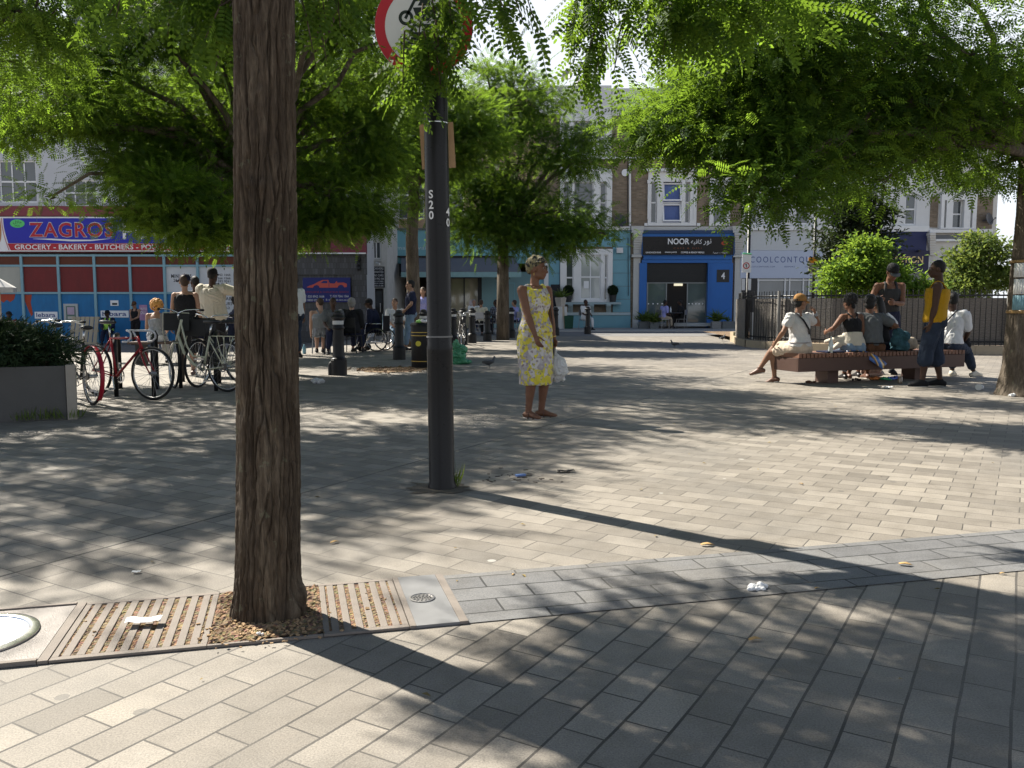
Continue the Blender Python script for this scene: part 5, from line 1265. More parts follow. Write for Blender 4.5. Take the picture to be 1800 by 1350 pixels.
# --- bicycles (built lying along +x, wheels on z=0)
def wheel(root, c, r, lat, tyre_m, rim_m, spokes=28, tw=.017, name='wheel'):
    """c: hub centre (world), lat: unit vector of the axle"""
    lat = Vector(lat).normalized(); u = lat.cross(Vector((0, 0, 1))).normalized(); v = u.cross(lat).normalized() * -1
    n = 48; f = lambda a, rr_: c + u*(rr_*math.cos(a)) + v*(rr_*math.sin(a))
    mb = MB(); mb.tube([f(2*math.pi*k/n, r - tw) for k in range(n)], [tw]*n, 8, closed=True, up=lat)
    w = mb.build(name, tyre_m, root, True)
    mb = MB(); mb.tube([f(2*math.pi*k/n, r - 2.1*tw) for k in range(n)], [(.012, .007)]*n, 6, closed=True, up=lat); mb.build('rim', rim_m, w, True)
    mb = MB(); mb.tube([c - lat*.045, c + lat*.045], .022, 10); mb.tube([c - lat*.065, c + lat*.065], .008, 8)
    for k in range(spokes):
        a = 2*math.pi*k/spokes; s_ = 1 if k % 2 else -1; mb.tube([c + lat*.03*s_ + (f(a + .9*(1 if k % 4 < 2 else -1), .02) - c), f(a, r - 2.3*tw)], .0016, 4)
    mb.build('spokes', M('spoke_steel', (.35, .35, .35), .35, .9), w)
    return w
def bicycle(name_label, pf, prr, r, frame_m, style, steer=0.0, lean=0.0, rim_m=CHROME, guard_m=None, basket=False, rack=False, drop=False, saddle_z=.92, group='bicycles parked at the stands', tyre_m=RUBBER, guard_full=True, hb_z=.98):
    """pf, prr: ground contact of the front and the rear wheel"""
    mid = (pf + prr) / 2; fw = (pf - prr); fw.z = 0; WB = fw.length; fw.normalize(); ang = math.atan2(fw.y, fw.x)
    root = thing('bicycle', mid, name_label, 'bicycle', group, ang)
    lat0 = Vector((-fw.y, fw.x, 0)); up = (Vector((0, 0, 1)) + lat0*math.tan(lean)).normalized(); lat = fw.cross(up) * -1
    def L(x, z, y=0.0): return mid + fw*x + up*z + lat*y
    xr, xf = -WB/2, WB/2; Rr = L(xr, r); Ff = L(xf, r); BB = L(xr + .43, r - .06)
    wheel(root, Rr, r, lat, tyre_m, rim_m)
    # steering axis
    HT = L(xf - .16 - .10, hb_z - .14); HB = L(xf - .10 - .06, r + .30 if style != 'step' else r + .33)
    q = Quaternion(up, steer); flat = q @ lat; ffw = q @ fw
    def S(v): return HB + q @ (v - HB)
    wheel(root, S(Ff), r, flat, tyre_m, rim_m)
    fk = MB()
    for s_ in (-1, 1): fk.tube([S(HB - up*.02 + lat*.035*s_), S(HB*.45 + Ff*.55 + lat*.05*s_ - fw*.015), S(Ff + lat*.05*s_)], [.013, .011, .008], 8)
    fk.tube([S(HB - up*.025 - lat*.04), S(HB - up*.025 + lat*.04)], .015, 8)
    fk.build('fork', frame_m, root, True)
    ST = L(xr + .43 - .18 + .03, saddle_z - .10); SJ = BB + (ST - BB) * .80
    f = MB(); tr_ = .0155
    f.tube([HT, HB], .019, 10); f.tube([BB, SJ], tr_, 10)
    if style == 'step':
        P1 = [HB + (HT-HB)*.3, L(xf-.30, r+.18), L(xr+.62, r+.02), BB]; f.tube(P1, .021, 10)
        P2 = [HT - (HT-HB)*.15, L(xf-.36, r+.26), L(xr+.62, r+.13), BB + (SJ-BB)*.38]; f.tube(P2, .013, 8)
    else:
        f.tube([HB + (HT-HB)*.15, BB], .0165, 10); f.tube([HT - (HT-HB)*.12, SJ], tr_, 10)
    for s_ in (-1, 1):
        f.tube([SJ - up*.03 + lat*.02*s_, Rr + lat*.06*s_], .008, 8); f.tube([BB + lat*.03*s_, Rr + lat*.06*s_], .009, 8)
    f.build('frame', frame_m, root, True)
    sp = MB(); sp.tube([SJ, ST + up*.05], .012, 8); sp.build('seat_post', CHROME, root, True)
    sd = MB(); sp_ = ST + up*.085
    sd.limb([sp_ - fw*.11, sp_ + fw*.02, sp_ + fw*.13], [(.028, .075), (.026, .045), (.018, .018)], 10, up=up); sd.build('saddle', M('black_saddle', (.02, .02, .022), .45), root, True)
    # handlebar
    hb = MB(); hc = S(HT + (HT-HB).normalized()*.09); hb.tube([S(HT), hc], .012, 8)
    if drop:
        hb.tube([hc, hc + ffw*.07], .012, 8); h0 = hc + ffw*.07
        for s_ in (-1, 1):
            A = [h0, h0 + flat*.17*s_, h0 + flat*.20*s_ + ffw*.05, h0 + flat*.205*s_ + ffw*.10 - up*.03, h0 + flat*.21*s_ + ffw*.10 - up*.09, h0 + flat*.21*s_ + ffw*.05 - up*.135, h0 + flat*.21*s_ - ffw*.03 - up*.14]
            hb.tube(A, .013, 8)
        hbm = M('white_bar_tape', (.55, .55, .56), .6)
    else:
        for s_ in (-1, 1):
            hb.tube([hc, hc + flat*.10*s_ + up*.05 + ffw*.02, hc + flat*.24*s_ + up*.06 - ffw*.05, hc + flat*.29*s_ + up*.05 - ffw*.17], .011, 8)
        hbm = CHROME
    hbo = hb.build('handlebar', hbm, root, True)
    if not drop:
        for s_ in (-1, 1):
            g_ = MB(); g_.tube([hc + flat*.27*s_ + up*.052 - ffw*.11, hc + flat*.295*s_ + up*.05 - ffw*.19], .017, 8); g_.build('grip', RUBBER, hbo, True)
            g_ = MB(); g_.tube([hc + flat*.23*s_ + up*.045 - ffw*.03, hc + flat*.30*s_ + up*.02 - ffw*.12], .005, 6); g_.build('brake_lever', CHROME, hbo)
    else:
        for s_ in (-1, 1):
            g_ = MB(); g0 = hc + ffw*.07; g_.tube([g0 + flat*.205*s_ + ffw*.10 - up*.0, g0 + flat*.205*s_ + ffw*.14 - up*.06, g0 + flat*.205*s_ + ffw*.13 - up*.13], .008, 6); g_.build('brake_lever', RUBBER, hbo)
    cr = MB(); n = 28; cc = BB - lat*-.045
    for k in range(n):
        a0, a1 = 2*math.pi*k/n, 2*math.pi*(k+1)/n; P_ = lambda a, rr_, d: cc + fw*rr_*math.cos(a) + up*rr_*math.sin(a) + lat*d; cr.quad(P_(a0, .095, 0), P_(a1, .095, 0), P_(a1, .075, 0), P_(a0, .075, 0)); cr.quad(P_(a0, .095, .004), P_(a1, .095, .004), P_(a1, .095, 0), P_(a0, .095, 0))
    for k in range(5): cr.tube([cc, cc + fw*.08*math.cos(k*1.257) + up*.08*math.sin(k*1.257)], .006, 5)
    for s_, d in ((1, -1), (-1, 1)):
        e = BB + fw*.06*d + up*(-.155*d) + lat*.075*s_; cr.tube([BB + lat*.06*s_, e], .009, 6); cr.obox(e + lat*.06*s_, fw, lat, up, .04, .045, .011)
    cr.build('cranks', CHROME, root)
    chn = MB(); hr = Rr + lat*.045
    chn.tube([cc + up*.09, hr + up*.035], .004, 5); chn.tube([cc - up*.09, hr - up*.035], .004, 5); chn.tube([hr + lat*.0, hr + lat*.02], .045, 14); chn.build('chain', M('chain_steel', (.12, .11, .10), .5, .8), root)
    if guard_m:
        for (c_, la, a0, a1, ok) in ((Rr, lat, -.35, 2.9, True), (S(Ff), flat, .15, 2.4, guard_full)):
            if not ok: continue
            g_ = MB(); u_ = fw if la is lat else ffw
            n = 22; P_ = [c_ + u_*((r+.018)*math.cos(math.pi - (a0 + (a1-a0)*k/n) + .5)) + up*((r+.018)*math.sin(math.pi - (a0 + (a1-a0)*k/n) + .5)) for k in range(n+1)]
            g_.tube(P_, [(.025, .004)]*(n+1), 8, up=la); g_.build('mudguard', guard_m, root, True)
    if rack:
        k_ = MB(); z = 2*r + .07
        for s_ in (-1, 1):
            k_.tube([L(xr + .22, z, .055*s_), L(xr - .26, z, .055*s_)], .006, 6)
            for dx in (-.16, 0, .13): k_.tube([L(xr + dx, z, .055*s_), Rr + lat*.06*s_], .005, 6)
        for i in range(5): k_.tube([L(xr + .2 - .11*i, z, -.055), L(xr + .2 - .11*i, z, .055)], .005, 6)
        k_.build('rack', frame_m, root)
    if basket:
        b_ = MB(); bc = hc + ffw*.24 - up*.12
        for (dx, dy, hx, hy) in ((-.13, 0, .006, .17), (.13, 0, .006, .17), (0, -.165, .135, .006), (0, .165, .135, .006)): b_.obox(bc + ffw*dx + flat*dy, ffw, flat, up, hx, hy, .12)
        b_.obox(bc - up*.115, ffw, flat, up, .125, .16, .004); b_.build('basket', M('black_basket', (.018, .018, .018), .6), root)
        s2 = MB(); s2.tube([bc + flat*-.172 - ffw*.10 + up*.13, bc + flat*.172 - ffw*.10 + up*.13], .007, 6)
        for s_ in (-1, 1): s2.tube([bc + flat*.172*s_ - ffw*.10 + up*.13, bc + flat*.172*s_ - ffw*.06 - up*.14, S(Ff + lat*.06*s_)], .007, 6)
        s2.build('basket_stay', frame_m, root)
    return root
def flatp(px, py):
    p = gp(px, py); p.z = gz(p.x, p.y); return p
RIMW = M('rim_grey', (.45, .44, .42), .35, .8)
bicycle('red racing bicycle with white drop handlebars, second from the planter', gp(265, 704), gp(171, 695), .335, M('frame_red', (.26, .010, .018), .3, var=.1), 'race', steer=.22, lean=.03, rim_m=RIMW, drop=True, saddle_z=.98, hb_z=.93)
bicycle('cream step-through bicycle with rear rack and black front basket, beside the big trunk', gp(296, 683), gp(399, 689), .345, M('frame_cream', (.50, .49, .36), .35, var=.08), 'step', steer=-.55, lean=-.04, guard_m=None, basket=True, rack=True, saddle_z=.97, hb_z=1.12)
bicycle('dark city bicycle with a black basket, behind the cream one', gp(345, 681), gp(425, 672), .345, M('frame_black', (.016, .016, .018), .35), 'race', steer=.25, lean=.03, guard_m=M('guard_silver', (.5, .5, .5), .3, .9), basket=True, saddle_z=.95, hb_z=1.04)
bicycle('black bicycle with a bright red mudguard, its rear wheel just right of the planter', gp(86, 692), gp(163, 712), .345, M('frame_black', (.016, .016, .018)), 'race', steer=.1, lean=-.03, guard_m=M('guard_red', (.34, .010, .03), .35), guard_full=False, rim_m=RIMW, saddle_z=.93)
bicycle('black bicycle mostly hidden behind the planter, only one wheel showing', gp(55, 690), gp(118, 707), .345, M('frame_black', (.016, .016, .018)), 'race', lean=.03, saddle_z=.95)
bicycle('black bicycle seen end on among the bollards right of the pole', gp(812, 611), gp(806, 604), .34, M('frame_black', (.016, .016, .018)), 'race', steer=.2, lean=.05, group='bicycles among the bollards', basket=False)
bicycle('dark bicycle leaning behind the wheelchair, by the narrow white house', gp(708, 603), gp(682, 606), .34, M('frame_black', (.016, .016, .018)), 'race', steer=.1, lean=.05, group='bicycles among the bollards')
# cycle stands: black hoops
for (pa, pb_, lab) in ((gp(205, 697), gp(212, 683), 'black hoop cycle stand the red bicycle leans on'), (gp(271, 698), gp(277, 684), 'black hoop cycle stand seen through the front wheel of the red bicycle'), (gp(318, 682), gp(322, 671), 'black hoop cycle stand by the front wheel of the cream bicycle'), (gp(380, 687), gp(386, 674), 'black hoop cycle stand beside the foreground trunk')):
    up = Vector((0, 0, 1)); d = (pb_ - pa); mb = MB()
    mb.tube([pa, pa + up*.62, pa + up*.72 + d*.06, pa + up*.78 + d*.2, pb_ + up*.78 - d*.2, pb_ + up*.72 - d*.06, pb_ + up*.62, pb_], .028, 10)
    tag(mb.build('cycle_stand', IRONBLK, None, True), lab, 'cycle stand', 'hoop cycle stands')

# --- planter on the left
P0 = gp(128, 737); ang = R(13)
pl = thing('planter', P0, 'large dark grey timber planter filled with dark evergreen foliage at the left edge', 'planter')
ux = Vector((-math.cos(R(22)), -math.sin(R(22)), 0)); uy = Vector((-ux.y, ux.x, 0)) * -1
if uy.y < 0: uy = -uy
PLH = .56; PLW = 2.6; PLD = .95
PGREY = M('planter_grey', (.085, .082, .078), .75, var=.2, scale=3, bump=.2)
mb = MB(); up = Vector((0, 0, 1))
mb.obox(P0 + ux*(PLW/2+.05) + uy*.025 + up*PLH/2, ux, uy, up, PLW/2, .025, PLH/2); mb.obox(P0 + ux*(PLW/2+.05) + uy*(PLD-.025) + up*PLH/2, ux, uy, up, PLW/2, .025, PLH/2)
mb.obox(P0 + ux*(PLW+.08) + uy*PLD/2 + up*PLH/2, ux, uy, up, .025, PLD/2, PLH/2); mb.obox(P0 + ux*.065 + uy*PLD/2 + up*(PLH/2-.01), ux, uy, up, .02, PLD/2-.055, PLH/2-.01); mb.build('box', PGREY, pl, bevel=.004)
mb = MB(); mb.obox(P0 + ux*.0 + uy*.02 + up*(PLH/2+.005), ux, uy, up, .045, .045, PLH/2+.005); mb.build('corner_post', M('planter_post', (.30, .27, .23), .8, var=.2, bump=.2), pl, bevel=.004)
mb = MB(); mb.obox(P0 + ux*(PLW/2+.05) + uy*PLD/2 + up*(PLH-.06), ux, uy, up, PLW/2-.03, PLD/2-.055, .01); mb.build('soil', SOIL, pl)
jb = thing('juniper', P0 + ux*.8 + uy*.45 + up*(PLH-.05), 'dark spiky evergreen shrub growing out of the grey planter', 'shrub')
rs = np.random.RandomState(5)
blobs = [((P0 + ux*a + uy*b + up*(PLH + c + .06)), (r_, r_*.9, r_*.8), k) for a, b, c, r_, k in ((.30, .4, .05, .24, .6), (.62, .35, .16, .30, 1), (.95, .45, .22, .34, 1), (1.3, .4, .24, .36, 1), (1.7, .45, .2, .4, 1), (.5, .65, .10, .28, .6), (1.1, .7, .2, .3, .7), (2.1, .5, .22, .4, .8))]
P, D, T, cl = crown_points([(tuple(a), b, c) for a, b, c in blobs], 60, 30, rs, .09, .35)
V, F, A = scatter_leaves((np.array([[0, 0, 0], [.05, .006, 0], [.10, 0, -.006], [.05, -.006, 0], [.03, 0, 0], [.055, .028, .006], [.075, .034, 0], [.05, .02, 0], [.03, 0, 0], [.055, -.028, .006], [.075, -.034, 0], [.05, -.02, 0]]), np.array([[0, 1, 2, 3], [4, 5, 6, 7], [8, 11, 10, 9]])), P, D, rs.uniform(.9, 1.7, len(P)), rs, T)
link('foliage', fast_mesh('foliage', V, F, A), LEAF_JUN, jb)
mb = MB()
for (q, c) in cl[::5]: mb.tube([tuple(np.array(c) - np.array([0, 0, .25])), tuple((np.array(c) + q)/2), tuple(q)], [.010, .006, .003], 5)
mb.build('stems', BARK_FAR, jb)
# weeds at the planter foot
rs = np.random.RandomState(15); n = 90
P = np.array([tuple(P0 + ux*rs.uniform(-.1, .55) - uy*abs(rs.normal(0, .05)) + up*.01) for _ in range(n)]); D = unit(np.stack([rs.normal(0, .5, n), rs.normal(0, .5, n), np.ones(n)], -1))
V, F, A = scatter_leaves((np.array([[0, 0, 0], [.06, .006, 0], [.13, 0, .02], [.06, -.006, 0]]), np.array([[0, 1, 2, 3]])), P, D, rs.uniform(.5, 1.3, n), rs, rs.uniform(.2, .9, n))
tag(link('weeds', fast_mesh('weeds', V, F, A), LEAF_MID, None), 'thin weeds sprouting along the foot of the grey planter', 'weeds', kind='stuff')
p = pb + Vector((.09, .02, 0)); n = 24; P = np.array([tuple(p + Vector((rs.normal(0, .012), rs.normal(0, .02), 0))) for _ in range(n)]); D = unit(np.stack([rs.normal(.2, .3, n), rs.normal(0, .3, n), np.ones(n)], -1))
V, F, A = scatter_leaves((np.array([[0, 0, 0], [.07, .005, 0], [.15, 0, .02], [.07, -.005, 0]]), np.array([[0, 1, 2, 3]])), P, D, rs.uniform(.5, 1.2, n), rs, rs.uniform(.2, .7, n))
tag(link('weed_tuft', fast_mesh('weed', V, F, A), LEAF_MID, None), 'small tuft of weeds at the foot of the black pole', 'weeds')

# --- bench on the right
B0_ = gp(1402, 678); bx = Vector((math.cos(R(20)), math.sin(R(20)), 0)); by = Vector((-bx.y, bx.x, 0))
BL = 3.22; BDp = .56; BH = .47
def bp(u, v, z=0): return B0_ + bx*u + by*v + Vector((0, 0, z))
bench = thing('bench', bp(BL/2, BDp/2), 'long brown backless bench with a slatted top, people sitting on it', 'bench', None, R(20))
BROWN = M('bench_brown_metal', (.085, .050, .040), .5, .2, var=.2, scale=4, bump=.15)
BWOOD = M('bench_wood', (.17, .085, .055), .55, var=.3, scale=6, stretch=(1, 6, 6))
mb = MB(); up = Vector((0, 0, 1))
mb.obox(bp(BL/2, .012, .30), bx, by, up, BL/2, .012, .10); mb.obox(bp(BL/2, BDp-.012, .30), bx, by, up, BL/2, .012, .10); mb.obox(bp(.012, BDp/2, .30), bx, by, up, .012, BDp/2-.0245, .10); mb.obox(bp(BL-.012, BDp/2, .30), bx, by, up, .012, BDp/2-.0245, .10); mb.obox(bp(BL/2, BDp/2, .21), bx, by, up, BL/2-.025, BDp/2-.025, .008)
mb.build('body', BROWN, bench, bevel=.004)
n = 46
sl = MB()
for k in range(n): sl.obox(bp(BL*(k+.5)/n, BDp/2, .436), bx, by, up, BL/n*.38, BDp/2+.005, .032)
sl.build('slatted_seat', BWOOD, bench, bevel=.003)
for u in (.80, 2.5):
    mb = MB(); mb.obox(bp(u, BDp/2+.05, .10), bx, by, up, .10, .14, .10); mb.build('pedestal_foot', BROWN, bench)

# --- railings and planting bed on the right
fpts = [gp(a, b) for a, b in ((1297, 601), (1304, 606), (1320, 610), (1352, 613), (1400, 616), (1480, 619), (1580, 621), (1700, 622.5), (1830, 623.5))]
def resample(P, step):
    out = [P[0]]; acc = 0
    for a, b in zip(P, P[1:]):
        L = (b-a).length; d = step - acc
        while d <= L: out.append(a + (b-a)*(d/L)); d += step
        acc = (acc + L) % step
    return out
cv = resample(fpts, .125)
fence = thing('railing_fence', fpts[3], 'black railings on a low curved stone kerb, lined with a dark screen', 'fence')
mb = MB()
for k, p in enumerate(cv):
    hh = 1.50
    mb.tube([p + up*.20, p + up*hh], .0105, 6); mb.ell(p + up*(hh+.012), (.013, .013, .025), seg=6, rings=4)
mb.build('bars', IRONBLK, fence)
mb = MB()
for z in (.30, 1.40): mb.tube([p + up*z for p in cv[::3] + [cv[-1]]], [(.020, .007)]*len(cv[::3] + [cv[-1]]), 6, up=(0, 0, 1))
mb.build('rails', IRONBLK, fence)
for k in range(14, len(cv), 22):
    mb = MB(); mb.obox(cv[k] + up*.80, (1,0,0), (0,1,0), up, .035, .035, .74); mb.build('post', M('post_grey', (.17, .165, .155), .6), fence)
stn = MB(); wide = .17; c8 = cv[::2] + [cv[-1]]
for a, b in zip(c8, c8[1:]):
    d = (b-a).normalized(); nn = Vector((-d.y, d.x, 0)) * wide; stn.add([a-nn, b-nn, b+nn, a+nn, a-nn+up*.20, b-nn+up*.20, b+nn+up*.20, a+nn+up*.20], [(0,1,5,4), (4,5,6,7), (2,3,7,6)])
stn.obox(cv[0] + up*.16, (1,0,0), (0,1,0), up, .20, .20, .16)
stn.build('kerb', M('kerb_sandstone', (.36, .29, .20), .85, var=.25, scale=5, bump=.3), fence)
scr = MB(); t = NT('screen_slats'); c = t.coord(); w_ = t.n('ShaderNodeTexWave', {'Vector': c, 'Scale': 9.0, 'Distortion': 6.0, 'Detail': 3.0, 'Detail Scale': 2.0}, bands_direction='Z')
t.P(Base_Color=t.mix(w_.outputs[1], (.11, .098, .086), (.20, .178, .155)), Roughness=.9, Normal=t.bump(w_.outputs[1], .5, .02)); SCREEN = t.m
c9 = cv[6::3] + [cv[-1]]
for a, b in zip(c9, c9[1:]):
    d = (b-a).normalized(); nn = Vector((-d.y, d.x, 0)); nn = nn if nn.y > 0 else -nn; A, B_ = a + nn*.10, b + nn*.10
    scr.add([A+up*.22, B_+up*.22, B_+up*1.34, A+up*1.34, A+nn*.03+up*.22, B_+nn*.03+up*.22, B_+nn*.03+up*1.34, A+nn*.03+up*1.34], [(0,1,2,3), (7,6,5,4), (3,2,6,7)])
scr.build('screen', SCREEN, fence)
q = gx(1333, 25.4); mb = MB(); mb.obox(q + up*.55, (1,0,0), (0,1,0), up, .25, .03, .4)
tag(mb.build('board', ZIPW), 'white board leaning inside the left end of the railings', 'board')
bed = MB(); far_ = [Vector((p.x + .8, 33.5, .12)) for p in cv[::4]]; nr = [p + Vector((.15, .15, .15)) for p in cv[::4]]
for i in range(len(nr)-1): bed.quad(nr[i], nr[i+1], far_[i+1], far_[i])
tag(bed.build('garden_bed', SOIL), None, kind='structure')
# green cabinet post with its sticker at the end of the railings
p = gx(1304, 26.6); cb = thing('green_cabinet', p, 'narrow green metal cabinet with a pale sticker beside the railings', 'cabinet')
mb = MB(); mb.obox(p + up*.62, (1,0,0), (0,1,0), up, .13, .11, .62); mb.obox(p + up*1.26, (1,0,0), (0,1,0), up, .145, .125, .025); mb.build('body', M('cabinet_green', (.012, .13, .06), .4, var=.15), cb, bevel=.01)
mb = MB(); mb.obox(p + up*1.02 + Vector((0, -.113, 0)), (1,0,0), (0,1,0), up, .10, .002, .20); mb.build('sticker', M('sticker_cyan', (.25, .50, .62), .4, var=.6, scale=9), cb)
# the two slim sign poles
p = gx(1313, 26.0); sp = thing('sign_post', p, 'slim black post with a no-waiting sign and paper notices, left end of the railings', 'sign post')
mb = MB(); mb.tube([p, p + up*.9, p + up*.92, p + up*5.0], [.07, .07, .05, .05], 14); mb.build('post', IRONBLK, sp, True)
a, b = wp(1305, 447, 25.92), wp(1320, 479, 25.92); pl_ = MB().box(a.x, b.x, 25.91, 25.925, b.z, a.z).build('sign_plate', ZIPW, sp)
c = wp(1312, 467, 25.905); mb = MB()
for k in range(24):
    a0, a1 = 2*math.pi*k/24, 2*math.pi*(k+1)/24; f = lambda a, r_: c + Vector((r_*math.cos(a), 0, r_*math.sin(a))); mb.quad(f(a0, .10), f(a0, .072), f(a1, .072), f(a1, .10))
mb.build('red_ring', M('sign_ring_red', (.42, .012, .02)), pl_)
mb = MB(); mb.box(c.x-.01, c.x+.012, c.y-.003, c.y, c.z-.055, c.z+.05); mb.box(c.x-.035, c.x-.01, c.y-.003, c.y, c.z+.015, c.z+.04); mb.build('arrow_mark', BLK, pl_)
for (x0, x1) in ((1304.5, 1309.5), (1315.5, 1320)):
    a, b = wp(x0, 490, 25.93), wp(x1, 510, 25.93); MB().box(a.x, b.x, 25.93, 25.935, b.z, a.z).build('paper_notice', M('paper_white', (.62, .63, .66), .8), sp)
mb = MB(); mb.tube([wp(1306, 445.5, 25.9), wp(1321, 446.5, 25.9)], .022, 8); mb.build('green_tape', M('tape_green', (.15, .5, .25), .5), sp)
p = gx(1428, 30.0); sp = thing('sign_post', p, 'slim black post with an orange and white parking sign, behind the railings', 'sign post')
mb = MB(); mb.tube([p, p + up*4.2], .05, 12); mb.build('post', IRONBLK, sp, True)
a, b = wp(1421.5, 452.5, 29.92), wp(1436.5, 481.5, 29.92); zz = wp(1, 462.5, 29.92).z
pl_ = MB().box(a.x, b.x, 29.91, 29.925, b.z, zz).build('sign_plate', M('plate_cream', (.58, .56, .48), .5), sp)
MB().box(a.x, b.x, 29.91, 29.925, zz+.003, a.z).build('orange_panel', M('plate_orange', (.65, .28, .02), .5), pl_)
mb = MB()
for k in range(6): mb.box(a.x+.04, b.x-.04-.05*(k % 2), 29.905, 29.909, zz-.07-.05*k, zz-.045-.05*k)
mb.build('printed_lines', M('print_grey', (.2, .2, .2), .6), pl_)

# --- things by the shops
p = gp(150, 601); p.y = 34.9; p.z = gz(p.x, 34.9); a0 = wp(124, 598, 34.9); a1 = wp(173, 598, 34.9)
pal = thing('pallet', ((a0.x+a1.x)/2, 34.9, p.z), 'pale wooden pallet leaning upright against the blue shop panels', 'pallet')
PALW = M('pallet_wood', (.42, .36, .26), .85, var=.2, scale=8, bump=.3)
W_ = a1.x - a0.x; tl = R(9)
upv = Vector((.06, math.sin(tl), math.cos(tl))).normalized(); o0 = Vector((a0.x, 34.75, p.z)); nrm_ = Vector((0, -math.cos(tl), math.sin(tl)))
mb = MB(); H_ = 1.14
for k in range(6): mb.obox(o0 + Vector((W_*(k+.5)/6, 0, 0)) + upv*H_/2, (1,0,0), nrm_, upv, W_/6*.40, .011, H_/2)
for k in range(6): pass
mb.build('deck_boards', PALW, pal)
for h_ in (.05, H_/2, H_-.05): MB().obox(o0 + Vector((W_/2, 0, 0)) + upv*h_ - nrm_*.05, (1,0,0), nrm_, upv, W_/2, .038, .05).build('stringer', PALW, pal)
# parasol at the far left
p = gx(2, 28.0); par = thing('parasol', p, 'cream and white market parasol at the left edge in front of the boarded shop', 'parasol')
tp = wp(2, 478, 28.0); mb = MB(); mb.tube([p, Vector((p.x, 28.0, tp.z))], .022, 10); mb.tube([p, p + up*.06], .22, 18); mb.build('pole', M('parasol_pole', (.45, .36, .24), .6), par)
mb = MB(); n = 8; apex = Vector((p.x - .55, 28.0, tp.z + .12)); rad = 1.0
rim_ = [apex + Vector((rad*math.cos(2*math.pi*k/n), rad*math.sin(2*math.pi*k/n), -.62)) for k in range(n)]
mb.add([apex] + rim_ + [v - up*.16 for v in rim_], [(0, 1+k, 1+(k+1) % n) for k in range(n)] + [(1+k, 1+n+k, 1+n+(k+1) % n, 1+(k+1) % n) for k in range(n)])
mb.build('canopy', M('parasol_cloth', (.50, .49, .46), .85, var=.2), par).modifiers.new('s', 'SOLIDIFY').thickness = .006
# blue-house front: pots, pedestal, green bin; cafe pots
def topiary(px, lab):
    p = wp(px, 531, YC - .35); r = thing('topiary', p, lab, 'potted shrub', 'clipped shrubs on the window shelf')
    mb = MB(); mb.lathe([(.15, .004), (.19, .34)], p, 16); mb.build('pot', M('pot_dark', (.03, .03, .032), .5), r)
    rs = np.random.RandomState(px); n = 1400; d = unit(rs.normal(0, 1, (n, 3))); c = np.array(p) + np.array([0, 0, .56])
    V, F, A = scatter_leaves(simple_leaf(.06, .035), c + d*.23*rs.uniform(.8, 1.05, (n, 1)), d + rs.normal(0, .5, (n, 3)), rs.uniform(.8, 1.3, n), rs, rs.uniform(0, .6, n)); link('foliage', fast_mesh('f', V, F, A), LEAF_JUN, r)
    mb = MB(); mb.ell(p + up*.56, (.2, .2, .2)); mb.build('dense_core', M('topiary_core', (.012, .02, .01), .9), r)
topiary(999, 'left clipped round shrub on the shelf of the pale blue house'); topiary(1077, 'right clipped round shrub on the shelf of the pale blue house')
p = gx(987, 40.6); pd = thing('pedestal', p, 'rust-streaked white pedestal in front of the pale blue house', 'pedestal')
mb = MB(); a, b = wp(975, 539, 40.3), wp(997, 539, 40.3); mb.box(a.x, b.x, 40.3, 40.8, .032, a.z); t = NT('streaked_white'); c = t.coord(); f = t.noise(t.mapping(c, scale=(9, 9, .7)), 1, 4); t.P(Base_Color=t.ramp(f, [(.5, (.56, .56, .54)), (.72, (.40, .28, .16))]), Roughness=.8); mb.build('block', t.m, pd)
pc = Vector(((a.x+b.x)/2, 40.55, a.z)); ft = thing('flower_pot', pc, 'pale square pot with a spiky plant standing on the white pedestal', 'potted plant')
mb = MB(); mb.lathe([(.20, .003), (.27, .38), (.27, .43)], pc, 4); mb.build('pot', M('pot_pale', (.42, .38, .33), .8, var=.2), ft)
def spiky(root, c, n, L, seed, m=LEAF_MID, spread=.9):
    rs = np.random.RandomState(seed); P = np.array([tuple(c)]*n) + rs.normal(0, .03, (n, 3)); D = unit(np.stack([rs.normal(0, spread, n), rs.normal(0, spread, n), rs.uniform(.4, 1.6, n)], -1))
    V, F, A = scatter_leaves((np.array([[0, 0, 0], [L*.5, L*.05, .02], [L, 0, -.25*L], [L*.5, -L*.05, .02]]), np.array([[0, 1, 2, 3]])), P, D, rs.uniform(.5, 1.15, n), rs, rs.uniform(.2, .9, n)); link('foliage', fast_mesh('f', V, F, A), m, root)
spiky(ft, pc + up*.42, 90, .55, 3)
p = gx(1000, 40.6); mb = MB(); a, b = wp(993, 585, 40.2), wp(1007, 555, 40.2); mb.prism([(0, .035), (b.x-a.x, .035), (b.x-a.x+.04, b.z), (-.04, b.z)], (a.x, 40.2, 0), (1,0,0), (0,0,1), (0,1,0), .4)
tag(mb.build('green_bin', M('bin_green', (.012, .06, .035), .5)), 'dark green open bin at the foot of the white pedestal', 'bin')
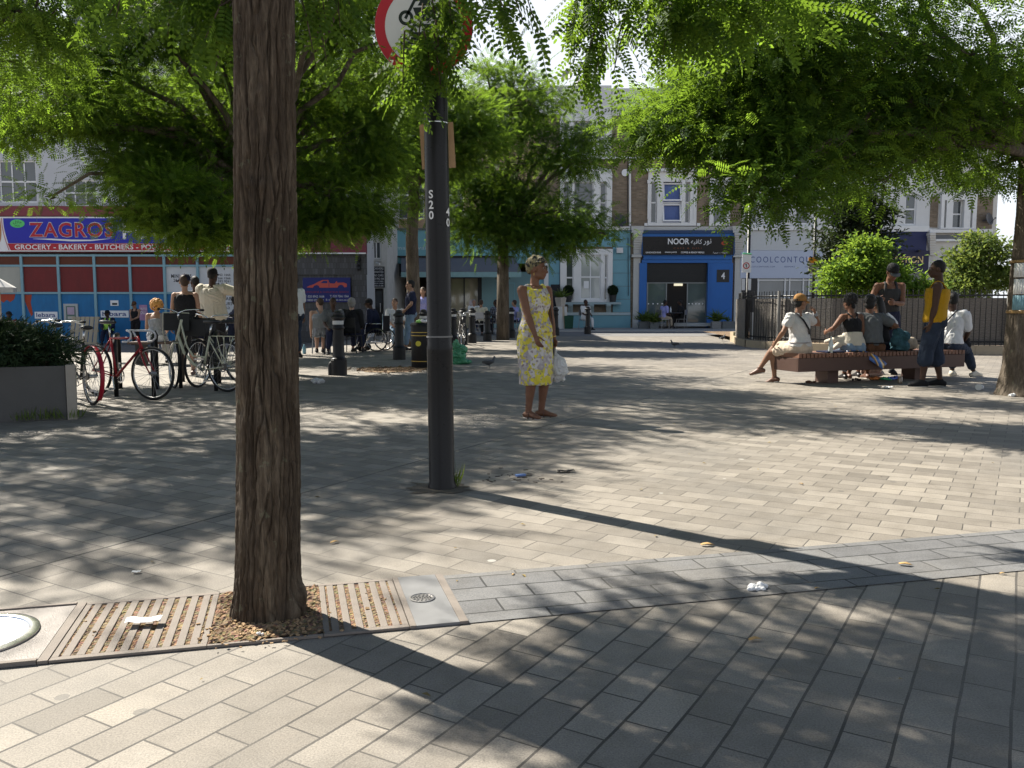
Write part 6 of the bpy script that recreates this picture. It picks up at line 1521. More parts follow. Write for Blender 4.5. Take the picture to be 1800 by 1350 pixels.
for (x0, x1, lab, s_) in ((1124, 1140, 'leafy plant in a grey box at the left side of the blue cafe front', 1), (1143, 1158, 'leafy plant in a grey trough nearest the cafe table', 2), (1252, 1270, 'leafy plant in a patterned box at the right of the blue cafe front', 3), (1268, 1293, 'low grey trough with sparse greenery at the right end of the blue cafe front', 4)):
    a, b = wp(x0, 574 + (s_ == 2)*2, 40.4 - .3*(s_ == 2)), wp(x1, 565 + (s_ == 2)*2, 40.4 - .3*(s_ == 2)); r = thing('trough', ((a.x+b.x)/2, a.y, .032), lab, 'planter', 'planters by the blue cafe')
    mb = MB(); mb.box(a.x, b.x, a.y, a.y + .35, .033, b.z); mb.build('box', M('trough_grey', (.12, .13, .135), .7) if s_ != 3 else M('trough_pattern', (.2, .2, .2), .7, var=.9, scale=30), r)
    spiky(r, Vector(((a.x+b.x)/2, a.y + .17, b.z)), 170 if s_ < 4 else 50, .62 if s_ < 4 else .35, 10+s_)
# cafe table at the blue front
def table(c, lab, h=.73, r_=.42):
    t_ = thing('cafe_table', c, lab, 'table'); mb = MB(); mb.lathe([(r_, h), (r_, h+.025)], c, 24); mb.build('tabletop', M('table_dark', (.03, .035, .05), .35), t_)
    mb = MB(); mb.lathe([(.22, 0), (.20, .015), (.03, .03), (.03, h-.003)], c, 14); mb.build('pedestal', IRONBLK, t_)
tc = gx(1184, 40.5); tc.z = .032; table(tc, 'small round dark cafe table between the two people at the blue cafe front')
c = tc + Vector((-.15, 0, .76)); mb = MB(); mb.lathe([(.04, 0), (.045, .02), (.045, .16), (.018, .22), (.018, .27)], c, 12)
tag(mb.build('water_bottle', M('bottle_clear', (.55, .6, .62), .15), None, True), 'clear water bottle standing on the round cafe table', 'bottle')
tc2 = gx(866, 33.5); table(tc2, 'round cafe table behind the bollards in front of the pale blue cafe', r_=.38)
def chair(c, face, lab, m=None, h=.45, group='chairs in use'):
    r = thing('chair', c, lab, 'chair', group, face); F_ = Vector((-math.sin(face), math.cos(face), 0)); S_ = Vector((F_.y, -F_.x, 0)); m = m or M('chair_metal', (.25, .25, .26), .4, .7)
    mb = MB(); mb.obox(c + up*h, S_, F_, up, .21, .20, .012); mb.build('seat', m, r)
    mb = MB(); mb.obox(c - F_*.22 + up*(h+.32), S_, F_, up, .20, .010, .12); mb.build('backrest', m, r)
    for sx in (-1, 1):
        for sy in (-1, 1):
            mb = MB(); mb.tube([c + S_*.19*sx + F_*.18*sy + up*h, c + S_*.22*sx + F_*.22*sy], .012, 7); mb.build('leg', m, r)
        mb = MB(); mb.tube([c + S_*.19*sx - F_*.19 + up*h, c + S_*.19*sx - F_*.225 + up*(h+.44)], .012, 7); mb.build('back_post', m, r)
    return r
# ================================================================== PEOPLE
def skin_mat(name, col):
    t = NT(name); c = t.coord(); f = t.noise(c, 14, 4, .6)
    t.P(Base_Color=t.mix(f, mul(col, .78), mul(col, 1.2)), Roughness=t.math('ADD', t.math('MULTIPLY', t.noise(c, 60, 3), .25), .45), Normal=t.bump(t.noise(c, 110, 4), .25, .006)); t.bsdf.inputs['Specular IOR Level'].default_value = .28
    return t.m
SK_D = skin_mat('dark_brown_skin', (.060, .030, .019)); SK_B = skin_mat('brown_skin', (.155, .074, .044)); SK_M = skin_mat('mid_brown_skin', (.20, .105, .065)); SK_T = skin_mat('tan_skin', (.33, .19, .125)); SK_P = skin_mat('pale_skin', (.42, .26, .19))
def cloth(name, col, var=.15, scale=16, rough=.85, wr=.5):
    t = NT(name); c = t.coord(); f = t.noise(c, scale, 4, .6)
    w1 = t.noise(t.mapping(c, rot=(.5, .3, .2), scale=(1, 1, .45)), 13, 3, .55); w2 = t.noise(c, 420, 2)
    t.P(Base_Color=t.mix(f, mul(col, 1-var), mul(col, 1+var)), Roughness=rough, Normal=t.bump(t.math('ADD', w1, t.math('MULTIPLY', w2, .08)), wr, .035)); t.bsdf.inputs['Specular IOR Level'].default_value = .2
    return t.m
C_BLACK = cloth('black_cloth', (.014, .014, .016)); C_NAVY = cloth('navy_cloth', (.016, .02, .045)); C_WHITE = cloth('white_cloth', (.58, .58, .58), .06); C_CREAM = cloth('cream_cloth', (.50, .46, .38), .08)
C_GREY = cloth('grey_cloth', (.10, .105, .11)); C_DENIM = cloth('denim', (.024, .034, .056), .5, 9); C_LDENIM = cloth('light_denim', (.17, .24, .32), .35, 9); C_YEL = cloth('mustard_cloth', (.40, .225, .012), .10)
C_KHAKI = cloth('khaki_cloth', (.30, .25, .19)); C_BEIGE = cloth('beige_cloth', (.45, .37, .29)); C_BROWN = cloth('brown_cloth', (.10, .05, .028)); C_LGREY = cloth('light_grey_cloth', (.26, .27, .29)); C_LILAC = cloth('lilac_cloth', (.27, .28, .55)); C_HIVIS = cloth('hivis_cloth', (.42, .75, .10), .05); C_RED = cloth('red_cloth', (.35, .02, .03))
def plaid():
    t = NT('plaid_cloth'); c = t.coord(); s = t.n('ShaderNodeSeparateXYZ', {0: c}); w = lambda o: t.math('LESS_THAN', t.math('FRACT', t.math('MULTIPLY', o, 16)), .3)
    t.P(Base_Color=t.mix(t.math('MULTIPLY', t.math('ADD', w(s.outputs[0]), w(s.outputs[2])), .5), (.02, .025, .05), (.25, .27, .33)), Roughness=.9); return t.m
C_PLAID = plaid()
def floral():
    t = NT('floral_print'); c = t.coord()
    wv = t.n('ShaderNodeVectorMath', {0: c, 1: t.n('ShaderNodeVectorMath', {0: t.noise(c, 22, 3, .6, out=1), 'Scale': .045}, operation='SCALE').outputs[0]}, operation='ADD').outputs[0]
    v1 = t.n('ShaderNodeTexVoronoi', {'Vector': wv, 'Scale': 15.0}); v2 = t.n('ShaderNodeTexVoronoi', {'Vector': t.mapping(wv, loc=(3, 5, 1)), 'Scale': 26.0}); v3 = t.n('ShaderNodeTexVoronoi', {'Vector': t.mapping(wv, loc=(7, 2, 4)), 'Scale': 34.0})
    sep = t.n('ShaderNodeSeparateXYZ', {0: v1.outputs[1]})
    base = t.ramp(sep.outputs[0], [(0.0, (.50, .47, .46)), (.22, (.34, .31, .32)), (.42, (.54, .46, .05)), (.62, (.30, .27, .28)), (.78, (.52, .45, .08))])
    base.node.color_ramp.interpolation = 'CONSTANT'
    col = t.mix(t.ramp(v1.outputs[0], [(.15, (1, 1, 1)), (.5, (0, 0, 0))]), base, (.46, .43, .42))
    s2 = t.n('ShaderNodeSeparateXYZ', {0: v2.outputs[1]})
    col = t.mix(t.math('MULTIPLY', t.math('GREATER_THAN', s2.outputs[0], .62), t.math('LESS_THAN', v2.outputs[0], .5)), col, (.58, .50, .045))
    col = t.mix(t.math('MULTIPLY', t.math('MULTIPLY', t.math('GREATER_THAN', s2.outputs[1], .72), t.math('LESS_THAN', v2.outputs[0], .42)), .8), col, (.20, .155, .15))
    s3 = t.n('ShaderNodeSeparateXYZ', {0: v3.outputs[1]})
    col = t.mix(t.math('MULTIPLY', t.math('GREATER_THAN', s3.outputs[0], .80), t.math('LESS_THAN', v3.outputs[0], .4)), col, (.34, .33, .09))
    col = t.mix(t.math('MULTIPLY', t.math('GREATER_THAN', s3.outputs[1], .78), t.math('LESS_THAN', v3.outputs[0], .35)), col, (.26, .21, .21))
    t.P(Base_Color=col, Roughness=.7, Normal=t.bump(t.noise(t.mapping(c, scale=(1, 1, .4)), 11, 3), .45, .03)); t.bsdf.inputs['Specular IOR Level'].default_value = .25
    return t.m
C_FLORAL = floral()
t = NT('headwrap_print'); c = t.coord(); v = t.n('ShaderNodeTexVoronoi', {'Vector': c, 'Scale': 52.0}); t.P(Base_Color=t.ramp(t.n('ShaderNodeSeparateXYZ', {0: v.outputs[1]}).outputs[0], [(0, (.20, .17, .08)), (.3, (.13, .12, .08)), (.6, (.26, .21, .11)), (.70, (.03, .03, .03))]), Roughness=.8, Normal=t.bump(t.noise(c, 30, 3), .5, .02)); t.bsdf.inputs['Specular IOR Level'].default_value = .2
C_WRAP = t.m
HAIR = M('black_hair', (.010, .009, .009), .6, var=.4, scale=120, bump=.6, bscale=140); HAIR_G = M('grey_hair', (.22, .21, .20), .7, var=.3, scale=90, bump=.5); HAIR_O = M('ginger_hair', (.50, .25, .07), .65, var=.35, scale=60, bump=.6, bscale=90); HAIR_BR = M('brown_hair', (.05, .03, .02), .6, var=.3, scale=100, bump=.5)
EYEW = M('eye_white', (.32, .30, .28), .2, var=.02); EYED = M('eye_dark', (.012, .008, .006), .15, var=.02); LIP = M('lip_skin', (.20, .065, .055), .4, var=.1); SOLE = M('sole_pale', (.45, .42, .38), .7); LEATHER = M('dark_leather', (.02, .018, .018), .4); LEATHB = M('brown_leather', (.12, .06, .04), .45)

def V3(p): return Vector(p)
def ik(a, c, l1, l2, pole):
    d = c - a; L = d.length; mx = (l1 + l2) * .998
    if L > mx: c = a + d * (mx / L); d = c - a; L = mx
    if L < abs(l1 - l2) + .02: L = abs(l1 - l2) + .02; c = a + d.normalized() * L; d = c - a
    x = (l1*l1 - l2*l2 + L*L) / (2*L); h = math.sqrt(max(0, l1*l1 - x*x)); u = d.normalized()
    q = V3(pole) - u * V3(pole).dot(u)
    if q.length < 1e-5: q = u.orthogonal()
    return a + u*x + q.normalized()*h, c

class Person:
    """one figure: joints are placed in local space (x right, y forward, z up) and moved to the world"""
    def __init__(s, loc, head_deg, H, label, skin, group=None, pel=(0, 0, .957), lean=0, side=0, twist=0, pelyaw=0, hyaw=0, hpitch=0, hroll=0, LH=None, RH=None, LE=None, RE=None, LF=None, RF=None, LK=None, RK=None,
                 fyawL=0, fyawR=0, bw=1.0, sex='m', fine=.0075, face=False, grip=(), cat='person', heel=0, rel=True):
        s.k = H / 1.75; k = s.k; s.fine = fine; s.skin = skin; s.sex = sex; s.bw = bw; s.grip = grip
        s.root = thing('person', loc, label, cat, group, R(head_deg)); s.W = Matrix.Translation(V3(loc)) @ Matrix.Rotation(R(head_deg), 4, 'Z')
        up = V3((0, 0, 1))
        s.pel = V3(pel) * k
        Ry = Matrix.Rotation(R(pelyaw), 3, 'Z'); Rt = Ry @ Matrix.Rotation(R(twist), 3, 'Z') @ Matrix.Rotation(-R(lean), 3, 'X') @ Matrix.Rotation(R(side), 3, 'Y')
        s.u = Rt @ up; s.sx = Rt @ V3((1, 0, 0)); s.sf = Rt @ V3((0, 1, 0)); s.px = Ry @ V3((1, 0, 0)); s.pf = Ry @ V3((0, 1, 0))
        s.neck = s.pel + s.u*.515*k
        sw = (.185 if sex == 'm' else .158) * bw
        s.shL = s.pel + s.u*.455*k - s.sx*sw*k; s.shR = s.pel + s.u*.455*k + s.sx*sw*k
        hipw = .088 if sex == 'm' else .092
        s.hiL = s.pel - s.px*hipw*k - up*.03*k; s.hiR = s.pel + s.px*hipw*k - up*.03*k
        hu = (s.u*.55 + up*.45).normalized()
        Rh = Ry @ Matrix.Rotation(R(twist + hyaw), 3, 'Z') @ Matrix.Rotation(-R(hpitch), 3, 'X') @ Matrix.Rotation(R(hroll), 3, 'Y')
        s.hx, s.hf, s.hz = Rh @ V3((1, 0, 0)), Rh @ V3((0, 1, 0)), Rh @ V3((0, 0, 1))
        s.skull = s.neck + hu*.078*k + s.hz*.104*k + s.hf*.024*k; s.kh = k*1.07
        ua, fa, th, shn = .285*k, .25*k, .435*k, .42*k
        LH = V3(LH or (-.24, .05, .78))*k; RH = V3(RH or (.24, .05, .78))*k
        s.elL, s.wrL = ik(s.shL, LH, ua, fa, LE or (-.5, -1, -.2)); s.elR, s.wrR = ik(s.shR, RH, ua, fa, RE or (.5, -1, -.2))
        LF = V3(LF or (-.10, 0, .08))*k; RF = V3(RF or (.10, 0, .08))*k
        s.knL, s.anL = ik(s.hiL, LF, th, shn, LK or (0, 1, .1)); s.knR, s.anR = ik(s.hiR, RF, th, shn, RK or (0, 1, .1))
        s.fdL = Matrix.Rotation(R(fyawL), 3, 'Z') @ V3((0, 1, -.0)); s.fdR = Matrix.Rotation(R(fyawR), 3, 'Z') @ V3((0, 1, -.0)); s.heel = heel
        s.face = face
        s.body()
    # ---- pieces
    def torso_sections(s, inflate=0.0, flare=0.0):
        k = s.k; b = s.bw; f = s.sex == 'f'; i = inflate
        W = ((-.10, .10, .085), (-.05, .150, .112), (.0, .168, .120), (.06, .158 if f else .156, .112), (.13, .128 if f else .146, .098 if f else .106), (.20, .122 if f else .146, .094 if f else .104), (.28, .138 if f else .160, .112 if f else .116), (.36, .146 if f else .172, .112 if f else .118), (.42, .140 if f else .168, .092 if f else .100), (.465, .112 if f else .132, .070 if f else .078), (.495, .070, .058))
        out = []
        for t_, w, d in W:
            m = max(0, min(1, (t_ + .02) / .16)); ax = (s.px*(1-m) + s.sx*m).normalized()
            out.append((t_, s.pel + s.u*t_*k if t_ > 0 else s.pel + V3((0, 0, t_*k)), ax, (w*b + i)*k, (d*(.5 + .5*b) + i)*k))
        return out
    def loft(s, mb, secs, seg=20, sq=2.3):
        rings = []
        for (t_, c, ax, w, d) in secs:
            fy = s.u.cross(ax).normalized() if t_ > 0.02 else V3((0, 0, 1)).cross(ax).normalized()
            r = []
            for q in range(seg):
                a = 2*math.pi*q/seg; ca, sa = math.cos(a), math.sin(a); e = 2/sq
                r.append(c + ax*w*math.copysign(abs(ca)**e, ca) + fy*d*math.copysign(abs(sa)**e, sa))
            rings.append(r)
        vs = [v for r in rings for v in r]; n = len(rings)
        fs = [(i*seg+q, i*seg+(q+1) % seg, (i+1)*seg+(q+1) % seg, (i+1)*seg+q) for i in range(n-1) for q in range(seg)] + [tuple(range(seg))[::-1], tuple((n-1)*seg+q for q in range(seg))]
        mb.add(vs, fs)
    def arm(s, mb, sd, i=0.0, to=2.0):
        k = s.k; b = .5 + .5*s.bw; sh, el, wr = (s.shL, s.elL, s.wrL) if sd == 'L' else (s.shR, s.elR, s.wrR); f = .95 if s.sex == 'f' else 1
        P = []; Q = []
        for t_, r in ((0, .056), (.25, .052), (.55, .046), (.85, .040), (1.0, .038), (1.2, .042), (1.45, .038), (1.75, .029), (2.0, .025)):
            if t_ <= to + 1e-6: P.append(sh + (el-sh)*t_ if t_ <= 1 else el + (wr-el)*(t_-1)); Q.append((r*f*b + i)*k)
        if P[-1] is not None and to not in (1.0, 2.0): P.append(sh + (el-sh)*to if to <= 1 else el + (wr-el)*(to-1)); Q.append(Q[-1])
        mb.limb(P, Q, 12)
    def leg(s, mb, sd, i=0.0, to=2.0, i2=None):
        k = s.k; b = .55 + .45*s.bw; hi, kn, an = (s.hiL, s.knL, s.anL) if sd == 'L' else (s.hiR, s.knR, s.anR); i2 = i if i2 is None else i2
        P = []; Q = []
        kd = (kn - hi).cross(an - kn); back = V3((0, -1, 0))
        for t_, r in ((0, .090), (.2, .086), (.5, .074), (.8, .060), (1.0, .054), (1.12, .051), (1.3, .056), (1.5, .050), (1.75, .038), (2.0, .034)):
            if t_ <= to + 1e-6:
                P.append(hi + (kn-hi)*t_ if t_ <= 1 else kn + (an-kn)*(t_-1)); Q.append((r*b + i + (i2-i)*min(1, t_/max(.1, to)))*k)
        mb.limb(P, Q, 14)
    def foot(s, mb, sd, i=0.0):
        k = s.k; an, d = (s.anL, s.fdL) if sd == 'L' else (s.anR, s.fdR); dn = V3((0, 0, -1)); pt = s.heel
        d = (d - V3((0, 0, pt))).normalized(); up = V3((0, 0, 1)) - d*d.z; up.normalize()
        b = an - up*.045*k
        mb.limb([b - d*.045*k, b + d*.03*k + up*.012*k, b + d*.10*k - up*.006*k, b + d*.165*k - up*.016*k], [((.033 + i)*k, (.034 + i)*k), ((.040 + i)*k, (.036 + i)*k), ((.028 + i)*k, (.043 + i)*k), ((.018 + i)*k, (.038 + i)*k)], 12, up=up)
    def hand(s, mb, sd):
        k = s.k; el, wr = (s.elL, s.wrL) if sd == 'L' else (s.elR, s.wrR); d = (wr - el).normalized(); sg = -1 if sd == 'L' else 1
        inw = -s.sx*sg; n = inw - d*inw.dot(d)            # palm faces the body
        n = n.normalized() if n.length > .1 else d.orthogonal(); w = d.cross(n).normalized()
        fwd = s.sf if abs(d.z) > .5 else V3((0, 0, 1))
        if w.dot(fwd) < 0: w = -w                          # w: towards the thumb
        mb.limb([wr - d*.01*k, wr + d*.045*k, wr + d*.082*k], [(.020*k, .026*k), (.016*k, .037*k), (.013*k, .038*k)], 12, up=n)
        g = .95 if sd in s.grip else .38
        for j, (off, L) in enumerate(((.030, .070), (.010, .078), (-.010, .073), (-.029, .058))):
            p = wr + d*.085*k + w*off*k; a = g*(.8 + .12*j); r = .0088*k
            d1 = d*math.cos(a) + n*math.sin(a); d2 = d*math.cos(a*1.9) + n*math.sin(a*1.9); d3 = d*math.cos(a*2.6) + n*math.sin(a*2.6)
            q1 = p + d1*L*.42*k; q2 = q1 + d2*L*.33*k; q3 = q2 + d3*L*.25*k
            mb.limb([p - d*.012*k, p, q1, q2, q3], [r*1.05, r*1.1, r, r*.92, r*.8], 8)
        p = wr + d*.03*k + w*.028*k; t1 = (d*.62 + w*.72 + n*.25).normalized(); t2 = (d*.85 + w*.25 + n*.45).normalized()
        mb.limb([p, p + t1*.036*k, p + t1*.036*k + t2*.03*k, p + t1*.036*k + t2*.054*k], [.0125*k, .011*k, .0095*k, .0075*k], 8)
    def head(s, mb):
        k = s.kh; c = s.skull; X, F, Z = s.hx, s.hf, s.hz; ax = (X, F, Z)
        mb.ell(c + Z*.022*k - F*.012*k, (.074*k, .094*k, .094*k), ax, 18, 12)
        mb.ell(c + F*.030*k - Z*.030*k, (.060*k, .066*k, .084*k), ax, 16, 10)
        mb.ell(c + F*.056*k - Z*.088*k, (.034*k, .034*k, .026*k), ax, 12, 8)      # chin
        for q in (-1, 1):
            mb.ell(c + F*.020*k - Z*.070*k + X*.040*k*q, (.020*k, .048*k, .030*k), ax, 10, 7)      # jaw
            mb.ell(c + F*.070*k - Z*.022*k + X*.036*k*q, (.020*k, .018*k, .017*k), ax, 10, 7)      # cheek
            mb.ell(c + F*.078*k + Z*.024*k + X*.030*k*q, (.026*k, .012*k, .008*k), ax, 10, 6)      # brow
            mb.ell(c - F*.008*k - Z*.012*k + X*.076*k*q, (.010*k, .019*k, .031*k), ax, 10, 7)      # ear
        mb.limb([c + F*.084*k + Z*.016*k, c + F*.098*k - Z*.016*k, c + F*.106*k - Z*.034*k], [.009*k, .012*k, .0155*k], 10)
        mb.ell(c + F*.092*k - Z*.038*k, (.021*k, .012*k, .010*k), ax, 10, 6)
        mb.ell(c + F*.087*k - Z*.060*k, (.025*k, .014*k, .008*k), ax, 10, 6); mb.ell(c + F*.084*k - Z*.073*k, (.023*k, .013*k, .009*k), ax, 10, 6)   # lips
        mb.limb([s.neck - s.u*.03*k, s.neck + s.u*.03*k, c - Z*.05*k - F*.014*k], [(.060*k*(.45+.55*s.bw),)*2 if s.sex == 'm' else (.052*k,)*2, (.055*k if s.sex == 'm' else .047*k,)*2, (.054*k if s.sex == 'm' else .046*k,)*2], 14)
    def put(s, mb, m, name, voxel=None, smooth=4, parent=None, fold=0.0):
        me = union_mesh(mb, voxel or s.fine, smooth, name) if voxel != 0 else mb.mesh(name)
        if fold:
            o3 = Vector((len(name)*1.7, s.k*31, s.bw*17))
            def fn(p):
                q = Vector((p.x*9, p.y*9, p.z*5.5)) + o3; w_ = mnoise.noise(q + Vector((0, 0, 4*mnoise.noise(q*.5))))
                return fold * (1 - 2.6*abs(w_)) + fold*.5*mnoise.noise(q*2.7)
            displace(me, fn)
        return link(name, me, m, parent or s.root, True, local=True)
    def body(s):
        k = s.k; mb = MB(); s.loft(mb, s.torso_sections())
        for sd in 'LR': s.arm(mb, sd); s.leg(mb, sd); s.foot(mb, sd); s.hand(mb, sd)
        for q, sh in ((-1, s.shL), (1, s.shR)): mb.limb([s.neck - s.u*.03*k, sh*.6 + s.neck*.4 - s.u*.012*k, sh], [.045*k, .045*k, .05*k], 10)
        if s.sex == 'f':
            for q in (-1, 1): mb.ell(s.pel + s.u*.315*k + s.sx*.068*q*k + s.sf*.085*k, (.058*k, .052*k, .056*k))
        for q in (-1, 1): mb.ell(s.pel - s.pf*.055*k + s.px*.075*q*k - V3((0, 0, .04*k)), (.088*k, .085*k, .095*k))
        s.head(mb); s.b = s.put(mb, s.skin, 'body', smooth=3)
        if s.face:
            k = s.kh
            for q in (-1, 1):
                p = s.skull + s.hf*.078*k + s.hz*.006*k + s.hx*.031*k*q
                e = MB(); e.ell(p, (.0120*k, .0085*k, .0058*k), (s.hx, s.hf, s.hz), 10, 7); eo = s.put(e, EYEW, 'eye', 0)
                e = MB(); e.ell(p + s.hf*.0055*k, (.0068*k, .005*k, .0056*k), (s.hx, s.hf, s.hz), 10, 7); s.put(e, EYED, 'iris', 0, parent=eo)
                e = MB(); e.limb([p + s.hz*.020*k - s.hx*.017*k + s.hf*.010*k, p + s.hz*.024*k + s.hf*.013*k, p + s.hz*.019*k + s.hx*.017*k + s.hf*.009*k], [.003*k]*3, 6); s.put(e, HAIR, 'eyebrow', 0)
            e = MB(); e.ell(s.skull + s.hf*.0915*k - s.hz*.060*k, (.023*k, .011*k, .0065*k), (s.hx, s.hf, s.hz), 12, 6); e.ell(s.skull + s.hf*.089*k - s.hz*.072*k, (.021*k, .0105*k, .0075*k), (s.hx, s.hf, s.hz), 12, 6); s.put(e, LIP, 'lips', 0)
        return s
    # ---- clothes
    def top(s, m, sleeve=.55, i=.014, lo=-.06, hi=.48, name='shirt', loose=0.0, neck=True, si=None):
        mb = MB(); S = s.torso_sections(i)
        S = [(t_, c, ax, w + loose*s.k*max(0, 1 - max(0, t_)/.40), d + loose*s.k*max(0, 1 - max(0, t_)/.40)) for (t_, c, ax, w, d) in S if lo <= t_ <= hi]
        s.loft(mb, S); si = i + .008 if si is None else si
        if s.sex == 'f':
            for q in (-1, 1): mb.ell(s.pel + s.u*.315*s.k + s.sx*.068*q*s.k + s.sf*.085*s.k, ((.058+i)*s.k, (.052+i)*s.k, (.056+i)*s.k))
        if sleeve > 0:
            for sd in 'LR': s.arm(mb, sd, si, sleeve)
            for sh in (s.shL, s.shR): mb.limb([s.neck - s.u*.045*s.k, sh*.6 + s.neck*.4 - s.u*.018*s.k, sh], [(.045+i)*s.k, (.045+i)*s.k, (.05+i)*s.k], 10)
        return s.put(mb, m, name, max(s.fine, .009), 3, fold=.008)
    def tank(s, m, i=.011, lo=-.06, hi=.425, strap=.028, name='vest', wide=.085, racer=False, loose=0.0):
        k = s.k; mb = MB(); S = [(t_, c, ax, w + loose*k, d + loose*k) for (t_, c, ax, w, d) in s.torso_sections(i) if lo <= t_ <= hi]
        t_, c, ax, w, d = S[-1]; S[-1] = (t_, c, ax, w*.86, d*1.06); s.loft(mb, S)
        if s.sex == 'f':
            for q in (-1, 1): mb.ell(s.pel + s.u*.315*k + s.sx*.068*q*k + s.sf*.085*k, ((.058+i)*k, (.052+i)*k, (.056+i)*k))
        for q in (-1, 1):
            a = s.pel + s.u*.33*k; sx = s.sx*wide*q*k; bx = sx*(.35 if racer else 1)
            mb.limb([a + sx + s.sf*(.108 + i*.6)*k, s.pel + s.u*.425*k + sx*.98 + s.sf*.100*k, s.pel + s.u*.495*k + sx*.95 + s.sf*.060*k, s.pel + s.u*.522*k + sx*.9 + s.sf*.008*k, s.pel + s.u*.500*k + sx*.88 - s.sf*.052*k, s.pel + s.u*.42*k + bx - s.sf*.104*k, a + bx - s.sf*(.112 + i*.6)*k], [(.011*k, strap*k)]*7, 10, up=s.sf)
        return s.put(mb, m, name, max(s.fine*.9, .0075), 2, fold=.003)
    def trousers(s, m, to=1.92, i=.016, i2=.022, name='trousers', hi=.08):
        mb = MB(); S = [q for q in s.torso_sections(i) if q[0] <= hi]; s.loft(mb, S)
        for q in (-1, 1): mb.ell(s.pel - s.pf*.055*s.k + s.px*.075*q*s.k - V3((0, 0, .04*s.k)), ((.088+i)*s.k, (.085+i)*s.k, (.095+i)*s.k))
        for sd in 'LR': s.leg(mb, sd, i, to, i2)
        return s.put(mb, m, name, max(s.fine, .009), 3, fold=.008)
    def shoes(s, m, i=.008, name='shoe', sole=True):
        for sd in 'LR':
            mb = MB(); s.foot(mb, sd, i); an = s.anL if sd == 'L' else s.anR
            mb.limb([an - V3((0, 0, .04*s.k)), an + V3((0, 0, .004*s.k))], [.038*s.k, .040*s.k], 10)
            o = s.put(mb, m, name, .009, 2)
            if sole:
                d = s.fdL if sd == 'L' else s.fdR; d = (d - V3((0, 0, s.heel))).normalized(); up = V3((0, 0, 1)) - d*d.z; up.normalize(); b = an - up*.082*s.k
                e = MB(); e.limb([b - d*.05*s.k, b + d*.05*s.k, b + d*.17*s.k], [(.010*s.k, .040*s.k), (.009*s.k, .044*s.k), (.008*s.k, .040*s.k)], 10, up=up); s.put(e, SOLE, 'sole', 0, parent=o)
    def sandals(s, m):
        for sd in 'LR':
            an, d = (s.anL, s.fdL) if sd == 'L' else (s.anR, s.fdR); k = s.k; d = (d - V3((0, 0, s.heel))).normalized(); up = V3((0, 0, 1)) - d*d.z; up.normalize(); b = an - up*.084*k; x = d.cross(up)
            e = MB(); e.limb([b - d*.05*k, b + d*.04*k, b + d*.11*k, b + d*.17*k], [(.011*k, .040*k), (.010*k, .036*k), (.010*k, .046*k), (.009*k, .036*k)], 14, up=up); o = s.put(e, SOLE, 'sandal', 0)
            e = MB()
            for f_, h in ((.115, .034), (.035, .062)): e.tube([b + d*f_*k + x*.045*k*math.cos(a) + up*(h + .012)*k*math.sin(a) for a in [math.pi*q/10 for q in range(11)]], [(.003*k, .014*k)]*11, 8, up=d)
            e.tube([b + d*.13*k + up*.02*k, b + d*.10*k + up*.05*k, b + d*.04*k + up*.075*k], [.007*k]*3, 6); e.tube([b - d*.05*k + x*.038*k*c_ + up*.045*k for c_ in (-1, 0, 1)], .008*k, 6)
            s.put(e, m, 'strap', 0, parent=o)
            e = MB(); e.ell(b + d*.115*k + up*.048*k, (.010*k, .010*k, .006*k)); s.put(e, CHROME, 'buckle', 0, parent=o)
    def hair(s, m, kind='short', name='hair'):
        k = s.kh; c = s.skull; X, F, Z = s.hx, s.hf, s.hz; ax = (X, F, Z); mb = MB(); rr = random.Random(int(abs(c.x*1e4)) + 3)
        if kind == 'short':
            mb.ell(c + Z*.033*k - F*.020*k, (.079*k, .094*k, .092*k), ax, 18, 12); mb.ell(c - F*.05*k - Z*.02*k, (.066*k, .055*k, .06*k), ax, 14, 9)
        elif kind == 'crop':
            mb.ell(c + Z*.030*k - F*.018*k, (.0765*k, .0925*k, .090*k), ax, 18, 12); mb.ell(c - F*.048*k - Z*.01*k, (.066*k, .053*k, .055*k), ax, 14, 9)
        elif kind == 'full':
            mb.ell(c + Z*.030*k - F*.028*k, (.092*k, .100*k, .104*k), ax, 18, 12); mb.ell(c - F*.055*k - Z*.04*k, (.078*k, .06*k, .075*k), ax, 14, 9)
            for q in range(26): d = V3((rr.gauss(0, 1), rr.gauss(-.4, 1), rr.gauss(.5, .8))).normalized(); mb.ell(c + Z*.02*k - F*.03*k + X*d.x*.085*k + F*d.y*.09*k + Z*d.z*.095*k, (.022*k,)*3, seg=8, rings=6)
        elif kind == 'bun':
            mb.ell(c + Z*.045*k - F*.028*k, (.098*k, .105*k, .100*k), ax, 18, 12); mb.ell(c - F*.075*k - Z*.075*k, (.035*k, .03*k, .035*k), ax, 12, 8)
            for q in range(44): d = V3((rr.gauss(0, 1), rr.gauss(-.35, 1), rr.gauss(.5, .8))).normalized(); mb.ell(c + Z*.04*k - F*.03*k + X*d.x*.095*k + F*d.y*.10*k + Z*d.z*.098*k, (.018*k,)*3, seg=8, rings=6)
        elif kind == 'curly':
            mb.ell(c + Z*.03*k - F*.025*k, (.095*k, .105*k, .10*k), ax, 16, 10)
            for q in range(90): d = V3((rr.gauss(0, 1), rr.gauss(-.5, 1), rr.gauss(.1, .9))).normalized(); mb.ell(c - F*.03*k + X*d.x*.115*k + F*d.y*.12*k + Z*d.z*.12*k, (.026*k,)*3, seg=8, rings=6)
        elif kind == 'long':
            mb.ell(c + Z*.032*k - F*.022*k, (.084*k, .098*k, .095*k), ax, 18, 12)
            mb.limb([c - F*.07*k, c - F*.085*k - Z*.12*k, c - F*.095*k - Z*.24*k], [(.05*k, .075*k), (.04*k, .08*k), (.02*k, .06*k)], 14, up=F)
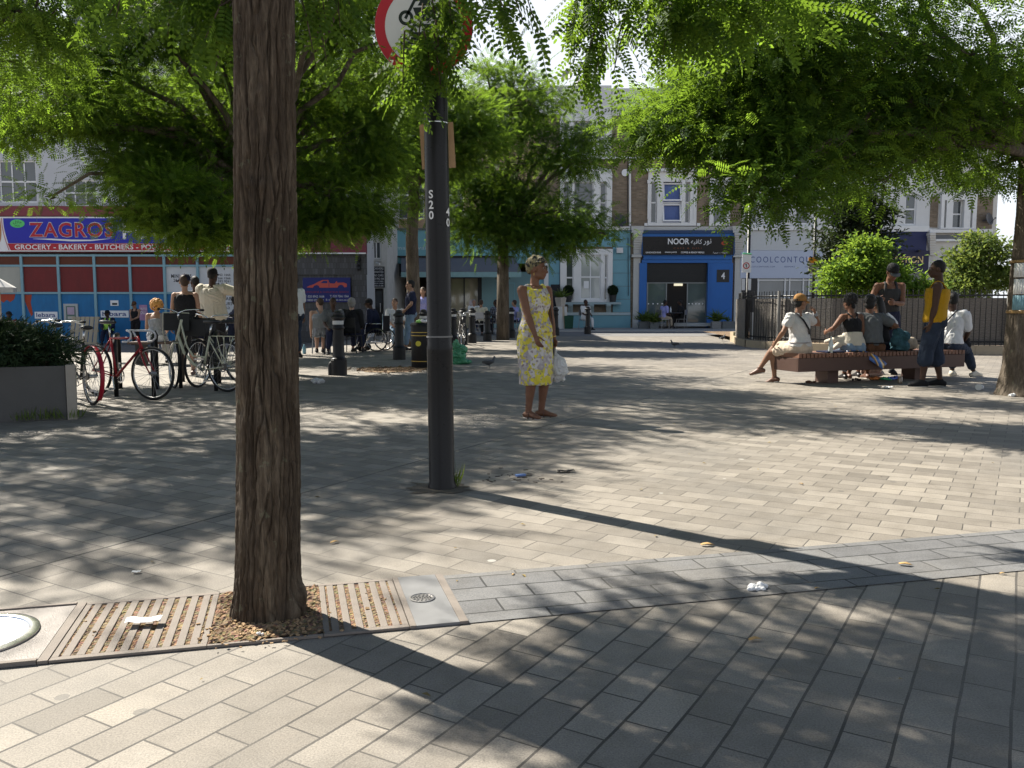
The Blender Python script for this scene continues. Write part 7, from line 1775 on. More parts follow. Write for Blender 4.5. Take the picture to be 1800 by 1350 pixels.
        return s.put(mb, m, name, max(.0075, s.fine), 2)
    def cap(s, m, visor_yaw=0, name='cap', visor_m=None):
        k = s.kh; c = s.skull; Rv = Matrix.Rotation(R(visor_yaw), 3, s.hz); F = Rv @ s.hf; X = Rv @ s.hx; Z = s.hz
        mb = MB(); n = 20; prof = ((1.0, .018), (1.0, .05), (.93, .085), (.72, .113), (.4, .128), (.08, .133)); vs = []; fs = []
        for (r, z) in prof:
            for q in range(n): a = 2*math.pi*q/n; vs.append(c + X*(.083*k*r*math.cos(a)) + F*(.102*k*r*math.sin(a) - .010*k) + Z*(z*k))
        for i in range(len(prof)-1):
            for q in range(n): fs.append((i*n+q, i*n+(q+1) % n, (i+1)*n+(q+1) % n, (i+1)*n+q))
        fs += [tuple(range(n))[::-1], tuple((len(prof)-1)*n+q for q in range(n))]; mb.add(vs, fs); mb.ell(c + Z*.134*k - F*.01*k, (.007*k,)*3)
        o = s.put(mb, m, name, 0)
        vb = MB(); top_ = []; 
        for q in range(13):
            a = math.pi*(q/12); top_.append((.078*math.cos(a), .078 + .085*math.sin(a)))
        P = [c + X*p[0]*k + F*p[1]*k*.98 + Z*(.030 - .028*max(0, (p[1]-.07)/.09) - .10*p[0]*p[0]/.078)*k for p in top_] ; P2 = [c + X*x_*k + F*(.080)*k + Z*.030*k for x_ in (-.05, 0, .05)]
        A = P + P2; nA = len(A); vb.add(A + [p - Z*.005*k for p in A], [tuple(range(nA)), tuple(range(nA, 2*nA))[::-1]] + [(i, nA+i, nA+(i+1) % nA, (i+1) % nA) for i in range(nA)])
        s.put(vb, visor_m or m, 'visor', 0, parent=o)
        return o
    def strap(s, m, q=1, r=.018, name='bag_strap'):
        """strap across the back and chest from one shoulder (q=1 right) to the other hip"""
        k = s.k; P = [s.pel + s.u*.10*k - s.sx*.185*q*k, s.pel + s.u*.25*k - s.sx*.06*q*k - s.sf*.160*k, s.pel + s.u*.40*k + s.sx*.04*q*k - s.sf*.156*k, s.pel + s.u*.530*k + s.sx*.09*q*k - s.sf*.045*k, s.pel + s.u*.518*k + s.sx*.085*q*k + s.sf*.06*k, s.pel + s.u*.36*k + s.sx*.03*q*k + s.sf*.172*k, s.pel + s.u*.22*k - s.sx*.06*q*k + s.sf*.168*k, s.pel + s.u*.10*k - s.sx*.185*q*k + s.sf*.02*k]
        mb = MB(); mb.tube(P, [(.004*k, r*k)]*len(P), 8, up=s.sf); return s.put(mb, m, name, 0)
    def w(s, p): return s.W @ p
def aim(px, py, tpx, tpy):
    """heading (degrees) that faces from one ground pixel towards another"""
    a, b = gp(px, py), gp(tpx, tpy); return math.degrees(math.atan2(-(b.x-a.x), b.y-a.y))

# ---- 1 the woman in the floral dress
p = gp(941, 733)
w1 = Person(p, 217, 1.66, 'woman in a yellow and grey floral dress and headwrap, holding a white bag', SK_B, pel=(0, 0, .957), lean=-2, hyaw=36, hpitch=2, twist=0, sex='f', fine=.0055, face=True, bw=1.14,
            RH=(.16, .24, .83), RE=(.6, -1, -.1), LH=(-.235, .06, .77), LE=(-.6, -1, 0), RF=(.115, .02, .08), LF=(-.075, .015, .08), fyawR=8, fyawL=38, grip=('L',))
k = w1.k; mb = MB(); S = w1.torso_sections(.010)
S = [q for q in w1.torso_sections(.014) if .0 <= q[0] <= .48]
w1.loft(mb, S)
for q in (-1, 1): mb.ell(w1.pel + w1.u*.315*k + w1.sx*.068*q*k + w1.sf*.080*k, (.074*k, .066*k, .072*k))
for sd in 'LR': w1.leg(mb, sd, .020, .8, .03)
for q in (-1, 1): mb.limb([w1.pel + w1.u*.40*k + w1.sx*.105*q*k + w1.sf*.085*k, w1.pel + w1.u*.505*k + w1.sx*.105*q*k + w1.sf*.008*k, w1.pel + w1.u*.42*k + w1.sx*.105*q*k - w1.sf*.088*k], [(.020*k, .040*k)]*3, 10, up=w1.sf)
Z_ = V3((0, 0, 1)); hem = .375
sk = []
for z, w_, d_, oy in ((hem, .190, .165, .025), (.45, .194, .170, .03), (.58, .202, .172, .03), (.70, .208, .168, .018), (.80, .208, .162, .0), (.90, .200, .152, -.008), (.98, .172, .13, -.004), (1.05, .152, .116, 0), (1.08, .146, .112, 0)): sk.append((0, V3((0.012, oy, z))*k, w1.px, w_*k, d_*k))
w1.loft(mb, sk, 28, 2.1); w1.put(mb, C_FLORAL, 'dress', .0065, 2, fold=.006)
mb = MB(); P_ = [V3((.158*math.cos(a)+.006, .122*math.sin(a), 1.055))*k for a in [2*math.pi*q/28 for q in range(28)]]; mb.tube(P_, [.004*k]*28, 6, closed=True); w1.put(mb, M('seam_grey', (.22, .19, .15), .8), 'waist_seam', 0)
c = w1.skull; X, F, Zh = w1.hx, w1.hf, w1.hz; kb = k; k = w1.kh; mb = MB(); mb.ell(c + Zh*.040*k - F*.030*k, (.084*k, .098*k, .088*k), (X, F, Zh), 18, 12); mb.ell(c - F*.075*k - Zh*.005*k, (.064*k, .042*k, .058*k), (X, F, Zh))
for (dx, dy, dz, r) in ((0, .02, .112, .034), (.03, .045, .100, .03), (-.03, .04, .104, .03), (.0, .065, .09, .026), (.015, -.03, .118, .03)): mb.ell(c + X*dx*k + F*dy*k + Zh*dz*k, (r*k*1.2, r*k, r*k*.8), (X, F, Zh), 10, 7)
mb.tube([c + X*.078*k*math.cos(a) + F*(.078*math.sin(a) + .008)*k + Zh*(.058 + .012*math.sin(a))*k for a in [math.pi*q/12 for q in range(13)]], [(.012*k, .022*k)]*13, 8, up=Zh)
w1.put(mb, C_WRAP, 'headwrap', .006, 2)
w1.sandals(M('sandal_brown', (.10, .055, .04), .4))
for q in (-1, 1): e = MB(); e.tube([c - F*.008*k - Zh*.046*k + X*.080*k*q, c - F*.008*k - Zh*.075*k + X*.080*k*q], .004*k, 6); w1.put(e, M('earring_gold', (.6, .4, .12), .3, .9), 'earring', 0)
e = MB(); wr, el = w1.wrL, w1.elL; dd = (wr-el).normalized(); e.tube([wr - dd*.02*k, wr - dd*.008*k], .031*k, 14); w1.put(e, M('earring_gold', (.6, .4, .12), .3, .9), 'bracelet', 0)
k = kb
# white carrier bag in her left hand, shoulder bag on her left side
hb_ = w1.w(w1.wrL + (w1.wrL - w1.elL).normalized()*.10*k); bt = hb_ - Vector((-.02, 0, .02))
mb = MB(); rr = random.Random(2); ctr = Vector((hb_.x + .035, hb_.y - .02, hb_.z - .25))
mb.limb([hb_ + Vector((0, 0, .0)), hb_ + Vector((.005, 0, -.08)), hb_*.5 + ctr*.5 + Vector((0, 0, .0))], [(.012, .016), (.022, .03), (.06, .055)], 12)
mb.ell(ctr + Vector((0, 0, .02)), (.098, .085, .135))
for q in range(16): d = V3((rr.gauss(0, 1), rr.gauss(0, 1), rr.gauss(-.3, .9))).normalized(); mb.ell(ctr + Vector((d.x*.07, d.y*.06, d.z*.09)), (.04, .04, .045), seg=9, rings=6)
for s_ in (-1, 1): mb.ell(ctr + Vector((.05*s_, 0, -.10)), (.03, .03, .025), seg=8, rings=6)
t = NT('thin_white_plastic'); c_ = t.coord(); t.P(Base_Color=t.mix(t.noise(c_, 14, 3), (.52, .52, .53), (.72, .72, .73)), Roughness=.3, Normal=t.bump(t.noise(t.mapping(c_, scale=(1, 1, .5)), 34, 3, .6), .8, .02))
tl_ = t.n('ShaderNodeBsdfTranslucent', {'Color': (.7, .7, .7, 1)}); ms = t.n('ShaderNodeMixShader', {0: .3, 1: t.bsdf.outputs[0], 2: tl_.outputs[0]}); t.t.links.new(ms.outputs[0], t.out.inputs[0]); WPLAS = t.m
o = link('carrier_bag', crease(union_mesh(mb, .006, 2), .014, 14), WPLAS, None, True); tag(o, "white plastic carrier bag hanging from the floral dress woman's left hand", 'bag')
sb = w1.w(V3((-.215, -.05, .86))*k); hbg = thing('shoulder_bag', sb, "black leather shoulder bag at the floral dress woman's left side", 'bag', None, R(217))
L_ = w1.W.to_3x3(); mb = MB(); mb.obox(sb - Vector((0, 0, .10)), L_ @ V3((1, 0, 0)), L_ @ V3((0, 1, 0)), V3((0, 0, 1)), .03, .11, .13); mb.build('body', LEATHER, hbg, bevel=.02)
mb = MB(); shp = [w1.w(q) for q in (V3((-.235, .04, .88))*k, w1.shL + V3((.03, .075, -.04))*k, w1.shL + V3((.045, .0, .062))*k, w1.shL + V3((.03, -.07, -.02))*k, V3((-.235, -.14, .88))*k)]; mb.tube(shp, [(.004, .012)]*5, 8); mb.build('strap', LEATHER, hbg)

# ---- figures round the bench (bench runs along bx, people face the far side)
def bseat(u, v=.26): q = bp(u, v); q.z = 0; return q
BLK_C = BH + .095
c1 = Person(bseat(.22, .25), 45, 1.66, 'woman in a brown cap and speckled white top sitting cross-legged on the bench', SK_M, pel=(0, 0, (BLK_C)/.949), lean=6, hyaw=-85, hpitch=4, sex='f', bw=1.08, twist=-24,
            LH=(-.22, .30, .66), LE=(-1, -.6, -.2), RH=(.27, -.10, 1.12), RE=(.6, .1, -1), LF=(.0, .42, .08), RF=(-.12, .62, .22), LK=(-.1, .6, 1), RK=(0, .3, 1), fyawR=12, heel=.25)
c1.top(cloth('speckled_white_cloth', (.46, .45, .44), .35, 90), .42, .018, lo=0.0, name='blouse', loose=.012); c1.trousers(C_BEIGE, .92, .022, .026, 'shorts'); c1.hair(HAIR, 'short'); c1.cap(cloth('tan_cloth', (.26, .135, .045)), 0); c1.strap(C_BLACK, -1); c1.shoes(LEATHB)
mb = MB(); mb.tube([c1.pel + c1.u*.06*c1.k + c1.px*.182*math.cos(a)*c1.k + c1.pf*.136*math.sin(a)*c1.k for a in [2*math.pi*q/24 for q in range(24)]], [(.005, .03)]*24, 8, closed=True, up=(0, 0, 1)); c1.put(mb, C_BROWN, 'belt', 0)
mb = MB(); dd = (c1.wrR - c1.elR).normalized(); mb.tube([c1.wrR - dd*.05, c1.wrR + dd*.0], .034, 12); c1.put(mb, C_LGREY, 'wrist_band', 0)
c2 = Person(bseat(1.22, .26), 8, 1.68, 'woman in a black strap top sitting on the bench, pale shirt round her waist', SK_B, pel=(0, 0, BLK_C/.96), lean=10, hyaw=14, hpitch=10, sex='f', LH=(-.34, .22, .80), LE=(-.6, -1, -.3), RH=(.12, .32, .72), LF=(-.16, .50, .08), RF=(.14, .48, .08))
c2.tank(C_BLACK, .010, lo=.13, strap=.013, racer=True, name='strap_top'); c2.trousers(C_LDENIM, 1.9); c2.hair(HAIR, 'bun'); c2.shoes(LEATHER)
mb = MB(); S = [(q[0], q[1], q[2], q[3] + .012, q[4] + .012) for q in c2.torso_sections(.02) if -.02 <= q[0] <= .22]; c2.loft(mb, S); a = c2.pel + c2.u*.12*c2.k - c2.sx*.15
mb.limb([a, a - c2.sx*.12 + c2.sf*.05 - c2.u*.02, a - c2.sx*.20 + c2.sf*.16 - c2.u*.04], [.05, .045, .035], 10); mb.limb([a - c2.u*.05, a - c2.sx*.10 - c2.u*.12, a - c2.sx*.16 - c2.u*.16], [.05, .05, .03], 10); c2.put(mb, C_CREAM, 'tied_shirt', .009, 2)
c3 = Person(bseat(1.58, .24), 2, 1.70, 'person in a grey t-shirt seen from behind, sitting mid bench', SK_B, pel=(0, 0, BLK_C/.97), lean=16, hyaw=-28, hpitch=16, LH=(-.20, .25, .74), RH=(.42, .20, .86), RE=(.6, -1, -.5), LF=(-.15, .50, .08), RF=(.15, .48, .08), bw=.95)
c3.top(C_GREY, .62, .018, lo=-.02, loose=.015, name='t_shirt'); c3.trousers(C_BROWN, 1.9); c3.hair(HAIR, 'full'); c3.shoes(LEATHB)
mb = MB(); mb.tube([c3.pel + c3.u*.03 + c3.px*.190*math.cos(a) + c3.pf*.142*math.sin(a) for a in [2*math.pi*q/24 for q in range(24)]], [(.008, .055)]*24, 8, closed=True, up=(0, 0, 1)); c3.put(mb, C_BLACK, 'waist_bag', 0)
c4 = Person(bseat(1.93, .44), 6, 1.64, 'dark-haired person in a black strap top over white, half hidden behind the grey t-shirt', SK_M, pel=(0, 0, BLK_C/.937), lean=12, hyaw=18, hpitch=12, sex='f', LH=(-.20, .25, .70), RH=(.30, .10, .62), RE=(.6, -1, -.2), LF=(-.14, .46, .08), RF=(.14, .46, .08))
c4.top(C_WHITE, .5, .014, lo=.0); c4.tank(C_BLACK, .024, lo=.0, strap=.03, racer=True, name='strap_top'); c4.trousers(C_NAVY, 1.9); c4.hair(HAIR, 'long'); c4.shoes(LEATHER)
p = gx(1560, 14.6)
c5 = Person(p, 172, 1.86, 'man in a black cap and black vest standing behind the bench, looking down', SK_B, pel=(0, 0, .957), lean=6, hyaw=10, hpitch=28, LH=(-.02, .30, 1.14), LE=(-.7, -.6, -.8), RH=(.24, .30, 1.18), RE=(.5, -.5, -1), face=True, bw=1.02, grip=('L', 'R'))
c5.tank(cloth('washed_black_cloth', (.035, .036, .038)), .012, strap=.020); c5.trousers(C_NAVY, 1.92); c5.hair(HAIR, 'crop'); c5.cap(C_BLACK, 0, visor_m=C_GREY); c5.shoes(C_BLACK)
p = gp(1638, 679)
c6 = Person(p, 62, 1.80, 'man in a mustard yellow vest and long denim shorts standing before the bench', SK_D, pel=(0, 0, .957), lean=-3, hyaw=8, hpitch=4, LH=(-.20, .06, .80), RH=(.245, .02, .77), RF=(.13, -.10, .08), LF=(-.13, .12, .08), face=True, bw=1.15, fine=.0065, fyawR=-10, fyawL=14)
c6.tank(C_YEL, .022, lo=-.06, strap=.034, wide=.085, loose=.012); c6.trousers(C_DENIM, 1.30, .022, .044, 'denim_shorts'); c6.hair(HAIR, 'crop'); c6.shoes(C_BLACK, .011)
mb = MB(); cc = c6.skull; mb.ell(cc + c6.hf*.052*c6.k - c6.hz*.085*c6.k, (.042*c6.k, .042*c6.k, .034*c6.k), (c6.hx, c6.hf, c6.hz)); c6.put(mb, HAIR, 'beard', .008, 1)
c7 = Person(bseat(3.10, .22), -48, 1.78, 'man in a white shirt and jeans sitting on the right end of the bench', SK_D, pel=(0, .02, BLK_C/1.017), lean=10, hyaw=40, hpitch=8, LH=(-.02, .36, .62), RH=(.10, .36, .58), LE=(-1, -.6, -.2), RE=(1, -.6, -.2), LF=(-.12, .52, .08), RF=(.16, .66, .08), fyawL=10, fyawR=-15, bw=1.0)
c7.top(C_WHITE, .75, .022, lo=-.01, loose=.02); c7.trousers(C_DENIM, 1.92, .018, .026); c7.hair(HAIR, 'short'); c7.shoes(C_CREAM, .012); c7.strap(C_BLACK, 1, .012)
# ---- left of the foreground trunk
d1 = Person(gp(330, 659), 6, 1.66, 'woman in a sleeveless black top and dark cap standing behind the cream bicycle', SK_T, pel=(0, 0, .957), hyaw=20, sex='f', bw=1.12, LH=(-.27, .04, .80), RH=(.27, .06, .80))
d1.top(C_BLACK, 0, .02, lo=-.10, name='top', loose=.03, hi=.47); d1.trousers(C_BLACK, 1.15, .02, .03, 'shorts'); d1.hair(HAIR_BR, 'short'); d1.cap(C_NAVY, 40); d1.shoes(LEATHB)
d2 = Person(gp(378, 648), -8, 1.82, 'man in a cream t-shirt and black cap seen from behind, pointing to the right', SK_D, pel=(0, 0, .957), LH=(-.28, .02, .80), RH=(.70, .20, 1.36), RE=(.2, -.6, -1), bw=1.18, hyaw=4)
d2.top(C_CREAM, .85, .026, lo=-.10, loose=.035, name='t_shirt'); d2.trousers(C_BLACK, 1.92, .02, .03); d2.hair(HAIR, 'crop'); d2.cap(C_BLACK, 10); d2.shoes(LEATHER)
d3 = Person(gp(348, 640), 30, 1.72, 'person almost hidden between the woman in black and the man in cream', SK_D, hyaw=10); d3.top(C_GREY, .6, .016); d3.trousers(C_NAVY); d3.hair(HAIR, 'crop'); d3.shoes(LEATHER)
def seated(loc, head, H, label, skin, seat=.46, chair_lab=None, ch_m=None, **kw):
    args = dict(pel=(0, .0, (seat + .10)*1.75/H), lean=4, LF=(-.13, .44, .08), RF=(.13, .46, .08), LH=(-.14, .34, .66), RH=(.14, .34, .66)); args.update(kw)
    q = Person(loc, head, H, label, skin, **args)
    if chair_lab:
        F_ = V3((-math.sin(R(head)), math.cos(R(head)), 0)); chair(V3(loc) + F_*.03, R(head), chair_lab, ch_m, seat - .015)
    return q
CH_D = M('chair_black', (.018, .018, .02), .5)
# benches without backs on the left
def low_bench(c, ang, L, lab):
    r = thing('bench', c, lab, 'bench', None, R(ang)); X_ = V3((math.cos(R(ang)), math.sin(R(ang)), 0)); Y_ = V3((-X_.y, X_.x, 0)); mb = MB()
    for q in range(4): mb.obox(c + Y_*(-.17 + .113*q) + up*.43, X_, Y_, up, L/2, .048, .022)
    mb.build('slatted_seat', M('bench_slat_dark', (.07, .045, .035), .6, var=.3), r)
    for q in (-1, 1): mb = MB(); mb.obox(c + X_*(L/2-.2)*q + up*.20, X_, Y_, up, .06, .18, .203); mb.build('leg', IRONBLK, r)
q = gp(300, 640); low_bench(q + Vector((.1, .0, 0)), 4, 1.7, 'dark slatted bench under the woman with the ginger curls')
d4 = seated(q + Vector((-.25, -.02, 0)), 14, 1.60, 'woman with ginger curls and a strapless white top sitting on a dark bench', SK_T, sex='f', bw=1.1, hyaw=10, lean=14)
d4.top(C_LGREY, 0, .014, lo=-.02, hi=.36, name='strapless_top', loose=.01); d4.trousers(C_WHITE, 1.5); d4.hair(HAIR_O, 'curly'); d4.shoes(LEATHER)
q = gp(408, 638); d5 = seated(q, -70, 1.74, 'person in a dark navy jacket and cap sitting partly behind the trunk', SK_D, chair_lab='dark chair under the person in the navy jacket beside the trunk', ch_m=CH_D, lean=12)
d5.top(C_NAVY, 1.9, .022, lo=-.04, loose=.015, name='jacket'); d5.trousers(C_NAVY); d5.hair(HAIR, 'crop'); d5.cap(C_BLACK, 0); d5.shoes(LEATHER)
q = gx(190, 34.6); d6 = seated(q, 188, 1.75, 'man in a lime reflective vest and dark cap sitting before the blue panels', SK_D, chair_lab='dark chair under the man in the reflective vest', ch_m=CH_D, fine=.011, hyaw=-25)
d6.top(C_NAVY, 1.9, .02, lo=-.04, name='jacket'); d6.tank(C_HIVIS, .030, lo=.0, strap=.03, wide=.09, name='reflective_vest'); d6.trousers(C_NAVY); d6.hair(HAIR, 'crop'); d6.cap(C_BLACK); d6.shoes(LEATHER)
q = gx(238, 34.4); d7 = Person(q, 176, 1.72, 'man in a dark sleeveless vest and cap standing by the blue shop panels', SK_T, LH=(-.05, .26, 1.05), RH=(.06, .27, 1.05), hpitch=16, fine=.010)
d7.tank(C_BLACK, .012); d7.trousers(C_BLACK); d7.hair(HAIR_BR, 'crop'); d7.cap(C_BROWN); d7.shoes(LEATHER)
q = gx(17, 30.5); d8 = seated(q, 200, 1.70, 'person in a red top and black cap under the parasol behind the planter', SK_D, chair_lab='chair hidden behind the planter under the parasol', ch_m=CH_D, fine=.012)
d8.top(C_RED, .8, .018); d8.trousers(C_BLACK); d8.hair(HAIR, 'crop'); d8.cap(C_BLACK, 60); d8.shoes(LEATHER)
# ---- between trunk and pole
q = gp(521, 629); e1 = Person(q, 60, 1.82, 'man in a white t-shirt and jeans standing just right of the foreground trunk', SK_B, RH=(.26, .0, .79)); e1.top(C_WHITE, .6, .02, lo=-.08, loose=.02, name='t_shirt'); e1.trousers(C_DENIM); e1.hair(HAIR, 'crop'); e1.shoes(LEATHER)
q = gp(565, 621); q2 = q
e2 = seated(q2, 14, 1.76, 'man in a grey sleeveless vest sitting on a folding chair, seen from behind', SK_P, seat=.44, chair_lab='folding chair with a grey back under the man in the vest', ch_m=C_LGREY, hyaw=38, bw=1.12, LH=(-.24, .26, .42), RH=(-.02, .40, .42), lean=8, LF=(-.10, .36, .08), RF=(.05, .34, .08))
e2.tank(C_LGREY, .014, strap=.028, racer=True, loose=.01); e2.trousers(C_LGREY, 1.1, .02, .03, 'shorts'); e2.hair(HAIR_BR, 'crop'); e2.shoes(C_BLACK)
mb = MB(); mb.tube([e2.pel + e2.u*.14 + e2.px*.172*math.cos(a) + e2.pf*.13*math.sin(a) for a in [2*math.pi*z/24 for z in range(24)]], [(.007, .03)]*24, 8, closed=True, up=(0, 0, 1)); e2.put(mb, C_BLACK, 'belt', 0)
q = gx(586, 20.8); e3 = seated(q, 190, 1.70, 'dark-haired person seated behind the man in the grey vest, facing this way', SK_D, chair_lab='dark chair under the dark-haired person behind the grey vest', ch_m=CH_D, fine=.010); e3.top(C_GREY, .7, .018); e3.trousers(C_NAVY); e3.hair(HAIR, 'short'); e3.shoes(LEATHER)
q = gp(617, 620); e4 = seated(q, -12, 1.74, 'grey-haired person in a long dark coat on a folding chair, seen from behind', SK_P, seat=.44, chair_lab='black folding chair under the grey-haired person', ch_m=CH_D, hyaw=20, lean=10, bw=1.1); e4.top(C_BLACK, 1.9, .028, lo=-.08, loose=.05, name='coat'); e4.trousers(C_NAVY); e4.hair(HAIR_G, 'full'); e4.shoes(LEATHER)
q = gp(664, 617); wc = q
e5 = seated(q, 78, 1.62, 'person in dark clothes and a cap sitting in a wheelchair', SK_D, seat=.50, fine=.008, lean=20, hpitch=12, hyaw=8, LF=(-.10, .52, .12), RF=(.10, .50, .12)); e5.top(C_NAVY, 1.9, .022, name='jacket', loose=.01); e5.trousers(C_NAVY); e5.hair(HAIR, 'crop'); e5.cap(C_BLACK); e5.shoes(LEATHER)
F_ = V3((-math.sin(R(78)), math.cos(R(78)), 0)); S_ = V3((F_.y, -F_.x, 0)); wr_ = thing('wheelchair', wc, 'wheelchair with large spoked wheels under the person in the dark cap', 'wheelchair', None, R(78))
for s_ in (-1, 1):
    wheel(wr_, wc + S_*.29*s_ - F_*.08 + up*.30, .30, S_, RUBBER, CHROME, 20, .014)
    mb = MB(); cz = wc + S_*.24*s_ + F_*.36 + up*.09; mb.tube([cz - S_*.015, cz + S_*.015], .09, 16); mb.build('castor', RUBBER, wr_, True)
    mb = MB(); mb.tube([wc + S_*.25*s_ - F_*.24 + up*.95, wc + S_*.25*s_ - F_*.22 + up*.22, wc + S_*.25*s_ + F_*.30 + up*.22], .012, 8); mb.tube([wc + S_*.25*s_ - F_*.2 + up*.70, wc + S_*.25*s_ + F_*.2 + up*.70, wc + S_*.25*s_ + F_*.24 + up*.46, wc + S_*.24*s_ + F_*.46 + up*.14], .012, 8); mb.build('frame_tube', CHROME, wr_, True)
mb = MB(); mb.obox(wc + up*.475, S_, F_, up, .24, .21, .012); mb.build('seat', C_BLACK, wr_); mb = MB(); mb.obox(wc - F_*.235 + up*.70, S_, F_, up, .24, .012, .2); mb.build('backrest', C_BLACK, wr_)
q = gp(722, 616); e6 = Person(q, 106, 1.78, 'man in a navy t-shirt and light jeans standing left of the pole', SK_T, lean=-3, LH=(-.20, .16, 1.02), LE=(-1, -.5, .2), RH=(.19, -.04, 1.00), RE=(1, -.9, .1), hyaw=-8, face=True, LF=(-.10, .14, .08), RF=(.11, -.12, .08), bw=1.05)
e6.top(C_NAVY, .6, .018, lo=-.07, loose=.015, name='t_shirt'); e6.trousers(C_LDENIM, 1.92, .016, .02); e6.hair(HAIR, 'short'); e6.shoes(LEATHER)
q = gx(694, 23.0); e7 = seated(q, 200, 1.68, 'person in a white sleeved top seated behind the wheelchair, beside the bollard', SK_T, chair_lab='chair under the white sleeved person by the bollard', ch_m=CH_D, fine=.010, hyaw=-30); e7.top(C_WHITE, .8, .02); e7.trousers(C_LDENIM); e7.hair(HAIR_BR, 'short'); e7.shoes(LEATHER)
q = gx(744, 25.5); e8 = Person(q, 170, 1.66, 'person in a lilac top standing behind the navy t-shirt man', SK_T, fine=.010, sex='f'); e8.top(C_LILAC, .8, .016); e8.trousers(C_NAVY); e8.hair(HAIR_BR, 'long'); e8.shoes(LEATHER)
# ---- cafe seats beyond the bollards
for (px, Y, hd, H, lab, sk_, tp_, tr_, hr_, hk, kw) in (
    (833, 37.5, 186, 1.72, 'person in a white and blue top and pale hat near the cafe window', SK_T, C_WHITE, C_NAVY, HAIR_G, 'short', {}),
    (845, 32.0, -20, 1.70, 'person in a cream shirt seen from behind at the cafe tables', SK_T, C_CREAM, C_BLACK, HAIR_BR, 'short', {'hyaw': 20}),
    (873, 33.8, 40, 1.72, 'man in a navy plaid shirt sitting beside the middle tree trunk', SK_D, C_PLAID, C_NAVY, HAIR, 'crop', {'hyaw': 10}),
    (906, 34.5, 60, 1.70, 'person in a blue top almost hidden behind the woman in the floral dress', SK_T, C_LILAC, C_NAVY, HAIR_BR, 'short', {}),
    (1028, 38.6, -150, 1.70, 'person in a white top sitting beside the bollard by the pale blue house', SK_D, C_WHITE, C_WHITE, HAIR, 'crop', {'hyaw': 10}),
    (1164, 40.2, -62, 1.72, 'person in a lilac shirt sitting on the left of the round cafe table', SK_D, C_LILAC, C_KHAKI, HAIR, 'crop', {'lean': 16}),
    (1199, 40.7, 62, 1.74, 'person in dark clothes sitting on the right of the round cafe table', SK_D, C_BLACK, C_BLACK, HAIR, 'crop', {'lean': 10})):
    q = gx(px, Y); q.z = .032 if Y > 37.3 else 0
    s_ = seated(q, hd, H, lab, sk_, chair_lab='metal chair under the ' + lab.split(' sitting')[0].split(' near')[0].split(' almost')[0].split(' seen')[0].replace('person in ', 'person in '), fine=.011, **kw)
    s_.top(tp_, .7, .02, loose=.01); s_.trousers(tr_); s_.hair(hr_, hk); s_.shoes(LEATHER)
# ================================================================== LITTER, BIRDS, SMALL THINGS
def pigeon(p, ang, label, s=.82):
    r = thing('pigeon', p, label, 'pigeon', 'pigeons on the paving', R(ang)); F_ = V3((math.cos(R(ang)), math.sin(R(ang)), 0)); S_ = V3((-F_.y, F_.x, 0)); c = p + up*.135*s
    mb = MB(); mb.limb([c - F_*.10*s + up*.0*s, c - F_*.02*s, c + F_*.07*s + up*.025*s], [(.030*s, .042*s), (.060*s, .060*s), (.046*s, .046*s)], 12, up=(0, 0, 1)); mb.limb([c + F_*.08*s + up*.04*s, c + F_*.11*s + up*.10*s], [.038*s, .025*s], 10); mb.ell(c + F_*.122*s + up*.125*s, (.028*s, .024*s, .026*s), (F_, S_, up)); mb.limb([c + F_*.145*s + up*.122*s, c + F_*.172*s + up*.112*s], [.006*s, .003*s], 6)
    mb.limb([c - F_*.09*s, c - F_*.16*s - up*.015*s, c - F_*.215*s - up*.03*s], [(.018*s, .035*s), (.010*s, .032*s), (.006*s, .034*s)], 10, up=(0, 0, 1))
    for q in (-1, 1): mb.limb([c + S_*.025*q*s - up*.04*s, p + S_*.026*q*s + F_*.005*s + up*.012*s], [.010*s, .005*s], 6); mb.limb([p + S_*.026*q*s + up*.006*s - F_*.01*s, p + S_*.026*q*s + up*.005*s + F_*.03*s], [.005*s, .004*s], 6)
    link('body', union_mesh(mb, .006, 2), M('pigeon_grey', (.075, .08, .09), .6, var=.35, scale=30), r, True)
    for q in (-1, 1): mb = MB(); mb.ell(c - F_*.045*s + S_*.052*q*s + up*.012*s, (.115*s, .012*s, .040*s), (F_, S_, up)); mb.build('wing', M('pigeon_wing', (.045, .047, .052), .6, var=.5, scale=22), r, True)
pigeon(gp(860, 648), 20, 'dark pigeon on the paving between the green bag and the woman'); pigeon(gp(1185, 612), 200, 'pigeon on the far paving in front of the blue cafe'); pigeon(gp(1270, 600), 30, 'small far pigeon nearest the left end of the railings', .78)
def sheet(name, p, w, d, ang, lab, m, cat='litter', curl=.012, crumple=.006, seed=1, kind=None):
    rr = random.Random(seed); n = 9; X_ = V3((math.cos(ang), math.sin(ang), 0)); Y_ = V3((-X_.y, X_.x, 0)); mb = MB(); base = p.z
    mb.v = [tuple(p + X_*(i/n-.5)*w + Y_*(j/n-.5)*d + up*(.008 + curl*abs(i/n-.5)*2*abs(math.sin(3*j/n + i)) + rr.uniform(0, crumple))) for j in range(n+1) for i in range(n+1)]
    mb.f = [(j*(n+1)+i, j*(n+1)+i+1, (j+1)*(n+1)+i+1, (j+1)*(n+1)+i) for j in range(n) for i in range(n)]
    o = mb.build(name, m, None, True); o.modifiers.new('s', 'SOLIDIFY').thickness = .001
    return tag(o, lab, cat, kind=kind)
PAPER = M('paper_white_litter', (.66, .66, .65), .8, var=.06)
q = gp(254, 1104); q.z = .021; sheet('paper_sheet', q, .125, .055, .12, 'folded white paper lying on the slotted tree grate', PAPER, seed=2, curl=.01, crumple=.003)
sheet('paper_scrap', gp(240, 1008), .035, .022, .1, 'tiny white paper scrap on the pavers above the grate', PAPER, seed=3, curl=.004, crumple=.002)
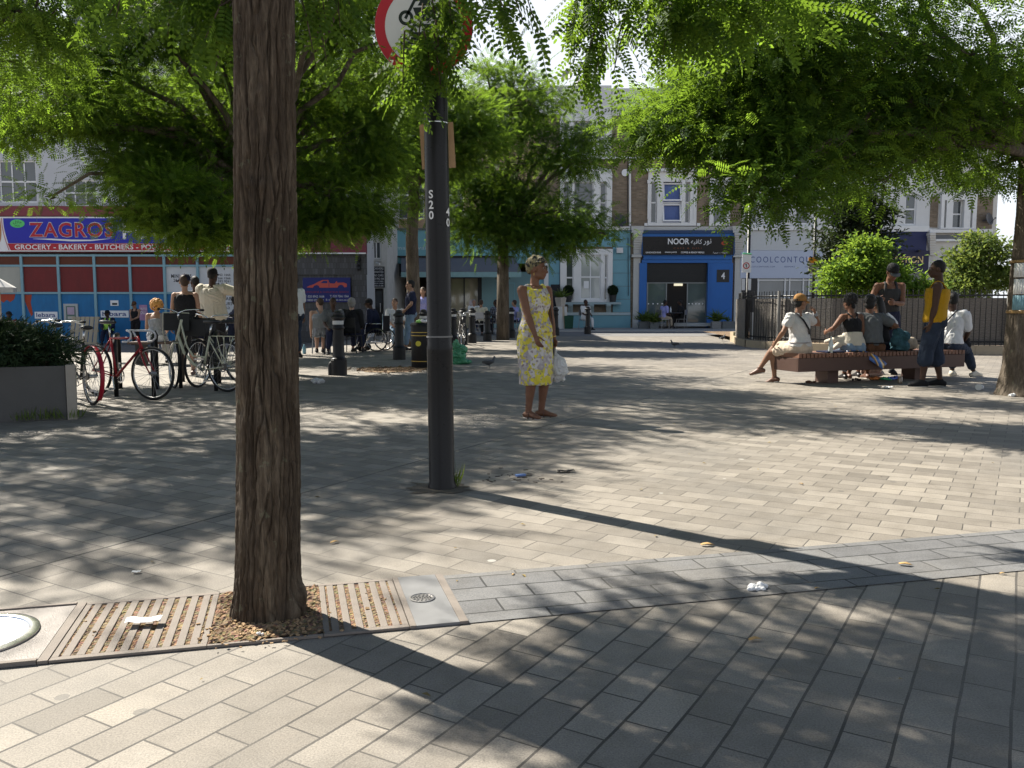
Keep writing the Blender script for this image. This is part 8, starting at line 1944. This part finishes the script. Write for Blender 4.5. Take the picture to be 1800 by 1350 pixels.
LEAFD = M('dry_leaf', (.32, .21, .09), .8, var=.3, scale=40)
def dry_leaf(px, py, s, ang, lab, z=0.0):
    p = gp(px, py) + up*(.006 + z); X_ = V3((math.cos(ang), math.sin(ang), 0)); Y_ = V3((-X_.y, X_.x, 0)); P = []
    for k_ in range(14):
        a = 2*math.pi*k_/14; r_ = s*(.75 + .25*math.cos(a)**2 + .12*math.cos(5*a)); P.append(p + X_*r_*math.cos(a) + Y_*r_*.55*math.sin(a) + up*(.012*abs(math.sin(a))*s/.04))
    mb = MB(); mb.add([p + up*.003] + P, [(0, 1+k_, 1+(k_+1) % 14) for k_ in range(14)]); o = mb.build('dry_leaf', LEAFD, None, True); o.modifiers.new('s', 'SOLIDIFY').thickness = .0008; tag(o, lab, 'leaf', 'dry leaves on the paving')
dry_leaf(1327, 1127, .026, .3, 'curled tan leaf alone on the shaded pavers, lower right'); dry_leaf(1591, 996, .03, -.3, 'yellow leaf lying on the dark setts at the right', .004); dry_leaf(588, 955, .025, .8, 'small brown leaf right of the foreground trunk'); dry_leaf(1243, 960, .035, .1, "grey-brown leaf at the edge of the pole's shadow"); dry_leaf(1436, 1036, .012, .4, 'tiny orange leaf fragment on the setts'); dry_leaf(902, 1012, .012, 1.2, 'tiny green-brown leaf on the setts below the pole'); dry_leaf(1762, 1010, .014, .2, 'tiny pale leaf at the lower edge of the setts, far right', .0); dry_leaf(1408, 852, .02, 2, 'small orange leaf on the sunlit pavers right of centre')
def lump(name, p, r, lab, m, cat='litter', seed=1, flat=.5, vox=.006):
    rr = random.Random(seed); mb = MB()
    for k_ in range(12): mb.ell(p + V3((rr.uniform(-1, 1)*r, rr.uniform(-.7, .7)*r, r*flat*rr.uniform(.3, .9))), (r*rr.uniform(.25, .5), r*rr.uniform(.2, .4), r*flat*rr.uniform(.4, .8)), seg=8, rings=6)
    return tag(link(name, crease(union_mesh(mb, max(min(vox, r*.07), r*.05), 1), r*.22, .9/r), m, None, True), lab, cat)
q = gp(1333, 1037); q.z = .004; lump('tissue', q, .035, 'crumpled white tissue on the dark setts right of centre', PAPER, seed=5, flat=.45, vox=.003)
q = gp(457, 1121); lump('wrapper', q + up*.008, .011, 'tiny crumpled silver wrapper at the foot of the trunk', PAPER, seed=8, flat=.9, vox=.002)
lump('plastic_bag', gp(558, 674), .10, 'crumpled white plastic bag on the ground left of the near bollard', WPLAS, seed=6, flat=.55); lump('paper_litter', gp(1783, 697), .07, 'crumpled white paper at the foot of the right tree', PAPER, seed=7, flat=.6)
lump('tissue', gp(1560, 681), .06, 'flat white tissue on the ground in front of the bench', PAPER, seed=9, flat=.2)
# broken edge of the pavers and a metal scrap by the pole
q = gp(905, 838); mb = MB(); rr = random.Random(4)
for k_ in range(34):
    a = rr.uniform(0, 6.28); c = q + V3((rr.gauss(0, .16), rr.gauss(0, .12), .003)); mb.obox(c, V3((math.cos(a), math.sin(a), 0)), V3((-math.sin(a), math.cos(a), 0)), up, rr.uniform(.003, .018), rr.uniform(.002, .005), .002)
tag(mb.build('paving_debris', M('debris_dark', (.06, .05, .042), .9, var=.4)), 'dark broken crumbs and grit on the pavers right of the pole', 'debris', kind='stuff')
q = gp(915, 838); mb = MB(); mb.obox(q + up*.012, V3((.9, .4, 0)).normalized(), V3((-.4, .9, 0)).normalized(), up, .035, .015, .006); tag(mb.build('plastic_scrap', M('scrap_blue', (.12, .2, .42), .4)), 'little blue plastic scrap among the grit right of the pole', 'litter')
q = gp(995, 830); sheet('cloth_scrap', q, .12, .05, .2, 'dark flat scrap lying on the pavers below the woman', C_BLACK, curl=.006, crumple=.006, seed=11)
# loose leaf litter over the square
rs = np.random.RandomState(77); n = 420; P = np.stack([rs.uniform(-9, 9, n), rs.uniform(2.3, 24, n), np.full(n, .008)], -1); P[:, 2] += [gz(a, b) for a, b in P[:, :2]]
D = unit(np.stack([rs.normal(0, 1, n), rs.normal(0, 1, n), np.zeros(n)], -1)); V, F, A = scatter_leaves(simple_leaf(.03, .014), P, D, rs.uniform(.4, 1.3, n), rs, rs.uniform(0, 1, n), 3.0)
tag(link('fallen_leaflets', fast_mesh('fallen', V, F, A), leaf_material('fallen_leaf', (.20, .14, .06), (.34, .27, .12), (.1, .07, .02), .1), None), 'tiny dry leaflets scattered over the paving', 'leaf litter', kind='stuff')
# on and under the bench
q = c2.w(c2.wrL); mb = MB(); b0 = bp(.62, .05, BH); mb.lathe([(.030, 0), (.033, .01), (.033, .15), (.014, .20), (.012, .245), (.014, .25)], b0, 16); o = mb.build('glass_bottle', glass_mat('bottle_glass', (.38, .42, .40), .08), None, 'auto'); tag(o, 'clear glass bottle standing on the bench between the two women', 'bottle')
def can(px, py, lab, m, tip=False, r_=.033, h=.12):
    p = gp(px, py); mb = MB(); mb.lathe([(r_*.8, 0), (r_, .006), (r_, h-.01), (r_*.8, h)], (0, 0, 0), 18)
    if tip: mb.v = [(z, y, x + r_) for x, y, z in mb.v]
    mb.v = [tuple(p + V3(v)) for v in mb.v]; return tag(mb.build('drink_can', m, None, 'auto'), lab, 'can', 'cans and cups under the bench')
GOLDC = M('can_gold', (.50, .26, .10), .35, .4)
can(1466, 668, 'gold can standing upright under the bench', GOLDC); can(1446, 666, 'pale gold cup under the bench, left of the upright can', M('can_pale', (.55, .38, .22), .4), r_=.036, h=.09); can(1582, 674, 'brownish glass tumbler on the ground in front of the bench', glass_mat('tumbler_glass', (.16, .11, .07), .1), h=.11)
p = gp(1720, 686); cu = thing('paper_cup', p, 'white paper cup lying on its side by the right tree, open end towards us', 'cup'); mb = MB(); d_ = V3((.75, .66, 0)).normalized(); mb.tube([p + up*.042, p + up*.036 + d_*.11], [.042, .030], 20); mb.build('cup', PAPER, cu, True); mb = MB(); mb.tube([p + up*.042 - d_*.003, p + up*.042 + d_*.001], [.045, .045], 20); mb.build('rim', ZIPW, cu)
for (px, py, lab, m_, sd) in ((1538, 668, 'orange and white wrapper under the bench', M('wrap_orange', (.55, .20, .06), .5, var=.5, scale=30), 21), (1553, 668, 'flattened green bottle under the bench', M('wrap_green', (.05, .42, .20), .3, var=.4, scale=20), 22), (1568, 667, 'blue and white packet under the bench', M('wrap_blue', (.10, .18, .55), .4, var=.6, scale=30), 23), (1506, 669, 'black folded bag lying under the bench', C_BLACK, 24), (1425, 673, 'dark crumpled scrap under the left part of the bench', C_BROWN, 25)):
    lump('litter', gp(px, py), .075 if sd < 24 else .06, lab, m_, seed=sd, flat=.45)
q = gp(1630, 664); mb = MB(); q = bp(2.15, .80); 
for k_ in range(10): mb.ell(q + V3((rr.uniform(-.12, .12), rr.uniform(-.06, .06), .10 + rr.uniform(0, .16))), (.10, .08, .10), seg=9, rings=6)
mb.ell(q + up*.05, (.17, .10, .05)); tag(link('plastic_bag', union_mesh(mb, .012, 2), M('pink_white_plastic', (.62, .45, .38), .4, var=.15), None, True), 'pale pink carrier bag on the ground beyond the bench, seen between the legs', 'bag')
# colourful magazine draped over the front edge of the bench
t = NT('glossy_cover'); c = t.coord(); w_ = t.n('ShaderNodeTexWave', {'Vector': t.mapping(c, rot=(0, .4, .3)), 'Scale': 1.7, 'Distortion': 5.0, 'Detail': 3.0}); t.P(Base_Color=t.ramp(w_.outputs[1], [(.1, (.03, .10, .32)), (.35, (.10, .07, .05)), (.55, (.62, .32, .06)), (.72, (.66, .50, .25)), (.9, (.05, .14, .40))]), Roughness=.22)
mb = MB(); n = 14; R0 = []
for i in range(n+1):
    u_ = i/n; a = u_*1.15; L_ = .62*u_
    if u_ < .35: ctr_ = bp(1.02 + .62*u_*.9, .12 - .25*u_, BH + .010 + .012*math.sin(9*u_))
    else:
        z_ = (u_-.35)/.65; ctr_ = bp(1.215 + .62*z_*.62, .030 - .085*math.sin(z_*1.5), BH + .012 - .19*z_**1.5)
    wd = bx*.02 + by*.19 if u_ < .35 else (by*.19*(1-min(1, (u_-.35)*3)) + (bx*-.10 + up*-.085 + by*-.02)*min(1, (u_-.35)*3))
    R0.append((ctr_ - wd*.0, ctr_ + wd))
mb.v = [tuple(v) for r_ in R0 for v in r_]; mb.f = [(2*i, 2*i+1, 2*i+3, 2*i+2) for i in range(n)]
o = mb.build('magazine', t.m, None, True); o.modifiers.new('s', 'SOLIDIFY').thickness = .004; tag(o, 'glossy blue and orange magazine drooping over the front edge of the bench', 'magazine')
bb_ = bp(.72, .16, BH); mb = MB(); mb.obox(bb_ + up*.012, bx, by, up, .17, .13, .011); tag(mb.build('notebook', C_NAVY, None, False, .004), 'flat dark blue folder lying on the bench between the two women', 'folder')
# bags on the bench
for (u_, v_, m_, lab, sd, r_) in ((1.98, .12, cloth('teal_black_print', (.03, .08, .10), .9, 22), 'dark teal patterned bag on the bench right of the grey t-shirt', 31, .13), (2.34, .32, C_KHAKI, 'khaki cloth bag slumped on the bench behind the yellow-vested man', 32, .14)):
    p = bp(u_, v_, BH); mb = MB(); rr = random.Random(sd)
    for k_ in range(16): mb.ell(p + V3((rr.uniform(-.07, .07), rr.uniform(-.06, .06), .07 + rr.uniform(0, .22 if sd == 31 else .07))), (.09, .07, .08), seg=9, rings=6)
    mb.ell(p + up*.035, (.13, .10, .035)); tag(link('bag', union_mesh(mb, .01, 3), m_, None, True), lab, 'bag')
cp_ = c7.w(V3((0.05, .40, .58))); mb = MB(); rr = random.Random(41)
for k_ in range(12): mb.ell(cp_ + V3((rr.uniform(-.07, .07), rr.uniform(-.06, .06), rr.uniform(-.10, .05))), (.07, .06, .07), seg=9, rings=6)
tag(link('bag', union_mesh(mb, .01, 3), C_BLACK, None, True), 'black bag held on the lap of the man in the white shirt', 'bag')
# posters and tape round the right tree
def wrap(z0, z1, a0, a1, r_, m_, lab, cat, name='poster'):
    mb = MB(); n = 12; rr_ = lambda z: float(np.interp(z, [0, .4, 1.2, 3.3], [.28, .225, .195, .16])) + r_
    for i in range(n):
        A0, A1 = a0 + (a1-a0)*i/n, a0 + (a1-a0)*(i+1)/n; f = lambda a, z: V3((br.x + rr_(z)*math.sin(a), br.y - rr_(z)*math.cos(a), z)); mb.quad(f(A0, z0), f(A1, z0), f(A1, z1), f(A0, z1))
    o = mb.build(name, m_, None, True); o.modifiers.new('s', 'SOLIDIFY').thickness = .002
    return tag(o, lab, cat) if lab else o
def tz(py): return wp(1785, py, br.y - .2).z
TAPE = M('parcel_tape', (.30, .19, .08), .35, var=.1)
wrap(tz(461), tz(456), -2.6, 2.6, .012, TAPE, 'upper band of brown parcel tape round the right tree trunk', 'tape', 'tape_band'); wrap(tz(551), tz(545), -2.6, 2.6, .012, TAPE, 'lower band of brown parcel tape round the right tree trunk', 'tape', 'tape_band')
o = wrap(tz(487), tz(462), -1.3, 1.2, .014, PAPER, 'topmost white paper notice taped round the right tree trunk', 'notice'); 
o = wrap(tz(517), tz(490), -1.25, .55, .014, PAPER, 'white poster with a small red and blue walking figure on the right tree trunk', 'poster')
def on_wrap(poly, m_, name, par):
    rr_ = lambda z: float(np.interp(z, [0, .4, 1.2, 3.3], [.28, .225, .195, .16])) + .0175; mb = MB(); mb.add([V3((br.x + rr_(z)*math.sin(a), br.y - rr_(z)*math.cos(a), z)) for a, z in poly], [tuple(range(len(poly)))]); mb.build(name, m_, par)
zz = lambda t_: tz(517) + (tz(490) - tz(517))*t_
PBL_ = M('print_blue', (.05, .14, .40), .6); PRD = M('print_red', (.50, .05, .05), .6)
on_wrap([(-.35 + .13*math.cos(a), zz(.80) + .022*math.sin(a)) for a in [2*math.pi*k_/14 for k_ in range(14)]], PRD, 'figure_head', o); on_wrap([(-.50, zz(.42)), (-.24, zz(.42)), (-.20, zz(.70)), (-.52, zz(.70))], PBL_, 'figure_body', o); on_wrap([(-.50, zz(.16)), (-.40, zz(.16)), (-.36, zz(.42)), (-.48, zz(.42))], PBL_, 'figure_leg', o); on_wrap([(-.28, zz(.18)), (-.18, zz(.16)), (-.24, zz(.42)), (-.36, zz(.42))], PBL_, 'figure_leg', o); on_wrap([(-.22, zz(.66)), (-.05, zz(.5)), (.0, zz(.56)), (-.2, zz(.72))], PBL_, 'figure_arm', o); on_wrap([(-.75, zz(.06)), (.15, zz(.06)), (.15, zz(.12)), (-.75, zz(.12))], PBL_, 'printed_line', o)
wrap(tz(545), tz(519), -1.25, .45, .014, M('poster_blue', (.16, .30, .36), .6, var=.4, scale=12), 'pale blue poster taped below the walking figure poster', 'poster')
# a pale blue bottle near the folding chairs
q = gp(535, 622); mb = MB(); mb.lathe([(.04, 0), (.045, .02), (.045, .15), (.018, .20), (.018, .23)], q, 12); tag(mb.build('water_bottle', M('bottle_blue', (.20, .38, .46), .2), None, True), 'pale blue water bottle on the ground near the folding chairs', 'bottle')
